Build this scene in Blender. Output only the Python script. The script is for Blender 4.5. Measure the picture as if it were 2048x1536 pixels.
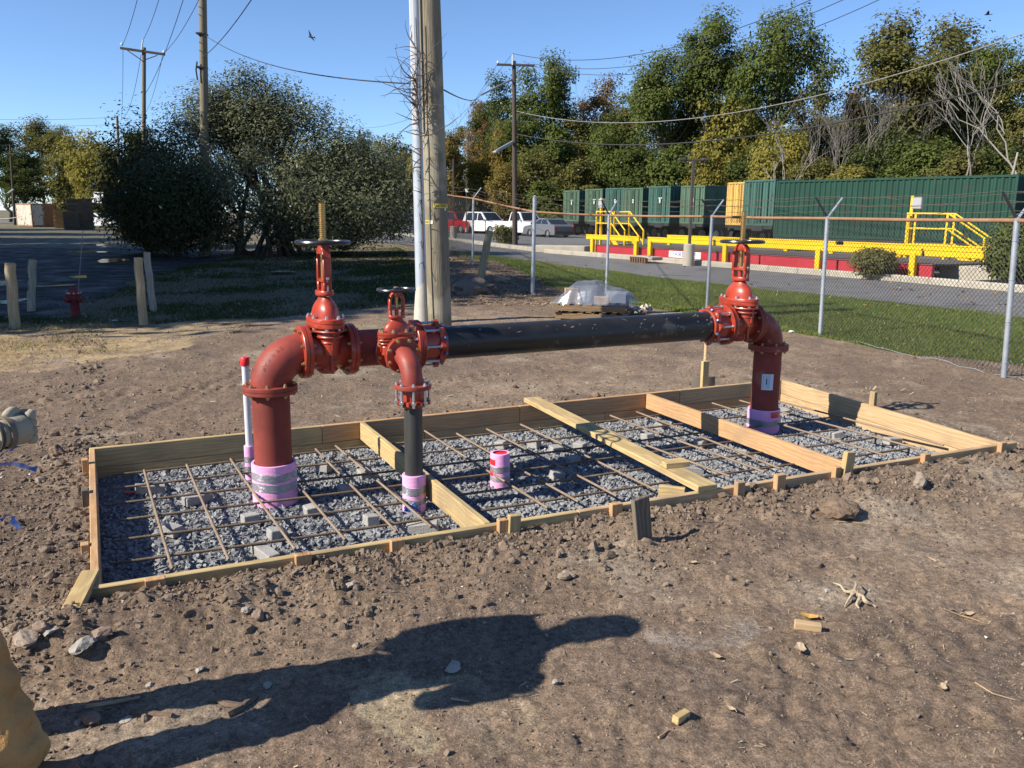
import bpy, bmesh, math, random
import numpy as np
from mathutils import Matrix, Vector, Quaternion
PI = math.pi
for o in list(bpy.data.objects): bpy.data.objects.remove(o, do_unlink=True)
scene = bpy.context.scene
COL = scene.collection

# ------------------------------------------------------------------ camera
CAM_H = 1.7
FPX = 1700.0                       # focal length in pixels of a 2048-wide frame
PITCH = math.atan((768 - 430) / FPX)
ROLL = 0.010
_f = Vector((0, math.cos(PITCH), -math.sin(PITCH)))
_x = Vector((1, 0, 0)); _u = _x.cross(_f)
_x, _u = (math.cos(ROLL) * _x + math.sin(ROLL) * _u), (-math.sin(ROLL) * _x + math.cos(ROLL) * _u)
cam = bpy.data.cameras.new('camera')
cam.sensor_width = 36.0
cam.lens = 36.0 * FPX / 2048
cam.clip_start = 0.05; cam.clip_end = 6000
camo = bpy.data.objects.new('camera', cam); COL.objects.link(camo)
camo.matrix_world = Matrix(((_x.x, _u.x, -_f.x, 0), (_x.y, _u.y, -_f.y, 0), (_x.z, _u.z, -_f.z, CAM_H), (0, 0, 0, 1)))
scene.camera = camo

# ------------------------------------------------------------------ world, sun, exposure
SUN_EL = math.radians(36)
SHADOW_AZ = math.radians(24)       # shadows run this way on the ground (from +X towards +Y)
SUN_TO = Vector((-math.cos(SHADOW_AZ) * math.cos(SUN_EL), -math.sin(SHADOW_AZ) * math.cos(SUN_EL), math.sin(SUN_EL)))
world = bpy.data.worlds.new('World'); scene.world = world; world.use_nodes = True
_nt = world.node_tree; _nt.nodes.clear()
_sky = _nt.nodes.new('ShaderNodeTexSky'); _sky.sky_type = 'NISHITA'; _sky.sun_disc = False
_sky.sun_elevation = SUN_EL
_sky.sun_rotation = math.atan2(SUN_TO.x, SUN_TO.y)
_sky.altitude = 20; _sky.air_density = 0.7; _sky.dust_density = 0.0; _sky.ozone_density = 5.5
_bg = _nt.nodes.new('ShaderNodeBackground'); _bg.inputs[1].default_value = 0.109
_ow = _nt.nodes.new('ShaderNodeOutputWorld')
_nt.links.new(_sky.outputs[0], _bg.inputs[0]); _nt.links.new(_bg.outputs[0], _ow.inputs[0])
sun = bpy.data.lights.new('sun', 'SUN'); sun.energy = 5.0; sun.angle = math.radians(0.53); sun.color = (1.0, 0.92, 0.79)
suno = bpy.data.objects.new('sun', sun); COL.objects.link(suno)
suno.rotation_euler = SUN_TO.to_track_quat('Z', 'Y').to_euler(); suno.location = SUN_TO * 60
scene.view_settings.view_transform = 'Standard'; scene.view_settings.look = 'None'
scene.view_settings.exposure = 0.78; scene.view_settings.gamma = 1.0
scene.view_settings.use_curve_mapping = False
scene.cycles.use_denoising = True
scene.cycles.max_bounces = 8; scene.cycles.transparent_max_bounces = 12
scene.cycles.diffuse_bounces = 3; scene.cycles.glossy_bounces = 3; scene.cycles.transmission_bounces = 6
scene.cycles.caustics_reflective = False; scene.cycles.caustics_refractive = False

# ------------------------------------------------------------------ layout helpers
def ray(px, py): return _f + _x * ((px - 1024) / FPX) - _u * ((py - 768) / FPX)
def G(px, py, z=0.0):              # the point of height z seen at that place of the photograph
    d = ray(px, py); return Vector((0, 0, CAM_H)) + d * ((z - CAM_H) / d.z)
def A(px, py, Y):                  # the point seen there at distance Y
    d = ray(px, py); return Vector((0, 0, CAM_H)) + d * (Y / d.y)
V = Vector
def proj(p):                      # where a point shows in the photograph
    d = V(p) - V((0, 0, CAM_H)); z = d.dot(_f); return 1024 + FPX * d.dot(_x) / z, 768 - FPX * d.dot(_u) / z
def rng(seed): return np.random.default_rng(seed)

# ------------------------------------------------------------------ mesh helpers
def fastmesh(name, verts, faces, smooth=False):
    verts = np.asarray(verts, np.float32); faces = np.asarray(faces, np.int32)
    m = bpy.data.meshes.new(name); k = faces.shape[1]
    m.vertices.add(len(verts)); m.vertices.foreach_set('co', verts.ravel())
    m.loops.add(faces.size); m.loops.foreach_set('vertex_index', faces.ravel())
    m.polygons.add(len(faces)); m.polygons.foreach_set('loop_start', np.arange(0, faces.size, k, dtype=np.int32))
    m.polygons.foreach_set('loop_total', np.full(len(faces), k, np.int32))
    m.polygons.foreach_set('use_smooth', np.full(len(faces), smooth))
    m.update(calc_edges=True); m.validate()
    return m

class MB:
    """collects boxes, tubes and turned shapes into one mesh"""
    def __init__(s): s.v = []; s.f = []
    def add(s, vs, fs, M=None):
        b = len(s.v)
        s.v += [tuple(M @ V(p)) if M is not None else tuple(p) for p in vs]
        s.f += [tuple(i + b for i in q) for q in fs]
        return s
    def convex(s, vs, fs, M=None):
        c = sum((V(p) for p in vs), V((0, 0, 0))) / len(vs); out = []
        for q in fs:
            a, b, d = V(vs[q[0]]), V(vs[q[1]]), V(vs[q[2]])
            n = (b - a).cross(d - a); fc = sum((V(vs[i]) for i in q), V((0, 0, 0))) / len(q)
            out.append(tuple(reversed(q)) if n.dot(fc - c) < 0 else q)
        return s.add(vs, out, M)
    def box(s, size, M=None, c=(0, 0, 0), bev=0.0):
        hx, hy, hz = size[0] / 2, size[1] / 2, size[2] / 2; cx, cy, cz = c
        if bev <= 0:
            vs = [(cx + sx * hx, cy + sy * hy, cz + sz * hz) for sx in (-1, 1) for sy in (-1, 1) for sz in (-1, 1)]
            return s.convex(vs, [(0, 1, 3, 2), (4, 5, 7, 6), (0, 1, 5, 4), (2, 3, 7, 6), (0, 2, 6, 4), (1, 3, 7, 5)], M)
        b = min(bev, hx * .9, hy * .9, hz * .9); vs = []; ix = {}
        for sx in (-1, 1):
            for sy in (-1, 1):
                for sz in (-1, 1):
                    for ax in range(3):
                        e = [hx - b, hy - b, hz - b]; e[ax] = (hx, hy, hz)[ax]
                        ix[sx, sy, sz, ax] = len(vs); vs.append((cx + sx * e[0], cy + sy * e[1], cz + sz * e[2]))
        fs = []
        for q in (-1, 1):
            fs.append([ix[q, a, d, 0] for a, d in ((-1, -1), (-1, 1), (1, 1), (1, -1))])
            fs.append([ix[a, q, d, 1] for a, d in ((-1, -1), (-1, 1), (1, 1), (1, -1))])
            fs.append([ix[a, d, q, 2] for a, d in ((-1, -1), (-1, 1), (1, 1), (1, -1))])
        for a in (-1, 1):
            for d in (-1, 1):
                fs.append([ix[a, d, -1, 0], ix[a, d, 1, 0], ix[a, d, 1, 1], ix[a, d, -1, 1]])
                fs.append([ix[a, -1, d, 0], ix[a, 1, d, 0], ix[a, 1, d, 2], ix[a, -1, d, 2]])
                fs.append([ix[-1, a, d, 1], ix[1, a, d, 1], ix[1, a, d, 2], ix[-1, a, d, 2]])
                for e in (-1, 1): fs.append([ix[a, d, e, 0], ix[a, d, e, 1], ix[a, d, e, 2]])
        return s.convex(vs, [tuple(q) for q in fs], M)
    def tube(s, pts, r, n=8, cap=True, M=None):
        pts = [V(p) for p in pts]; k = len(pts)
        rs = [r] * k if np.isscalar(r) else list(r)
        vs = []; fs = []; up = None
        for i, p in enumerate(pts):
            d = (pts[min(i + 1, k - 1)] - pts[max(i - 1, 0)])
            d = d.normalized() if d.length > 1e-9 else V((0, 0, 1))
            if up is None:
                up = V((0, 0, 1)) if abs(d.z) < .9 else V((1, 0, 0))
            a = d.cross(up)
            if a.length < 1e-6: a = d.orthogonal()
            a.normalize(); up = a.cross(d)
            for j in range(n):
                t = 2 * PI * j / n; vs.append(p + (a * math.cos(t) + up * math.sin(t)) * rs[i])
        for i in range(k - 1):
            for j in range(n):
                j2 = (j + 1) % n; fs.append((i * n + j, (i + 1) * n + j, (i + 1) * n + j2, i * n + j2))
        if cap: fs.append(tuple(range(n))); fs.append(tuple(reversed(range((k - 1) * n, k * n))))
        return s.add(vs, fs, M)
    def lathe(s, prof, n=24, M=None, sx=1.0, sy=1.0, close=False):
        """prof: (radius, height) from one end to the other, turned about Z"""
        vs = []; fs = []; rings = []
        for r, z in prof:
            if r < 1e-6: rings.append([len(vs)]); vs.append((0, 0, z))
            else:
                rings.append(list(range(len(vs), len(vs) + n)))
                vs += [(r * sx * math.cos(2 * PI * j / n), r * sy * math.sin(2 * PI * j / n), z) for j in range(n)]
        seq = list(zip(rings, rings[1:])) + ([(rings[-1], rings[0])] if close else [])
        for a, b in seq:
            for j in range(n):
                j2 = (j + 1) % n
                if len(a) == 1 and len(b) == 1: continue
                if len(a) == 1: fs.append((a[0], b[j2], b[j]))
                elif len(b) == 1: fs.append((a[j], a[j2], b[0]))
                else: fs.append((a[j], a[j2], b[j2], b[j]))
        return s.add(vs, fs, M)
    def torus(s, R, r, n=32, k=8, M=None):
        return s.lathe([(R + r * math.cos(2 * PI * i / k), r * math.sin(2 * PI * i / k)) for i in range(k)], n, M, close=True)
    def prism(s, poly, h, M=None, z0=0.0):
        """closed outline in XY pulled up by h"""
        n = len(poly); ar = sum(poly[i][0] * poly[(i + 1) % n][1] - poly[(i + 1) % n][0] * poly[i][1] for i in range(n))
        if ar < 0: poly = list(reversed(poly))
        vs = [(x, y, z0) for x, y in poly] + [(x, y, z0 + h) for x, y in poly]
        fs = [tuple(reversed(range(n))), tuple(range(n, 2 * n))] + [(i, (i + 1) % n, n + (i + 1) % n, n + i) for i in range(n)]
        return s.add(vs, fs, M)
    def mesh(s, name, ang=35):
        m = bpy.data.meshes.new(name); m.from_pydata(s.v, [], s.f); m.update()
        if ang:
            m.polygons.foreach_set('use_smooth', [True] * len(m.polygons)); m.set_sharp_from_angle(angle=math.radians(ang))
        return m
    def build(s, name, mat, parent=None, ang=35, off=None):
        if off is not None: s.v = [(p[0] - off[0], p[1] - off[1], p[2] - off[2]) for p in s.v]
        return obj(name, s.mesh(name, ang), mat, parent)

def obj(name, mesh, mat=None, parent=None, M=None):
    o = bpy.data.objects.new(name, mesh); COL.objects.link(o)
    if mat is not None and mesh is not None and not mesh.materials: mesh.materials.append(mat)
    if parent is not None: o.parent = parent
    if M is not None: o.matrix_local = M
    return o
def tag(o, label=None, cat=None, group=None, kind=None):
    if label: o['label'] = label
    if cat: o['category'] = cat
    if group: o['group'] = group
    if kind: o['kind'] = kind
    return o
def thing(name, label, cat, loc=(0, 0, 0), rz=0.0, group=None):
    o = bpy.data.objects.new(name, None); COL.objects.link(o); o.empty_display_size = .1
    o.location = loc; o.rotation_euler = (0, 0, rz)
    return tag(o, label, cat, group)
def copy_tree(o, parent=None):
    c = o.copy(); COL.objects.link(c)
    if parent is not None: c.parent = parent
    for ch in [q for q in bpy.data.objects if q.parent == o]: copy_tree(ch, c)
    return c
def setmat(o, mat):
    o.material_slots[0].link = 'OBJECT'; o.material_slots[0].material = mat
def T(x, y=None, z=None): return Matrix.Translation(x if y is None else (x, y, z))
def RX(a): return Matrix.Rotation(a, 4, 'X')
def RY(a): return Matrix.Rotation(a, 4, 'Y')
def RZ(a): return Matrix.Rotation(a, 4, 'Z')
def frame(o, x, z=(0, 0, 1)):
    """matrix with local X along x and Z as near to z as it goes"""
    x = V(x).normalized(); z = V(z); y = z.cross(x).normalized(); z = x.cross(y)
    return Matrix(((x.x, y.x, z.x, o[0]), (x.y, y.y, z.y, o[1]), (x.z, y.z, z.z, o[2]), (0, 0, 0, 1)))
def alongZ(o, z):
    """matrix with local Z along z"""
    z = V(z).normalized(); x = V((0, 0, 1)).cross(z) if abs(z.z) < .95 else V((1, 0, 0)); x.normalize(); y = z.cross(x)
    x = y.cross(z)
    return Matrix(((x.x, y.x, z.x, o[0]), (x.y, y.y, z.y, o[1]), (x.z, y.z, z.z, o[2]), (0, 0, 0, 1)))
def textmesh(body, size, thick=0.0):
    cu = bpy.data.curves.new('txt', 'FONT'); cu.body = body; cu.size = size; cu.extrude = thick
    cu.align_x = 'CENTER'; cu.align_y = 'CENTER'; cu.resolution_u = 2
    o = bpy.data.objects.new('txt', cu); COL.objects.link(o)
    dg = bpy.context.evaluated_depsgraph_get(); m = bpy.data.meshes.new_from_object(o.evaluated_get(dg))
    bpy.data.objects.remove(o, do_unlink=True); bpy.data.curves.remove(cu)
    return m

# ------------------------------------------------------------------ noise for shapes
def vnoise(x, y, seed=0):
    """smooth value noise, about -1..1"""
    x = np.asarray(x, float); y = np.asarray(y, float)
    xi = np.floor(x).astype(np.int64); yi = np.floor(y).astype(np.int64); fx = x - xi; fy = y - yi
    def h(a, b):
        n = (a * 374761393 + b * 668265263 + seed * 974634777) & 0xffffffff
        n = ((n ^ (n >> 13)) * 1274126177) & 0xffffffff
        return ((n ^ (n >> 16)) & 0xffff) / 32767.5 - 1
    u = fx * fx * (3 - 2 * fx); v = fy * fy * (3 - 2 * fy)
    return (h(xi, yi) * (1 - u) + h(xi + 1, yi) * u) * (1 - v) + (h(xi, yi + 1) * (1 - u) + h(xi + 1, yi + 1) * u) * v
def fbm(x, y, seed=0, o=4, g=.5):
    s = 0; a = 1; t = 0
    for i in range(o): s = s + a * vnoise(x * 2 ** i, y * 2 ** i, seed + i * 17); t += a; a *= g
    return s / t
def inpoly(x, y, poly):
    x = np.asarray(x); y = np.asarray(y); r = np.zeros(x.shape, bool); n = len(poly)
    for i in range(n):
        x1, y1 = poly[i][0], poly[i][1]; x2, y2 = poly[(i + 1) % n][0], poly[(i + 1) % n][1]
        c = ((y1 > y) != (y2 > y)); r ^= c & (x < (x2 - x1) * (y - y1) / ((y2 - y1) or 1e-12) + x1)
    return r

# ------------------------------------------------------------------ materials
def mk(name, c, rough=.6, c2=None, sc=6.0, stretch=(1, 1, 1), det=4.0, lo=.35, hi=.65, metal=0.0, bump=0.0, bsc=60.0, bdist=.01,
       bstretch=None, c3=None, sc3=2.0, t3=.62, spec=.5, island=None, coat=0.0, rvar=0.0, trans=0.0):
    m = bpy.data.materials.new(name); m.use_nodes = True; nt = m.node_tree; N = nt.nodes; L = nt.links
    b = N['Principled BSDF']; b.inputs['Roughness'].default_value = rough; b.inputs['Metallic'].default_value = metal
    b.inputs['Specular IOR Level'].default_value = spec; b.inputs['Coat Weight'].default_value = coat
    b.inputs['Base Color'].default_value = (*c, 1)
    tc = N.new('ShaderNodeTexCoord'); oi = N.new('ShaderNodeObjectInfo')
    ad = N.new('ShaderNodeVectorMath'); ad.operation = 'MULTIPLY_ADD'
    ad.inputs[1].default_value = (1, 1, 1)
    mu = N.new('ShaderNodeMath'); mu.operation = 'MULTIPLY'; mu.inputs[1].default_value = 37.0
    L.new(oi.outputs['Random'], mu.inputs[0]); L.new(tc.outputs['Object'], ad.inputs[0]); L.new(mu.outputs[0], ad.inputs[2])
    def noise(s, st, d=det):
        mp = N.new('ShaderNodeMapping'); mp.inputs['Scale'].default_value = st; L.new(ad.outputs[0], mp.inputs[0])
        n = N.new('ShaderNodeTexNoise'); n.inputs['Scale'].default_value = s; n.inputs['Detail'].default_value = d; n.inputs['Roughness'].default_value = .6
        L.new(mp.outputs[0], n.inputs['Vector']); return n
    def ramp(fac, a, z):
        r = N.new('ShaderNodeMapRange'); r.inputs[1].default_value = a; r.inputs[2].default_value = z; L.new(fac, r.inputs[0]); return r.outputs[0]
    def mix(f, a, bb):
        x = N.new('ShaderNodeMix'); x.data_type = 'RGBA'; L.new(f, x.inputs[0])
        for s, q in ((6, a), (7, bb)):
            if isinstance(q, tuple): x.inputs[s].default_value = (*q, 1)
            else: L.new(q, x.inputs[s])
        return x.outputs[2]
    col = c
    if island:
        gi = N.new('ShaderNodeNewGeometry'); cr = N.new('ShaderNodeValToRGB'); e = cr.color_ramp.elements
        for i, q in enumerate(island):
            p = i / (len(island) - 1)
            el = e[0] if i == 0 else (e[1] if i == len(island) - 1 else e.new(p))
            el.position = p; el.color = (*q, 1)
        L.new(gi.outputs['Random Per Island'], cr.inputs[0]); col = cr.outputs[0]
        if c2 is None: L.new(col, b.inputs['Base Color'])
    if c2 is not None:
        n = noise(sc, stretch); col = mix(ramp(n.outputs['Fac'], lo, hi), col, c2)
        if rvar:
            q = N.new('ShaderNodeMapRange'); q.inputs[3].default_value = rough - rvar; q.inputs[4].default_value = rough + rvar
            q.inputs[1].default_value = .3; q.inputs[2].default_value = .7
            L.new(n.outputs['Fac'], q.inputs[0]); L.new(q.outputs[0], b.inputs['Roughness'])
    if c3 is not None:
        n = noise(sc3, (1, 1, 1)); col = mix(ramp(n.outputs['Fac'], t3, t3 + .06), col, c3)
    if not isinstance(col, tuple): L.new(col, b.inputs['Base Color'])
    if bump:
        n = noise(bsc, bstretch or (1, 1, 1)); bp = N.new('ShaderNodeBump'); bp.inputs['Strength'].default_value = bump; bp.inputs['Distance'].default_value = bdist
        L.new(n.outputs['Fac'], bp.inputs['Height']); L.new(bp.outputs[0], b.inputs['Normal'])
    return m

def leafmat(name, cols, tr=.3):
    m = bpy.data.materials.new(name); m.use_nodes = True; nt = m.node_tree; N = nt.nodes; L = nt.links; N.clear()
    gi = N.new('ShaderNodeNewGeometry'); cr = N.new('ShaderNodeValToRGB'); e = cr.color_ramp.elements
    for i, q in enumerate(cols):
        p = i / (len(cols) - 1); el = e[0] if i == 0 else (e[1] if i == len(cols) - 1 else e.new(p)); el.position = p; el.color = (*q, 1)
    L.new(gi.outputs['Random Per Island'], cr.inputs[0])
    d = N.new('ShaderNodeBsdfDiffuse'); t = N.new('ShaderNodeBsdfTranslucent'); g = N.new('ShaderNodeBsdfGlossy'); g.inputs['Roughness'].default_value = .55
    L.new(cr.outputs[0], d.inputs[0]); L.new(cr.outputs[0], t.inputs[0]); g.inputs[0].default_value = (.7, .75, .8, 1)
    a = N.new('ShaderNodeMixShader'); a.inputs[0].default_value = tr; L.new(d.outputs[0], a.inputs[1]); L.new(t.outputs[0], a.inputs[2])
    z = N.new('ShaderNodeMixShader'); z.inputs[0].default_value = 0.0; L.new(a.outputs[0], z.inputs[1]); L.new(g.outputs[0], z.inputs[2])
    o = N.new('ShaderNodeOutputMaterial'); L.new(z.outputs[0], o.inputs[0])
    return m

# ------------------------------------------------------------------ the formwork's outline (needed by the ground too)
def PT(px, py):                    # tops of the boards lie in a gently rising plane
    d = ray(px, py); t = (.05 - CAM_H) / (d.z - .01 * d.y); return V((0, 0, CAM_H)) + d * t
FL, FR, BR, BL = PT(200, 1168), PT(1998, 886), PT(1563, 760), PT(190, 897)
def Q(s, t, dz=0.0):               # s along the length 0..1, t from front 0 to back 1
    p = FL.lerp(FR, s).lerp(BL.lerp(BR, s), t); return V((p.x, p.y, p.z + dz))
AX = (FR - FL + BR - BL).normalized()          # along the form
AY = V((-AX.y, AX.x, 0)).normalized()          # across, away from the camera
ZG = -.09                                      # top of the crushed stone

# ------------------------------------------------------------------ the ground
def gpoly(*pix, z=0.0): return [tuple(G(a, b, z)[:2]) for a, b in pix]
ROAD_NEAR = [(2700, 722), (2048, 636), (1800, 606), (1536, 580), (1300, 553), (1100, 532), (1000, 516), (900, 501), (800, 488), (700, 478), (500, 466)]
ROAD_FAR = [(2700, 628), (2048, 586), (1800, 564), (1536, 543), (1300, 523), (1100, 507), (1000, 495), (900, 482), (800, 471), (700, 463), (500, 453)]
P_LAWN = gpoly(*ROAD_NEAR[:8], (900, 508), (960, 524), (1040, 556), (1120, 580), (1250, 606), (1400, 632), (1540, 655), (1700, 683), (1860, 713), (2048, 735), (2700, 850))
P_TRACK = gpoly((-900, 452), (235, 453), (330, 492), (470, 520), (330, 545), (215, 590), (120, 640), (0, 632), (-900, 700))
P_STRAW = gpoly((-700, 690), (0, 655), (280, 655), (480, 640), (560, 642), (420, 682), (250, 700), (100, 735), (0, 740), (-700, 800))
P_GRASS = gpoly((-700, 700), (0, 632), (120, 640), (215, 590), (330, 545), (470, 515), (800, 495), (850, 560), (840, 608), (560, 634), (300, 650), (0, 660))
P_LITTER = gpoly((420, 515), (640, 478), (840, 488), (905, 506), (960, 524), (1040, 556), (1120, 580), (1250, 606), (1180, 625), (900, 615), (850, 560))
P_SAW = gpoly((640, 1345), (830, 1330), (1060, 1395), (1120, 1480), (900, 1500), (780, 1440))
P_CHALK = gpoly((1290, 1245), (1460, 1205), (1530, 1255), (1440, 1310), (1330, 1290))

RUTS = [(tuple(G(*a)[:2]), tuple(G(*b)[:2]), w, d) for a, b, w, d in (((1560, 1340), (2048, 1190), .07, .022), ((1760, 1330), (2100, 1235), .05, .018), ((1150, 1480), (1700, 1390), .06, .016), ((60, 800), (620, 760), .09, .03), ((200, 860), (500, 740), .06, .02), ((1700, 1480), (2048, 1420), .06, .02), ((900, 760), (1250, 715), .08, .02))]
def form_st(x, y):
    dx = x - FL.x; dy = y - FL.y
    s = dx * AX.x + dy * AX.y; t = dx * AY.x + dy * AY.y
    return s, t
LEN = (FR - FL).length; WID = (BL - FL).dot(AY)
FORM_POLY = [tuple(p[:2]) for p in (FL, FR, BR, BL)]
def gz(x, y):
    """height of the soil (arrays or numbers)"""
    x = np.asarray(x, float); y = np.asarray(y, float)
    s, t = form_st(x, y)
    near = np.clip(1 - (np.hypot(x - 1, y - 5) - 7) / 12, 0, 1)
    z = .022 * fbm(x * .7, y * .7, 3, 3) + .02 * fbm(x * 2.6, y * 2.6, 5, 4) * near + .011 * fbm(x * 9, y * 9, 9, 3) * near + .0075 * fbm(x * 24, y * 24, 19, 2) * np.clip(1.6 - y / 8, 0, 1)
    # spoil banked against the boards
    dx = np.maximum(np.maximum(-s, s - LEN), 0); dyf = np.maximum(-t, 0); dyb = np.maximum(t - WID, 0)
    d = np.sqrt(dx ** 2 + np.where(t < 0, dyf, dyb) ** 2)
    lump = .75 + .55 * fbm(x * 1.3 + 5, y * 1.3, 21, 3)
    top = .05 + .01 * y
    front = np.exp(-np.maximum(d - .12, 0) ** 2 / .22) * (t < WID * .5)
    back = np.exp(-np.maximum(d - .05, 0) ** 2 / .1) * (t >= WID * .5)
    z = z + front * .060 * lump + back * .035 * lump
    # crumbly clods on the banks
    z = z + (front * .05 + back * .014) * np.maximum(fbm(x * 6, y * 6, 33, 4, .7), -.05) * 1.5
    ridge = np.exp(-((t + .42 + .1 * fbm(s * 1.2, s * 0, 41, 2)) / .2) ** 2) * (s > -.3) * (s < LEN)
    z = z + ridge * .062 * (.6 + .9 * fbm(x * 2.2, y * 2.2, 43, 3))
    # ruts and scuffs in the open ground
    for (ax, ay), (bx, by), wd, dp in (RUTS if 'RUTS' in globals() else ()):
        ux, uy = bx - ax, by - ay; L_ = math.hypot(ux, uy); q = ((x - ax) * ux + (y - ay) * uy) / L_; o_ = ((y - ay) * ux - (x - ax) * uy) / L_ + .03 * np.sin(q * 2.1)
        k = (q > 0) * (q < L_); z = z + k * dp * (-np.exp(-(o_ / wd) ** 2) + .55 * np.exp(-((np.abs(o_) - wd * 1.7) / (wd * .6)) ** 2)) * (.7 + .5 * np.sin(q * 42))
    # low mound of litter under the far fence, and a shallow dip of the track
    z = z + .30 * np.exp(-(((x + 1.6) / 2.6) ** 2 + ((y - 25) / 6) ** 2))
    # keep below the board tops
    z = np.where((d < .25), np.minimum(z, top - .018), z)
    return z
def gzf(x, y): return float(gz(np.array([x]), np.array([y]))[0])
def on(px, py):                    # the point of the soil seen there
    d = ray(px, py); t = .3 / max(-d.z, .05); o = V((0, 0, CAM_H)); p = o; z0 = t
    lo = (CAM_H - .6) / -d.z; hi = (CAM_H + .3) / -d.z; ts = np.linspace(lo, hi, 160); h = CAM_H + d.z * ts - gz(d.x * ts, d.y * ts); k = int(np.argmax(h < 0)) or len(ts) - 1
    a, b = ts[k - 1], ts[k]; q = a + (b - a) * (h[k - 1] / (h[k - 1] - h[k]) if h[k - 1] != h[k] else .5)
    return V((d.x * q, d.y * q, gzf(d.x * q, d.y * q)))

def make_ground():
    ys = [-60, -25, -9, -3, 0, .5]; y = .8
    while y < 45: ys.append(y); y += .0075 * (y + 1.1)
    while y < 5000: ys.append(y); y *= 1.13
    us = list(np.linspace(-.82, .82, 720))
    o = [.9, 1.05, 1.3, 1.7, 2.3, 3.2, 5, 9, 20, 45]
    us = [-q for q in reversed(o)] + us + o
    Y, U = np.meshgrid(np.array(ys), np.array(us), indexing='ij')
    X = U * np.maximum(Y + 1.0, 1.7)
    x = X.ravel(); y = Y.ravel()
    z = gz(x, y)
    s, t = form_st(x, y)
    # inside the form the soil was dug out
    inner = inpoly(x, y, [tuple((Q(a, b) + AX * (-.03 if a == 0 else .03) + AY * (-.03 if b == 0 else .03))[:2]) for a, b in ((0, 0), (1, 0), (1, 1), (0, 1))])
    z[inner] = -.42
    z[y > 60] = 0
    nr, nc = Y.shape; i = np.arange(nr * nc).reshape(nr, nc)
    F = np.stack([i[:-1, :-1], i[:-1, 1:], i[1:, 1:], i[1:, :-1]], -1).reshape(-1, 4)
    m = fastmesh('ground', np.stack([x, y, z], -1), F, True)
    # what the surface is made of, as its own colour
    n1 = fbm(x * .5, y * .5, 101, 4); n2 = fbm(x * 1.9, y * 1.9, 113, 4); n3 = fbm(x * 6, y * 6, 127, 3)
    C = np.zeros((len(x), 3)) + np.array((.215, .154, .106))
    def put(mask, c, k=1.0):
        k = np.clip(mask * k, 0, 1)[:, None]; C[:] = C * (1 - k) + np.array(c) * k
    sm = lambda v, a, b: np.clip((v - a) / (b - a), 0, 1)
    put(sm(n1, .05, .4), (.16, .114, .08), .7)
    put(sm(-n1, .1, .5), (.26, .195, .138), .7)
    put(sm(n2, .12, .4), (.15, .108, .082), .6)
    put(sm(-n2, .2, .5), (.30, .245, .185), .65)
    put(sm(n3, .25, .5), (.115, .088, .07), .5)
    bank = np.exp(-np.maximum(np.maximum(-t, t - WID), 0) ** 2 / .3) * (s > -1) * (s < LEN + .6)
    put(bank * sm(n2 + n3 * .6, -.35, .35), (.115, .080, .056), .85)
    w = .35 * fbm(x * .6, y * .6, 55, 3); xx = x + w * np.minimum(y * .12, 1.5) * 1.2; yy = y + 1.1 * fbm(x * .5 + 9, y * .5, 57, 3) * np.minimum(y * .1, 2)
    put(inpoly(xx, yy, P_LITTER).astype(float), (.165, .118, .082), .85)
    g = inpoly(xx, yy, P_GRASS); put(g.astype(float), (.085, .082, .042), .8); put(g * sm(n2, 0, .4), (.13, .10, .065), .8)
    put(inpoly(xx, yy, P_STRAW).astype(float) * sm(n2 + n3, -.5, .3), (.37, .275, .15), .85)
    put(inpoly(xx, yy, P_TRACK).astype(float), (.018, .018, .018)); put(inpoly(xx, yy, P_TRACK) * sm(n2, .0, .35), (.06, .05, .042), .8)
    lw = inpoly(x + .3 * n2, y + .6 * n2, P_LAWN); put(lw.astype(float), (.10, .115, .042)); put(lw * sm(n2 + n3 * .5, .1, .45), (.19, .15, .085), .8)
    put(inpoly(x + .15 * n2, y + .2 * n3, P_SAW) * sm(n2 + n3 * .7, -.25, .35), (.40, .33, .21), .5)
    put(inpoly(x + .2 * n2, y + .2 * n3, P_CHALK) * sm(n2 + n3, -.3, .5), (.36, .32, .285), .38)
    put((y > 40) * (x < -6) * 1.0, (.13, .12, .075), .8)
    put((y > 40) * (x >= -6) * 1.0, (.09, .10, .04), .6)
    wet = np.where(inpoly(xx, yy, P_TRACK), 1.0, 0.0)
    at = m.color_attributes.new('zone', 'FLOAT_COLOR', 'POINT')
    at.data.foreach_set('color', np.concatenate([C, wet[:, None]], 1).astype(np.float32).ravel())
    return m

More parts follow.
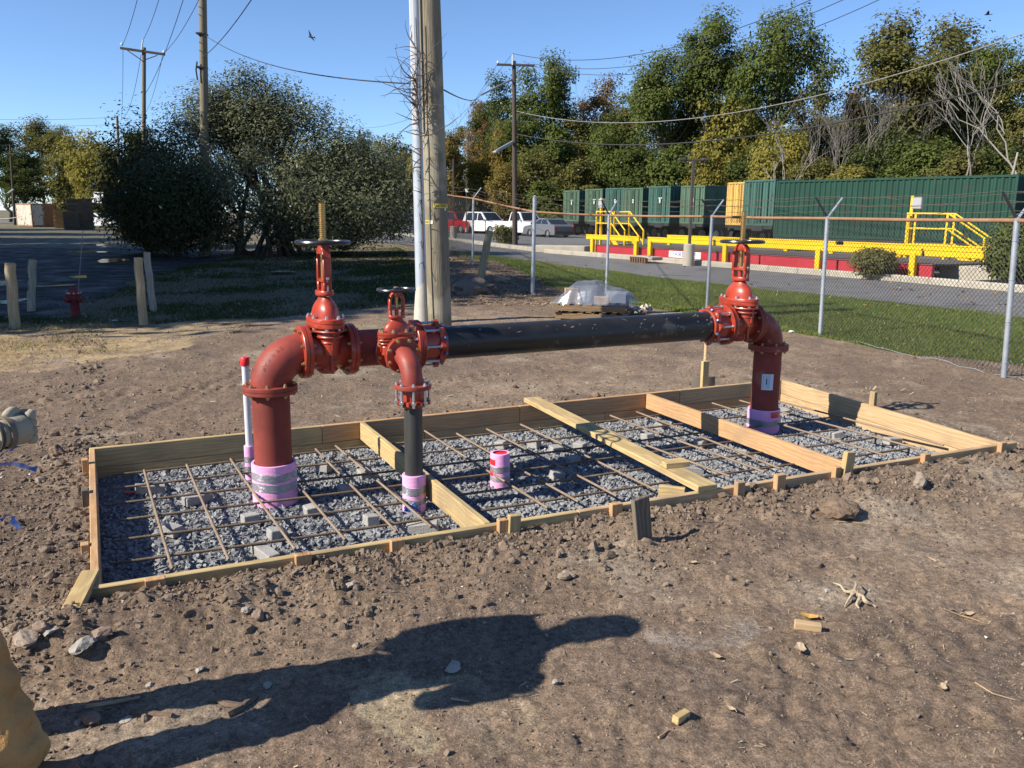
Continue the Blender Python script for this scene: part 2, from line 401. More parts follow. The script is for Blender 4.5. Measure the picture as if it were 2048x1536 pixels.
def ground_mat():
    m = bpy.data.materials.new('soil'); m.use_nodes = True; nt = m.node_tree; N = nt.nodes; L = nt.links
    b = N['Principled BSDF']; b.inputs['Specular IOR Level'].default_value = .25
    a = N.new('ShaderNodeVertexColor'); a.layer_name = 'zone'
    tc = N.new('ShaderNodeTexCoord')
    def noise(s, d=5, r=.65):
        n = N.new('ShaderNodeTexNoise'); n.inputs['Scale'].default_value = s; n.inputs['Detail'].default_value = d; n.inputs['Roughness'].default_value = r
        L.new(tc.outputs['Object'], n.inputs['Vector']); return n.outputs['Fac']
    def mr(f, a0, a1, b0, b1):
        r = N.new('ShaderNodeMapRange'); L.new(f, r.inputs[0])
        for i, q in enumerate((a0, a1, b0, b1)): r.inputs[i + 1].default_value = q
        return r.outputs[0]
    def mul(p, q):
        x = N.new('ShaderNodeMath'); x.operation = 'MULTIPLY'; L.new(p, x.inputs[0]); L.new(q, x.inputs[1]); return x.outputs[0]
    k = mul(mr(noise(28, 6), .3, .7, .55, 1.42), mr(noise(120, 4), .3, .7, .5, 1.5))
    k = mul(k, mr(noise(3.5, 4), .3, .7, .8, 1.2))
    sc = N.new('ShaderNodeVectorMath'); sc.operation = 'SCALE'; L.new(a.outputs[0], sc.inputs[0]); L.new(k, sc.inputs['Scale'])
    # pale grit
    vo = N.new('ShaderNodeTexVoronoi'); vo.inputs['Scale'].default_value = 95; L.new(tc.outputs['Object'], vo.inputs['Vector'])
    gr = mul(mr(vo.outputs['Distance'], .16, .22, 1, 0), mr(noise(9, 3), .42, .6, 0, 1))
    mx = N.new('ShaderNodeMix'); mx.data_type = 'RGBA'; L.new(gr, mx.inputs[0]); L.new(sc.outputs[0], mx.inputs[6]); mx.inputs[7].default_value = (.40, .35, .29, 1)
    L.new(mx.outputs[2], b.inputs['Base Color'])
    rg = mr(mul(a.outputs[1], noise(1.1, 4)), .35, .7, .95, .42); L.new(rg, b.inputs['Roughness'])
    bp = N.new('ShaderNodeBump'); bp.inputs['Strength'].default_value = .9; bp.inputs['Distance'].default_value = .018; L.new(noise(30, 8, .72), bp.inputs['Height'])
    L.new(bp.outputs[0], b.inputs['Normal'])
    return m
GROUND = obj('ground', make_ground(), ground_mat()); tag(GROUND, 'brown churned soil of the site', kind='structure')

def sheet(name, pix, z, mat, kind='structure'):
    pts = [G(a, b, z) for a, b in pix]
    m = bpy.data.meshes.new(name); bmx = bmesh.new(); vs = [bmx.verts.new(p) for p in pts]; bmx.faces.new(vs); bmesh.ops.triangulate(bmx, faces=bmx.faces[:])
    bmesh.ops.recalc_face_normals(bmx, faces=bmx.faces[:])
    if sum(f.normal.z for f in bmx.faces) < 0: bmesh.ops.reverse_faces(bmx, faces=bmx.faces[:])
    bmx.to_mesh(m); bmx.free()
    return tag(obj(name, m, mat), kind=kind)
asphalt = mk('asphalt', (.165, .163, .165), .88, c2=(.115, .114, .117), sc=1.6, lo=.3, hi=.7, c3=(.085, .085, .088), sc3=.45, t3=.56, bump=.5, bsc=120, bdist=.006)
asphalt_lot = mk('old_asphalt', (.15, .15, .155), .9, c2=(.11, .11, .115), sc=.5, bump=.4, bsc=80, bdist=.006)
concrete = mk('concrete', (.42, .385, .32), .9, c2=(.33, .30, .25), sc=3, bump=.35, bsc=90, c3=(.24, .22, .19), sc3=1.3)
sheet('road', ROAD_NEAR + list(reversed(ROAD_FAR)), .03, asphalt)
# the yard beyond the kerb
sheet('parking_lot', ROAD_FAR + [(500, 446), (-300, 447), (-300, 440.5), (2700, 452), (2700, 600)], .035, asphalt_lot)
def kerb():
    mb = MB(); P = [G(a, b, .03) for a, b in ROAD_FAR]
    # finer
    for i in range(len(P) - 1):
        for k in range(4):
            a = P[i].lerp(P[i + 1], k / 4); b = P[i].lerp(P[i + 1], (k + 1) / 4)
            d = (b - a); n = V((-d.y, d.x, 0)).normalized()
            if n.y < 0: n = -n
            w = .16 + .5 * max(0, (a.y - 20) / 40)
            M = frame((a + b) / 2 + n * w / 2, d)
            mb.box((d.length, w, .36), M, bev=.03)
    return mb.build('kerb', concrete)
tag(kerb(), kind='structure')
# wet patches on the track
water = mk('puddle_water', (.012, .012, .013), .10, spec=.6, bump=.05, bsc=3, bdist=.02)
for i, (pts, lab) in enumerate([
    ([(128, 503), (160, 499), (215, 502), (222, 505), (180, 507), (135, 507)], 'x'),
    ([(170, 487), (205, 485), (235, 494), (215, 498), (190, 493)], 'x'),
    ([(192, 526), (205, 515), (240, 512), (262, 518), (235, 526), (210, 530)], 'x'),
    ([(132, 552), (170, 548), (178, 556), (150, 559)], 'x'),
    ([(60, 572), (110, 569), (158, 565), (150, 571), (80, 576)], 'x'),
    ([(-60, 560), (20, 555), (45, 562), (10, 575), (-60, 580)], 'x'),
    ([(0, 600), (22, 596), (60, 590), (50, 600), (20, 612), (0, 612)], 'x'),
    ([(218, 640), (235, 636), (265, 638), (262, 643), (230, 645)], 'x')]):
    r = rng(900 + i); c = np.mean(np.array(pts), 0); pts = [(a, c[1] + (b - c[1]) * .55) for a, b in pts]; out = []
    for k in range(len(pts)):
        a = np.array(pts[k], float); b = np.array(pts[(k + 1) % len(pts)], float)
        for q in (0, .33, .66): p = a + (b - a) * q; out.append(tuple(p + (p - c) * r.uniform(-.18, .12)))
    zz = max(gzf(*G(a, b).xy) for a, b in out) + .004
    sheet('puddle', out, zz * .4 + .004, water)

# ------------------------------------------------------------------ stones, clods and grit
def rockshapes(n, seed, flat=.75, sub=1):
    r = rng(seed); out = []
    bmx = bmesh.new(); bmesh.ops.create_icosphere(bmx, subdivisions=sub, radius=1); bmx.verts.ensure_lookup_table()
    v0 = np.array([q.co[:] for q in bmx.verts]); f0 = np.array([[q.index for q in f.verts] for f in bmx.faces]); bmx.free()
    for i in range(n):
        v = v0.copy()
        for _ in range(5):                       # chop flat facets
            d = r.normal(size=3); d /= np.linalg.norm(d); h = r.uniform(.45, .85); k = v @ d
            v -= np.outer(np.maximum(k - h, 0), d)
        v *= (1 + r.normal(0, .05, (len(v), 1))); v *= np.array([r.uniform(.8, 1.3), r.uniform(.65, 1.0), r.uniform(.5, flat)])
        out.append(v)
    return out, f0
def cubeshapes(n, seed):
    r = rng(seed); c = np.array([(x, y, z) for x in (-1, 1) for y in (-1, 1) for z in (-1, 1)], float) * .72
    f = np.array([(0, 1, 3, 2), (4, 6, 7, 5), (0, 4, 5, 1), (2, 3, 7, 6), (0, 2, 6, 4), (1, 5, 7, 3)])
    return [(c + r.uniform(-.42, .42, c.shape)) * np.array([r.uniform(.8, 1.25), r.uniform(.7, 1), r.uniform(.5, .9)]) for _ in range(n)], f
def rotmats(r, n, tilt=1.0):
    a = r.uniform(0, 2 * PI, n); ax = r.normal(size=(n, 3)); ax[:, 2] += (1 - tilt) * 4; ax /= np.linalg.norm(ax, axis=1)[:, None]
    K = np.zeros((n, 3, 3)); K[:, 0, 1] = -ax[:, 2]; K[:, 0, 2] = ax[:, 1]; K[:, 1, 0] = ax[:, 2]; K[:, 1, 2] = -ax[:, 0]; K[:, 2, 0] = -ax[:, 1]; K[:, 2, 1] = ax[:, 0]
    s = np.sin(a)[:, None, None]; c = (1 - np.cos(a))[:, None, None]
    return np.eye(3) + s * K + c * (K @ K)
def scatter(name, P, S, shapes, faces, seed, mat, tilt=1.0, smooth=False, parent=None, kind='stuff'):
    r = rng(seed); n = len(P); nv = len(shapes[0]); R = rotmats(r, n, tilt); k = r.integers(0, len(shapes), n)
    B = np.array(shapes)[k] * np.asarray(S)[:, None, None]
    W = np.einsum('nij,nvj->nvi', R, B) + np.asarray(P)[:, None, :]
    F = (faces[None] + (np.arange(n) * nv)[:, None, None]).reshape(-1, faces.shape[1])
    o = obj(name, fastmesh(name, W.reshape(-1, 3), F, smooth), mat, parent)
    return tag(o, kind=kind)
gravel_mat = mk('crushed_stone', (.3, .3, .3), .85, spec=.3, island=[(.15, .16, .178), (.40, .41, .43), (.28, .292, .315), (.50, .505, .51), (.22, .232, .25), (.44, .445, .46), (.33, .342, .36), (.60, .585, .55), (.27, .282, .30)], bump=.3, bsc=90, c2=(.25, .255, .265), sc=30)
clod_mat = mk('clods', (.2, .15, .11), .95, spec=.15, island=[(.13, .098, .073), (.20, .155, .115), (.165, .125, .095), (.26, .21, .16), (.15, .112, .083), (.22, .17, .13), (.18, .135, .10), (.30, .25, .20), (.16, .12, .09), (.21, .16, .12)], bump=.5, bsc=120)
r = rng(7)
CUBES, CF = cubeshapes(14, 5)
n = 30000
s = r.uniform(.001, .999, n); t = r.uniform(.003, .997, n)
b0 = np.array(FL); P = (np.array(FL)[None] * ((1 - s) * (1 - t))[:, None] + np.array(FR)[None] * (s * (1 - t))[:, None] + np.array(BL)[None] * ((1 - s) * t)[:, None] + np.array(BR)[None] * (s * t)[:, None])
hgt = ZG - .012 + .014 * fbm(P[:, 0] * 2.2, P[:, 1] * 2.2, 71, 3) + r.uniform(-.012, .006, n)
P[:, 2] = hgt
S = r.choice([.009, .012, .015, .019], n, p=[.25, .35, .28, .12]) * r.uniform(.85, 1.15, n)
GRAVEL = scatter('gravel', P, S, CUBES, CF, 8, gravel_mat); tag(GRAVEL, 'grey crushed stone filling the timber form', 'gravel')
# bed under the loose stones
mb = MB(); q = [Q(-.002, -.002), Q(1.002, -.002), Q(1.002, 1.002), Q(-.002, 1.002)]
mb.add([(p.x, p.y, ZG - .018) for p in q] + [(p.x, p.y, ZG - .3) for p in q], [(0, 1, 2, 3), (0, 4, 5, 1), (1, 5, 6, 2), (2, 6, 7, 3), (3, 7, 4, 0)])
o = mb.build('gravel_bed', mk('stone_bed', (.09, .093, .10), .9, c2=(.16, .163, .17), sc=40, bump=1, bsc=45, bdist=.02), ang=0); tag(o, kind='structure')

# grit and clods all over the soil, thick on the banks
ROCKS, RF = rockshapes(12, 11)
def soil_pts(n, seed, dens):
    r = rng(seed); y = 1.3 * (17 / 1.3) ** r.uniform(0, 1, n * 6); x = r.uniform(-.72, .72, n * 6) * (y + .4)
    y = y; keep = r.uniform(0, 1, n * 6) < dens(x, y); x = x[keep][:n]; y = y[keep][:n]
    ins = inpoly(x, y, [tuple((Q(a, b) + AX * (-.05 if a == 0 else .05) + AY * (-.05 if b == 0 else .05))[:2]) for a, b in ((0, 0), (1, 0), (1, 1), (0, 1))])
    return x[~ins], y[~ins]
def bankness(x, y):
    s, t = form_st(x, y); d = np.where(t < 0, -t, np.where(t > WID, t - WID, 9)); d = np.where((s < 0) & (s > -1.2), np.minimum(d, -s), d)
    return np.where((s > -1.3) & (s < LEN + 1.0), np.exp(-np.maximum(d - .05, 0) ** 2 / .22), 0)
x, y = soil_pts(21000, 31, lambda x, y: .09 + .91 * bankness(x, y) * np.clip(.5 + fbm(x * 2, y * 2, 77, 3) * 1.6, .05, 1))
r = rng(12); S = np.minimum(r.lognormal(-4.9, .6, len(x)), .045) * (.55 + .45 * bankness(x, y)) * np.clip(y / 4, .8, 1.8)
kb = S > .0085
for nm, k, sh, fc, lab in (('soil_clods', kb, ROCKS, RF, 'small clods scattered over the soil'), ('soil_crumbs', ~kb, CUBES, CF, 'fine crumbs scattered over the soil')):
    o = scatter(nm, np.stack([x[k], y[k], gz(x[k], y[k]) + S[k] * .12], -1), S[k], sh, fc, 13, clod_mat); tag(o, lab, 'clods')
x, y = soil_pts(11000, 37, lambda x, y: np.clip(.35 + fbm(x * 1.1, y * 1.1, 83, 4) * 1.5, .03, 1)); S = rng(38).lognormal(-5.95, .45, len(x)) * np.clip(y / 3.2, .8, 2.2)
o = scatter('pale_grit', np.stack([x, y, gz(x, y) + S * .3], -1), S, CUBES, CF, 39, mk('grit', (.3, .27, .23), .9, island=[(.28, .225, .17), (.20, .15, .11), (.36, .31, .25), (.24, .19, .14), (.10, .075, .055), (.30, .25, .19), (.22, .17, .125)])); tag(o, 'pale specks of grit strewn over the soil', 'grit')
# thicker crumbs on the banks alone
r = rng(112); n = 15000; sb = r.uniform(-.9, LEN + .5, n); tb_ = -np.abs(r.normal(0, .42, n)) - .045; k = r.uniform(0, 1, n); tb_ = np.where(k < .12, WID + np.abs(r.normal(0, .2, n)) + .05, tb_); tl = r.uniform(-.3, WID, n); sd_ = -np.abs(r.normal(0, .35, n)) - .05; left = k > .91; sb = np.where(left, sd_, sb); tb_ = np.where(left, tl, tb_)
x = FL.x + sb * AX.x + tb_ * AY.x; y = FL.y + sb * AX.y + tb_ * AY.y; keep = (fbm(x * 1.6, y * 1.6, 81, 3) + r.uniform(-.5, .5, n)) > -.12; x = x[keep]; y = y[keep]
S = np.clip(r.lognormal(-4.85, .6, len(x)), .0035, .04); big_ = S > .0135; FINE, FF2 = rockshapes(8, 19, .85, 2); FINE = [v * (1 + .22 * fbm(v[:, 0] * 3 + v[:, 2] * 2, v[:, 1] * 3, 7 + q, 2))[:, None] for q, v in enumerate(FINE)]
for nm, k, sh, fc, sm_ in (('bank_clods', ~big_, ROCKS, RF, False), ('bank_lumps', big_, FINE, FF2, False)):
    o = scatter(nm, np.stack([x[k], y[k], gz(x[k], y[k]) - S[k] * .08], -1), S[k], sh, fc, 113, clod_mat, smooth=sm_); tag(o, 'crumbly earth lumps banked along the form' if nm == 'bank_lumps' else 'fine earth crumbs banked along the form', 'clods')
# wood chips and straw bits
x, y = soil_pts(1000, 41, lambda x, y: .25 + .5 * (fbm(x * .9, y * .9, 79, 3) > 0.05))
chip = [np.array([(-1, -.12, -.02), (1, -.1, -.02), (1, .12, -.02), (-1, .1, -.02), (-1, -.12, .05), (1, -.1, .05), (1, .12, .05), (-1, .1, .05)]) * np.array([1, a, 1]) for a in (.5, 1, 1.8)]
S = rng(14).uniform(.006, .02, len(x)) * np.clip(y / 4, .8, 2)
cf = np.array([(3, 2, 1, 0), (4, 5, 6, 7), (0, 1, 5, 4), (1, 2, 6, 5), (2, 3, 7, 6), (3, 0, 4, 7)])
o = scatter('wood_chips', np.stack([x, y, gz(x, y) + .004], -1), S, chip, cf, 15, mk('chips', (.4, .32, .2), .9, island=[(.36, .29, .19), (.22, .165, .11), (.48, .40, .28), (.30, .235, .16)]), tilt=.03); tag(o, 'bits of bark and wood chips on the soil', 'wood chips')

# stones and lumps big enough to pick out
stone_mat = mk('field_stone', (.21, .165, .125), .9, c2=(.28, .225, .175), sc=9, c3=(.15, .12, .095), sc3=5, bump=.8, bsc=40, bdist=.008)
stone_red = mk('red_stone', (.17, .115, .085), .85, c2=(.22, .16, .12), sc=9, bump=.5, bsc=50, bdist=.005)
stone_grey = mk('grey_stone', (.24, .215, .185), .85, c2=(.33, .30, .26), sc=12, bump=.6, bsc=50, bdist=.006)
BIG, BF = rockshapes(10, 17, .8, 3)
def stone(px, py, w, mat, label, h=.6, seed=0, name='stone', sink=.25, dz=0, asp=1.0):
    p = on(px, py + w * .1); d = p.length; sz = w / FPX * d / 2; r = rng(seed + 500)
    v = BIG[seed % 10].copy(); e = np.abs(v).max(0); v = v / e * np.array([sz, sz * asp, sz * h])
    q = v * 3.1 / sz; k = fbm(q[:, 0] + q[:, 2] * 1.7, q[:, 1] - q[:, 2], seed + 3, 3); v *= (1 + .2 * k)[:, None]
    o = obj(name, fastmesh(name, v, BF, False), mat); o.location = (p.x, p.y, p.z + sz * h * (1 - 2 * sink) + dz); o.rotation_euler = (r.uniform(-.2, .2), r.uniform(-.2, .2), r.uniform(-.6, .6))
    tag(o, label, 'stone', 'loose stones on the soil'); return o
EARTH = mk('earth_lump', (.21, .15, .105), .95, c2=(.14, .10, .07), sc=9, bump=1, bsc=35, bdist=.02, spec=.15)
stone(1680, 1022, 82, EARTH, 'big rounded clod of earth, largest in front of the right half of the form', .55, 1, 'earth_clod')
stone(1127, 1272 - 120, 34, stone_mat, 'flat tan stone below the dark upright stake', .5, 2)
stone(908, 1330, 50, stone_grey, 'pale flat stone lying inside the cast shadow of the person', .3, 3)
stone(165, 1293, 52, stone_grey, 'large pale round stone left of the front corner', .6, 4)
stone(60, 1275, 52, stone_mat, 'grey brown stone nearest the left edge among the lumps', .5, 5)
stone(85, 1255, 34, stone_red, 'dark stone behind the grey brown stone at left', .7, 6)
stone(100, 1262, 34, stone_grey, 'pale flat stone resting against the dark one at left', .35, 7)
stone(205, 1270, 42, stone_red, 'reddish stone just right of the large pale stone', .55, 8)
stone(182, 1441, 36, stone_red, 'smooth brown egg shaped pebble at lower left', .62, 9, sink=.1)
stone(157, 1446, 15, stone_grey, 'small pale pebble touching the brown egg shaped one', .7, 10)
stone(252, 1440, 26, stone_grey, 'small grey flat stone right of the egg shaped pebble', .4, 11)
stone(118, 905, 34, EARTH, 'dark lump of earth left of the back corner of the form', .7, 12, 'earth_clod')
stone(1838, 968, 34, stone_mat, 'pale upright stone poking out of the bank at right', 1.1, 13)
stone(1697, 958, 22, stone_red, 'small brown stone leaning at the foot of the pale stake', 1.0, 14)
stone(493, 1130 + 90, 22, stone_grey, 'light pebble in the middle of the front bank', .8, 15)
stone(518, 1232, 30, stone_red, 'dark pebble beside the light one on the front bank', .8, 16)
stone(700, 1170, 26, stone_grey, 'light stone on the bank below the small black riser', .6, 17, sink=.35)
stone(1135, 1150, 36, stone_mat, 'tan stone on the bank below the upright dark stake, beside the flat one', .5, 18)
stone(570, 1370, 24, stone_red, 'round dark stone on the upper edge of the cast shadow', .8, 19)
stone(536, 1372, 20, stone_grey, 'white stone just above the edge of the cast shadow', .8, 20)
stone(1110, 1365, 16, stone_grey, 'little white stone right of the cast shadow', .8, 21)
stone(662, 1150 + 120, 18, stone_red, 'small reddish pebble left of the shadow of the head', .7, 22)
stone(715, 1292, 24, stone_mat, 'tan pebble above the shoulder of the cast shadow', .6, 23)
stone(1560, 965, 26, EARTH, 'earth lump against the front board right of the loose plank', .8, 24, 'earth_clod')
stone(1445, 1105, 22, EARTH, 'small clod on the bare soil right of the upright stake', .5, 25, 'earth_clod')
stone(300, 1190 + 180, 18, stone_grey, 'small stone by the broken stick at lower left', .6, 26)
stone(400, 1180 + 160, 20, stone_grey, 'small stone between the stick and the shadow', .6, 27)
stone(1655, 1433 - 250, 15, stone_grey, 'little pale stone in the middle of the right foreground', .6, 28)
# the large boulder in the shade
stone(948, 575, 100, mk('boulder', (.14, .105, .085), .95, c2=(.20, .155, .125), sc=5, bump=1, bsc=18, bdist=.03), 'large brown boulder in the shade right of the utility pole', .5, 30, 'boulder', sink=.3)
stone(1005, 562, 40, stone_mat, 'smaller rock leaning on the boulder under the leaning post', .5, 31)
o = stone(568, 543, 52, stone_grey, 'flat pale slab lying on the shaded grass', .14, 32, 'stone_slab')

# ------------------------------------------------------------------ timber form
def woodmat(name, c, c2, knot, rough=.75):
    m = bpy.data.materials.new(name); m.use_nodes = True; nt = m.node_tree; N = nt.nodes; L = nt.links; b = N['Principled BSDF']
    b.inputs['Roughness'].default_value = rough; b.inputs['Specular IOR Level'].default_value = .25
    tc = N.new('ShaderNodeTexCoord'); oi = N.new('ShaderNodeObjectInfo'); mu = N.new('ShaderNodeMath'); mu.operation = 'MULTIPLY'; mu.inputs[1].default_value = 53
    L.new(oi.outputs['Random'], mu.inputs[0]); ad = N.new('ShaderNodeVectorMath'); ad.operation = 'ADD'; L.new(tc.outputs['Object'], ad.inputs[0]); L.new(mu.outputs[0], ad.inputs[1])
    def mp(st):
        q = N.new('ShaderNodeMapping'); q.inputs['Scale'].default_value = st; L.new(ad.outputs[0], q.inputs[0]); return q.outputs[0]
    def noise(st, s, d=4):
        n = N.new('ShaderNodeTexNoise'); n.inputs['Scale'].default_value = s; n.inputs['Detail'].default_value = d; L.new(mp(st), n.inputs['Vector']); return n.outputs['Fac']
    def mr(f, a0, a1, b0=0.0, b1=1.0):
        r = N.new('ShaderNodeMapRange'); L.new(f, r.inputs[0])
        for i, q in enumerate((a0, a1, b0, b1)): r.inputs[i + 1].default_value = q
        return r.outputs[0]
    def mix(f, a, z):
        x = N.new('ShaderNodeMix'); x.data_type = 'RGBA'; L.new(f, x.inputs[0])
        for s_, q in ((6, a), (7, z)):
            if isinstance(q, tuple): x.inputs[s_].default_value = (*q, 1)
            else: L.new(q, x.inputs[s_])
        return x.outputs[2]
    w = N.new('ShaderNodeTexWave'); w.wave_type = 'BANDS'; w.bands_direction = 'Z'; w.inputs['Scale'].default_value = 12; w.inputs['Distortion'].default_value = 14; w.inputs['Detail'].default_value = 2; w.inputs['Detail Scale'].default_value = .8
    L.new(mp((.22, 1, 1)), w.inputs['Vector'])
    col = mix(mr(w.outputs['Fac'], .15, .85), c, c2)
    col = mix(mr(noise((.6, 12, 12), 6), .5, .72, 0, .55), col, tuple(q * .72 for q in c2))
    vo = N.new('ShaderNodeTexVoronoi'); vo.inputs['Scale'].default_value = 2.2; L.new(mp((.55, 1.0, 1.6)), vo.inputs['Vector'])
    col = mix(mr(vo.outputs['Distance'], .05, .13, .9, 0), col, knot)
    col = mix(mr(noise((1, 1, 1), 2.6, 6), .5, .72, 0, .6), col, (.21, .16, .11))
    L.new(col, b.inputs['Base Color'])
    bp = N.new('ShaderNodeBump'); bp.inputs['Strength'].default_value = .35; bp.inputs['Distance'].default_value = .003; L.new(noise((1, 25, 25), 8), bp.inputs['Height']); L.new(bp.outputs[0], b.inputs['Normal'])
    return m
WOOD = woodmat('sawn_pine', (.50, .355, .205), (.43, .29, .155), (.16, .085, .04))
WOOD_Y = woodmat('treated_pine', (.50, .375, .185), (.42, .30, .14), (.2, .13, .06))
WOOD_O = woodmat('orange_pine', (.50, .31, .165), (.43, .25, .12), (.18, .08, .035))
WOOD_D = woodmat('dirty_board', (.17, .14, .105), (.11, .09, .07), (.06, .045, .035))
TH = .038
FORM = thing('timber_form', 'long rectangular timber form of stacked pine boards set around the crushed stone', 'formwork', Q(0, 0))
def board(p0, p1, h, mat, parent, name='board', th=TH, side=0.0, face_up=False, bev=.004):
    """a plank whose top edge runs p0 to p1; side moves it along its own thickness"""
    p0 = V(p0); p1 = V(p1); L = (p1 - p0).length
    M = frame((p0 + p1) / 2, p1 - p0)
    mb = MB(); mb.box((L, th, h), c=(0, side, -h / 2), bev=bev)
    par = Matrix.Translation(parent.location) if parent is not None else Matrix()
    o = obj(name, mb.mesh(name, 0), mat, parent); M = par.inverted() @ M
    if parent is not None: o.matrix_local = M
    else: o.matrix_world = M
    return o
def strip(s0, t0, s1, t1, dz, h, mat, side=0.0, jig=0.0, name='board'): return board(Q(s0, t0, dz), Q(s1, t1, dz), h, mat, FORM, name, side=side)
H1 = .138
# back wall, two courses, broken joints; length direction u, outside is +AY side
for a, b, m in ((-.006, .255, WOOD_Y), (.2555, .5295, WOOD_O), (.53, .800, WOOD_O), (.8005, 1.0, WOOD)): strip(a, 1, b, 1, 0, H1, m, side=TH / 2)
for a, b, m in ((-.006, .39, WOOD_Y), (.3905, .668, WOOD), (.6685, 1.0, WOOD_O)): strip(a, 1, b, 1, -H1 - .002, H1, m, side=TH / 2 - .002)
# left end, two courses
strip(0, .0, 0, 1, 0, H1, WOOD_O, side=TH / 2); strip(0, 0, 0, 1, -H1 - .002, H1, WOOD_O, side=TH / 2 - .002)
# right end
strip(1, .0, 1, 1, 0, H1, WOOD, side=-TH / 2); strip(1, 0, 1, 1, -H1 - .002, H1, WOOD, side=-TH / 2 + .002)
# front, runs past both corners
e = AX * .11
FF = lambda s: Q(s, 0)
for a, b, m in ((-.018, .405, WOOD_Y), (.4055, .735, WOOD), (.7355, 1.025, WOOD)):
    board(FF(a), FF(b), H1, m, FORM, side=-TH / 2 - .001); board(FF(a) - V((0, 0, H1 + .002)), FF(b) - V((0, 0, H1 + .002)), H1, m, FORM, side=-TH / 2)
# dividers
def sat(pb, pf):
    """s on the back and on the front for the pixels of a divider's ends"""
    b = PT(*pb); f = PT(*pf); return ((b - BL).dot(BR - BL) / (BR - BL).length_squared, (f - FL).dot(FR - FL) / (FR - FL).length_squared)
c1b, c1f = sat((732, 846), (985, 1047)); c2b, c2f = sat((1300, 787), (1716, 931))
board(Q(c1f, .004), Q(c1b, .996), H1, WOOD_Y, FORM, 'divider', side=TH / 2)
board(Q(c2f, .004), Q(c2b, .996), H1, WOOD_O, FORM, 'divider', side=TH / 2)
# short stakes nailed on the outside of the boards
def stake(px, py, w, h, mat, edge='f', lean=0.0, d=.038, off=.022, dn=.3):
    """stake driven just outside an edge of the form, its top centre seen at that pixel"""
    E_ = {'f': (FL - AX * .12, FR + AX * .2, -AY, AX), 'b': (BL, BR, AY, AX), 'l': (FL, BL, -AX, AY), 'r': (FR, BR, AX, AY)}[edge]; best = None
    for k in range(401):
        q = E_[0].lerp(E_[1], k / 400) + E_[2] * (TH + off)
        e = abs(proj(A(px, py, q.y))[0] - proj(q)[0]) if edge != 'l' else abs(proj(q)[1] - py)
        if best is None or e < best[0]: best = (e, q)
    q = best[1]; zt_ = A(px, py, q.y).z if edge != 'l' else q.z + h
    M = frame((q.x, q.y, zt_), E_[3]) @ RY(lean); mb = MB(); mb.box((h + dn, d, w), c=((h + dn) / 2, 0, 0), bev=.003)
    o = obj('stake', mb.mesh('stake', 0), mat, FORM); o.matrix_local = Matrix.Translation(FORM.location).inverted() @ M @ RY(PI / 2); return o
for px, py, w, m in ((312, 1156, .085, WOOD_O), (606, 1107, .075, WOOD_O), (793, 1078, .07, WOOD_O), (1005, 1038, .05, WOOD_O), (1232, 1006, .07, WOOD_O),
                     (1478, 963, .06, WOOD_O), (1558, 948, .07, WOOD_O), (1672, 933, .05, WOOD_O), (1850, 907, .06, WOOD_O), (2003, 884, .06, WOOD_O)):
    stake(px, py, w, .02, m)
stake(1029, 1029, .065, .03, WOOD_Y, lean=.05, off=.04)
stake(1697, 903, .075, .13, WOOD_Y, lean=.10, off=.03)
for px, py, w, m, h in ((183, 927, .05, WOOD_O, .03), (185, 985, .06, WOOD_D, .02), (189, 1090, .05, WOOD_O, .01)): stake(px, py, w, h, m, 'l')
stake(1409, 722, .07, .12, WOOD_Y, 'b'); stake(1567, 722, .06, .12, WOOD_O, 'b', lean=.04); stake(1745, 783, .055, .06, WOOD_Y, 'r')
# knee brace at the front left corner
mb = MB(); a = PT(186, 1143) + V((-.01, 0, -.01)); b = on(140, 1212) - V((0, 0, .03)); M = frame((a + b) / 2, b - a)
mb.box(((a - b).length, .075, .038), bev=.003); o = obj('brace', mb.mesh('brace', 0), WOOD_Y, FORM); o.matrix_local = Matrix.Translation(FORM.location).inverted() @ M
# dark board standing in the bank
b_ = on(1268, 1078); p = A(1280, 995, b_.y + .02); mb = MB(); mb.box((.42, .03, .105), c=(.21, 0, 0), bev=.003)
o = obj('board_stake', mb.mesh('board_stake', 0), WOOD_D); o.matrix_world = frame(p, AX + AY * .16) @ RY(-.11) @ RX(-.04) @ RY(PI / 2); tag(o, 'dark weathered board standing upright in the bank before the form', 'board')
# loose plank laid across the boards, and the block on it
zb = .004
pa = PT(1062, 803); pb = PT(1415, 983); zt_ = .038
mb = MB(); L_ = (pb - pa).length; mb.box((L_, .14, .038), bev=.004)
M = frame((pa + pb) / 2 + V((0, 0, .021)), pb - pa); o = obj('loose_plank', mb.mesh('loose_plank', 0), WOOD_Y); o.matrix_world = M
tag(o, 'long yellow plank laid across the middle of the timber form', 'plank')
mb = MB(); mb.box((.17, .09, .036), bev=.003); o = obj('wood_block', mb.mesh('wood_block', 0), WOOD_Y); p = pa.lerp(pb, .845) + V((0, 0, .058)); o.matrix_world = frame(p + AX * .03, AX * .9 + AY * -.1)
tag(o, 'short yellow wood block lying on the near end of the long plank', 'wood block')
mb = MB(); mb.box((.16, .038, .07), bev=.003); o = obj('wood_block', mb.mesh('wood_block', 0), WOOD_Y); o.matrix_world = frame(PT(1345, 968) + V((0, 0, -.05)), AX * .7 + AY * -.7)
tag(o, 'wood block wedged under the near end of the long plank', 'wood block')

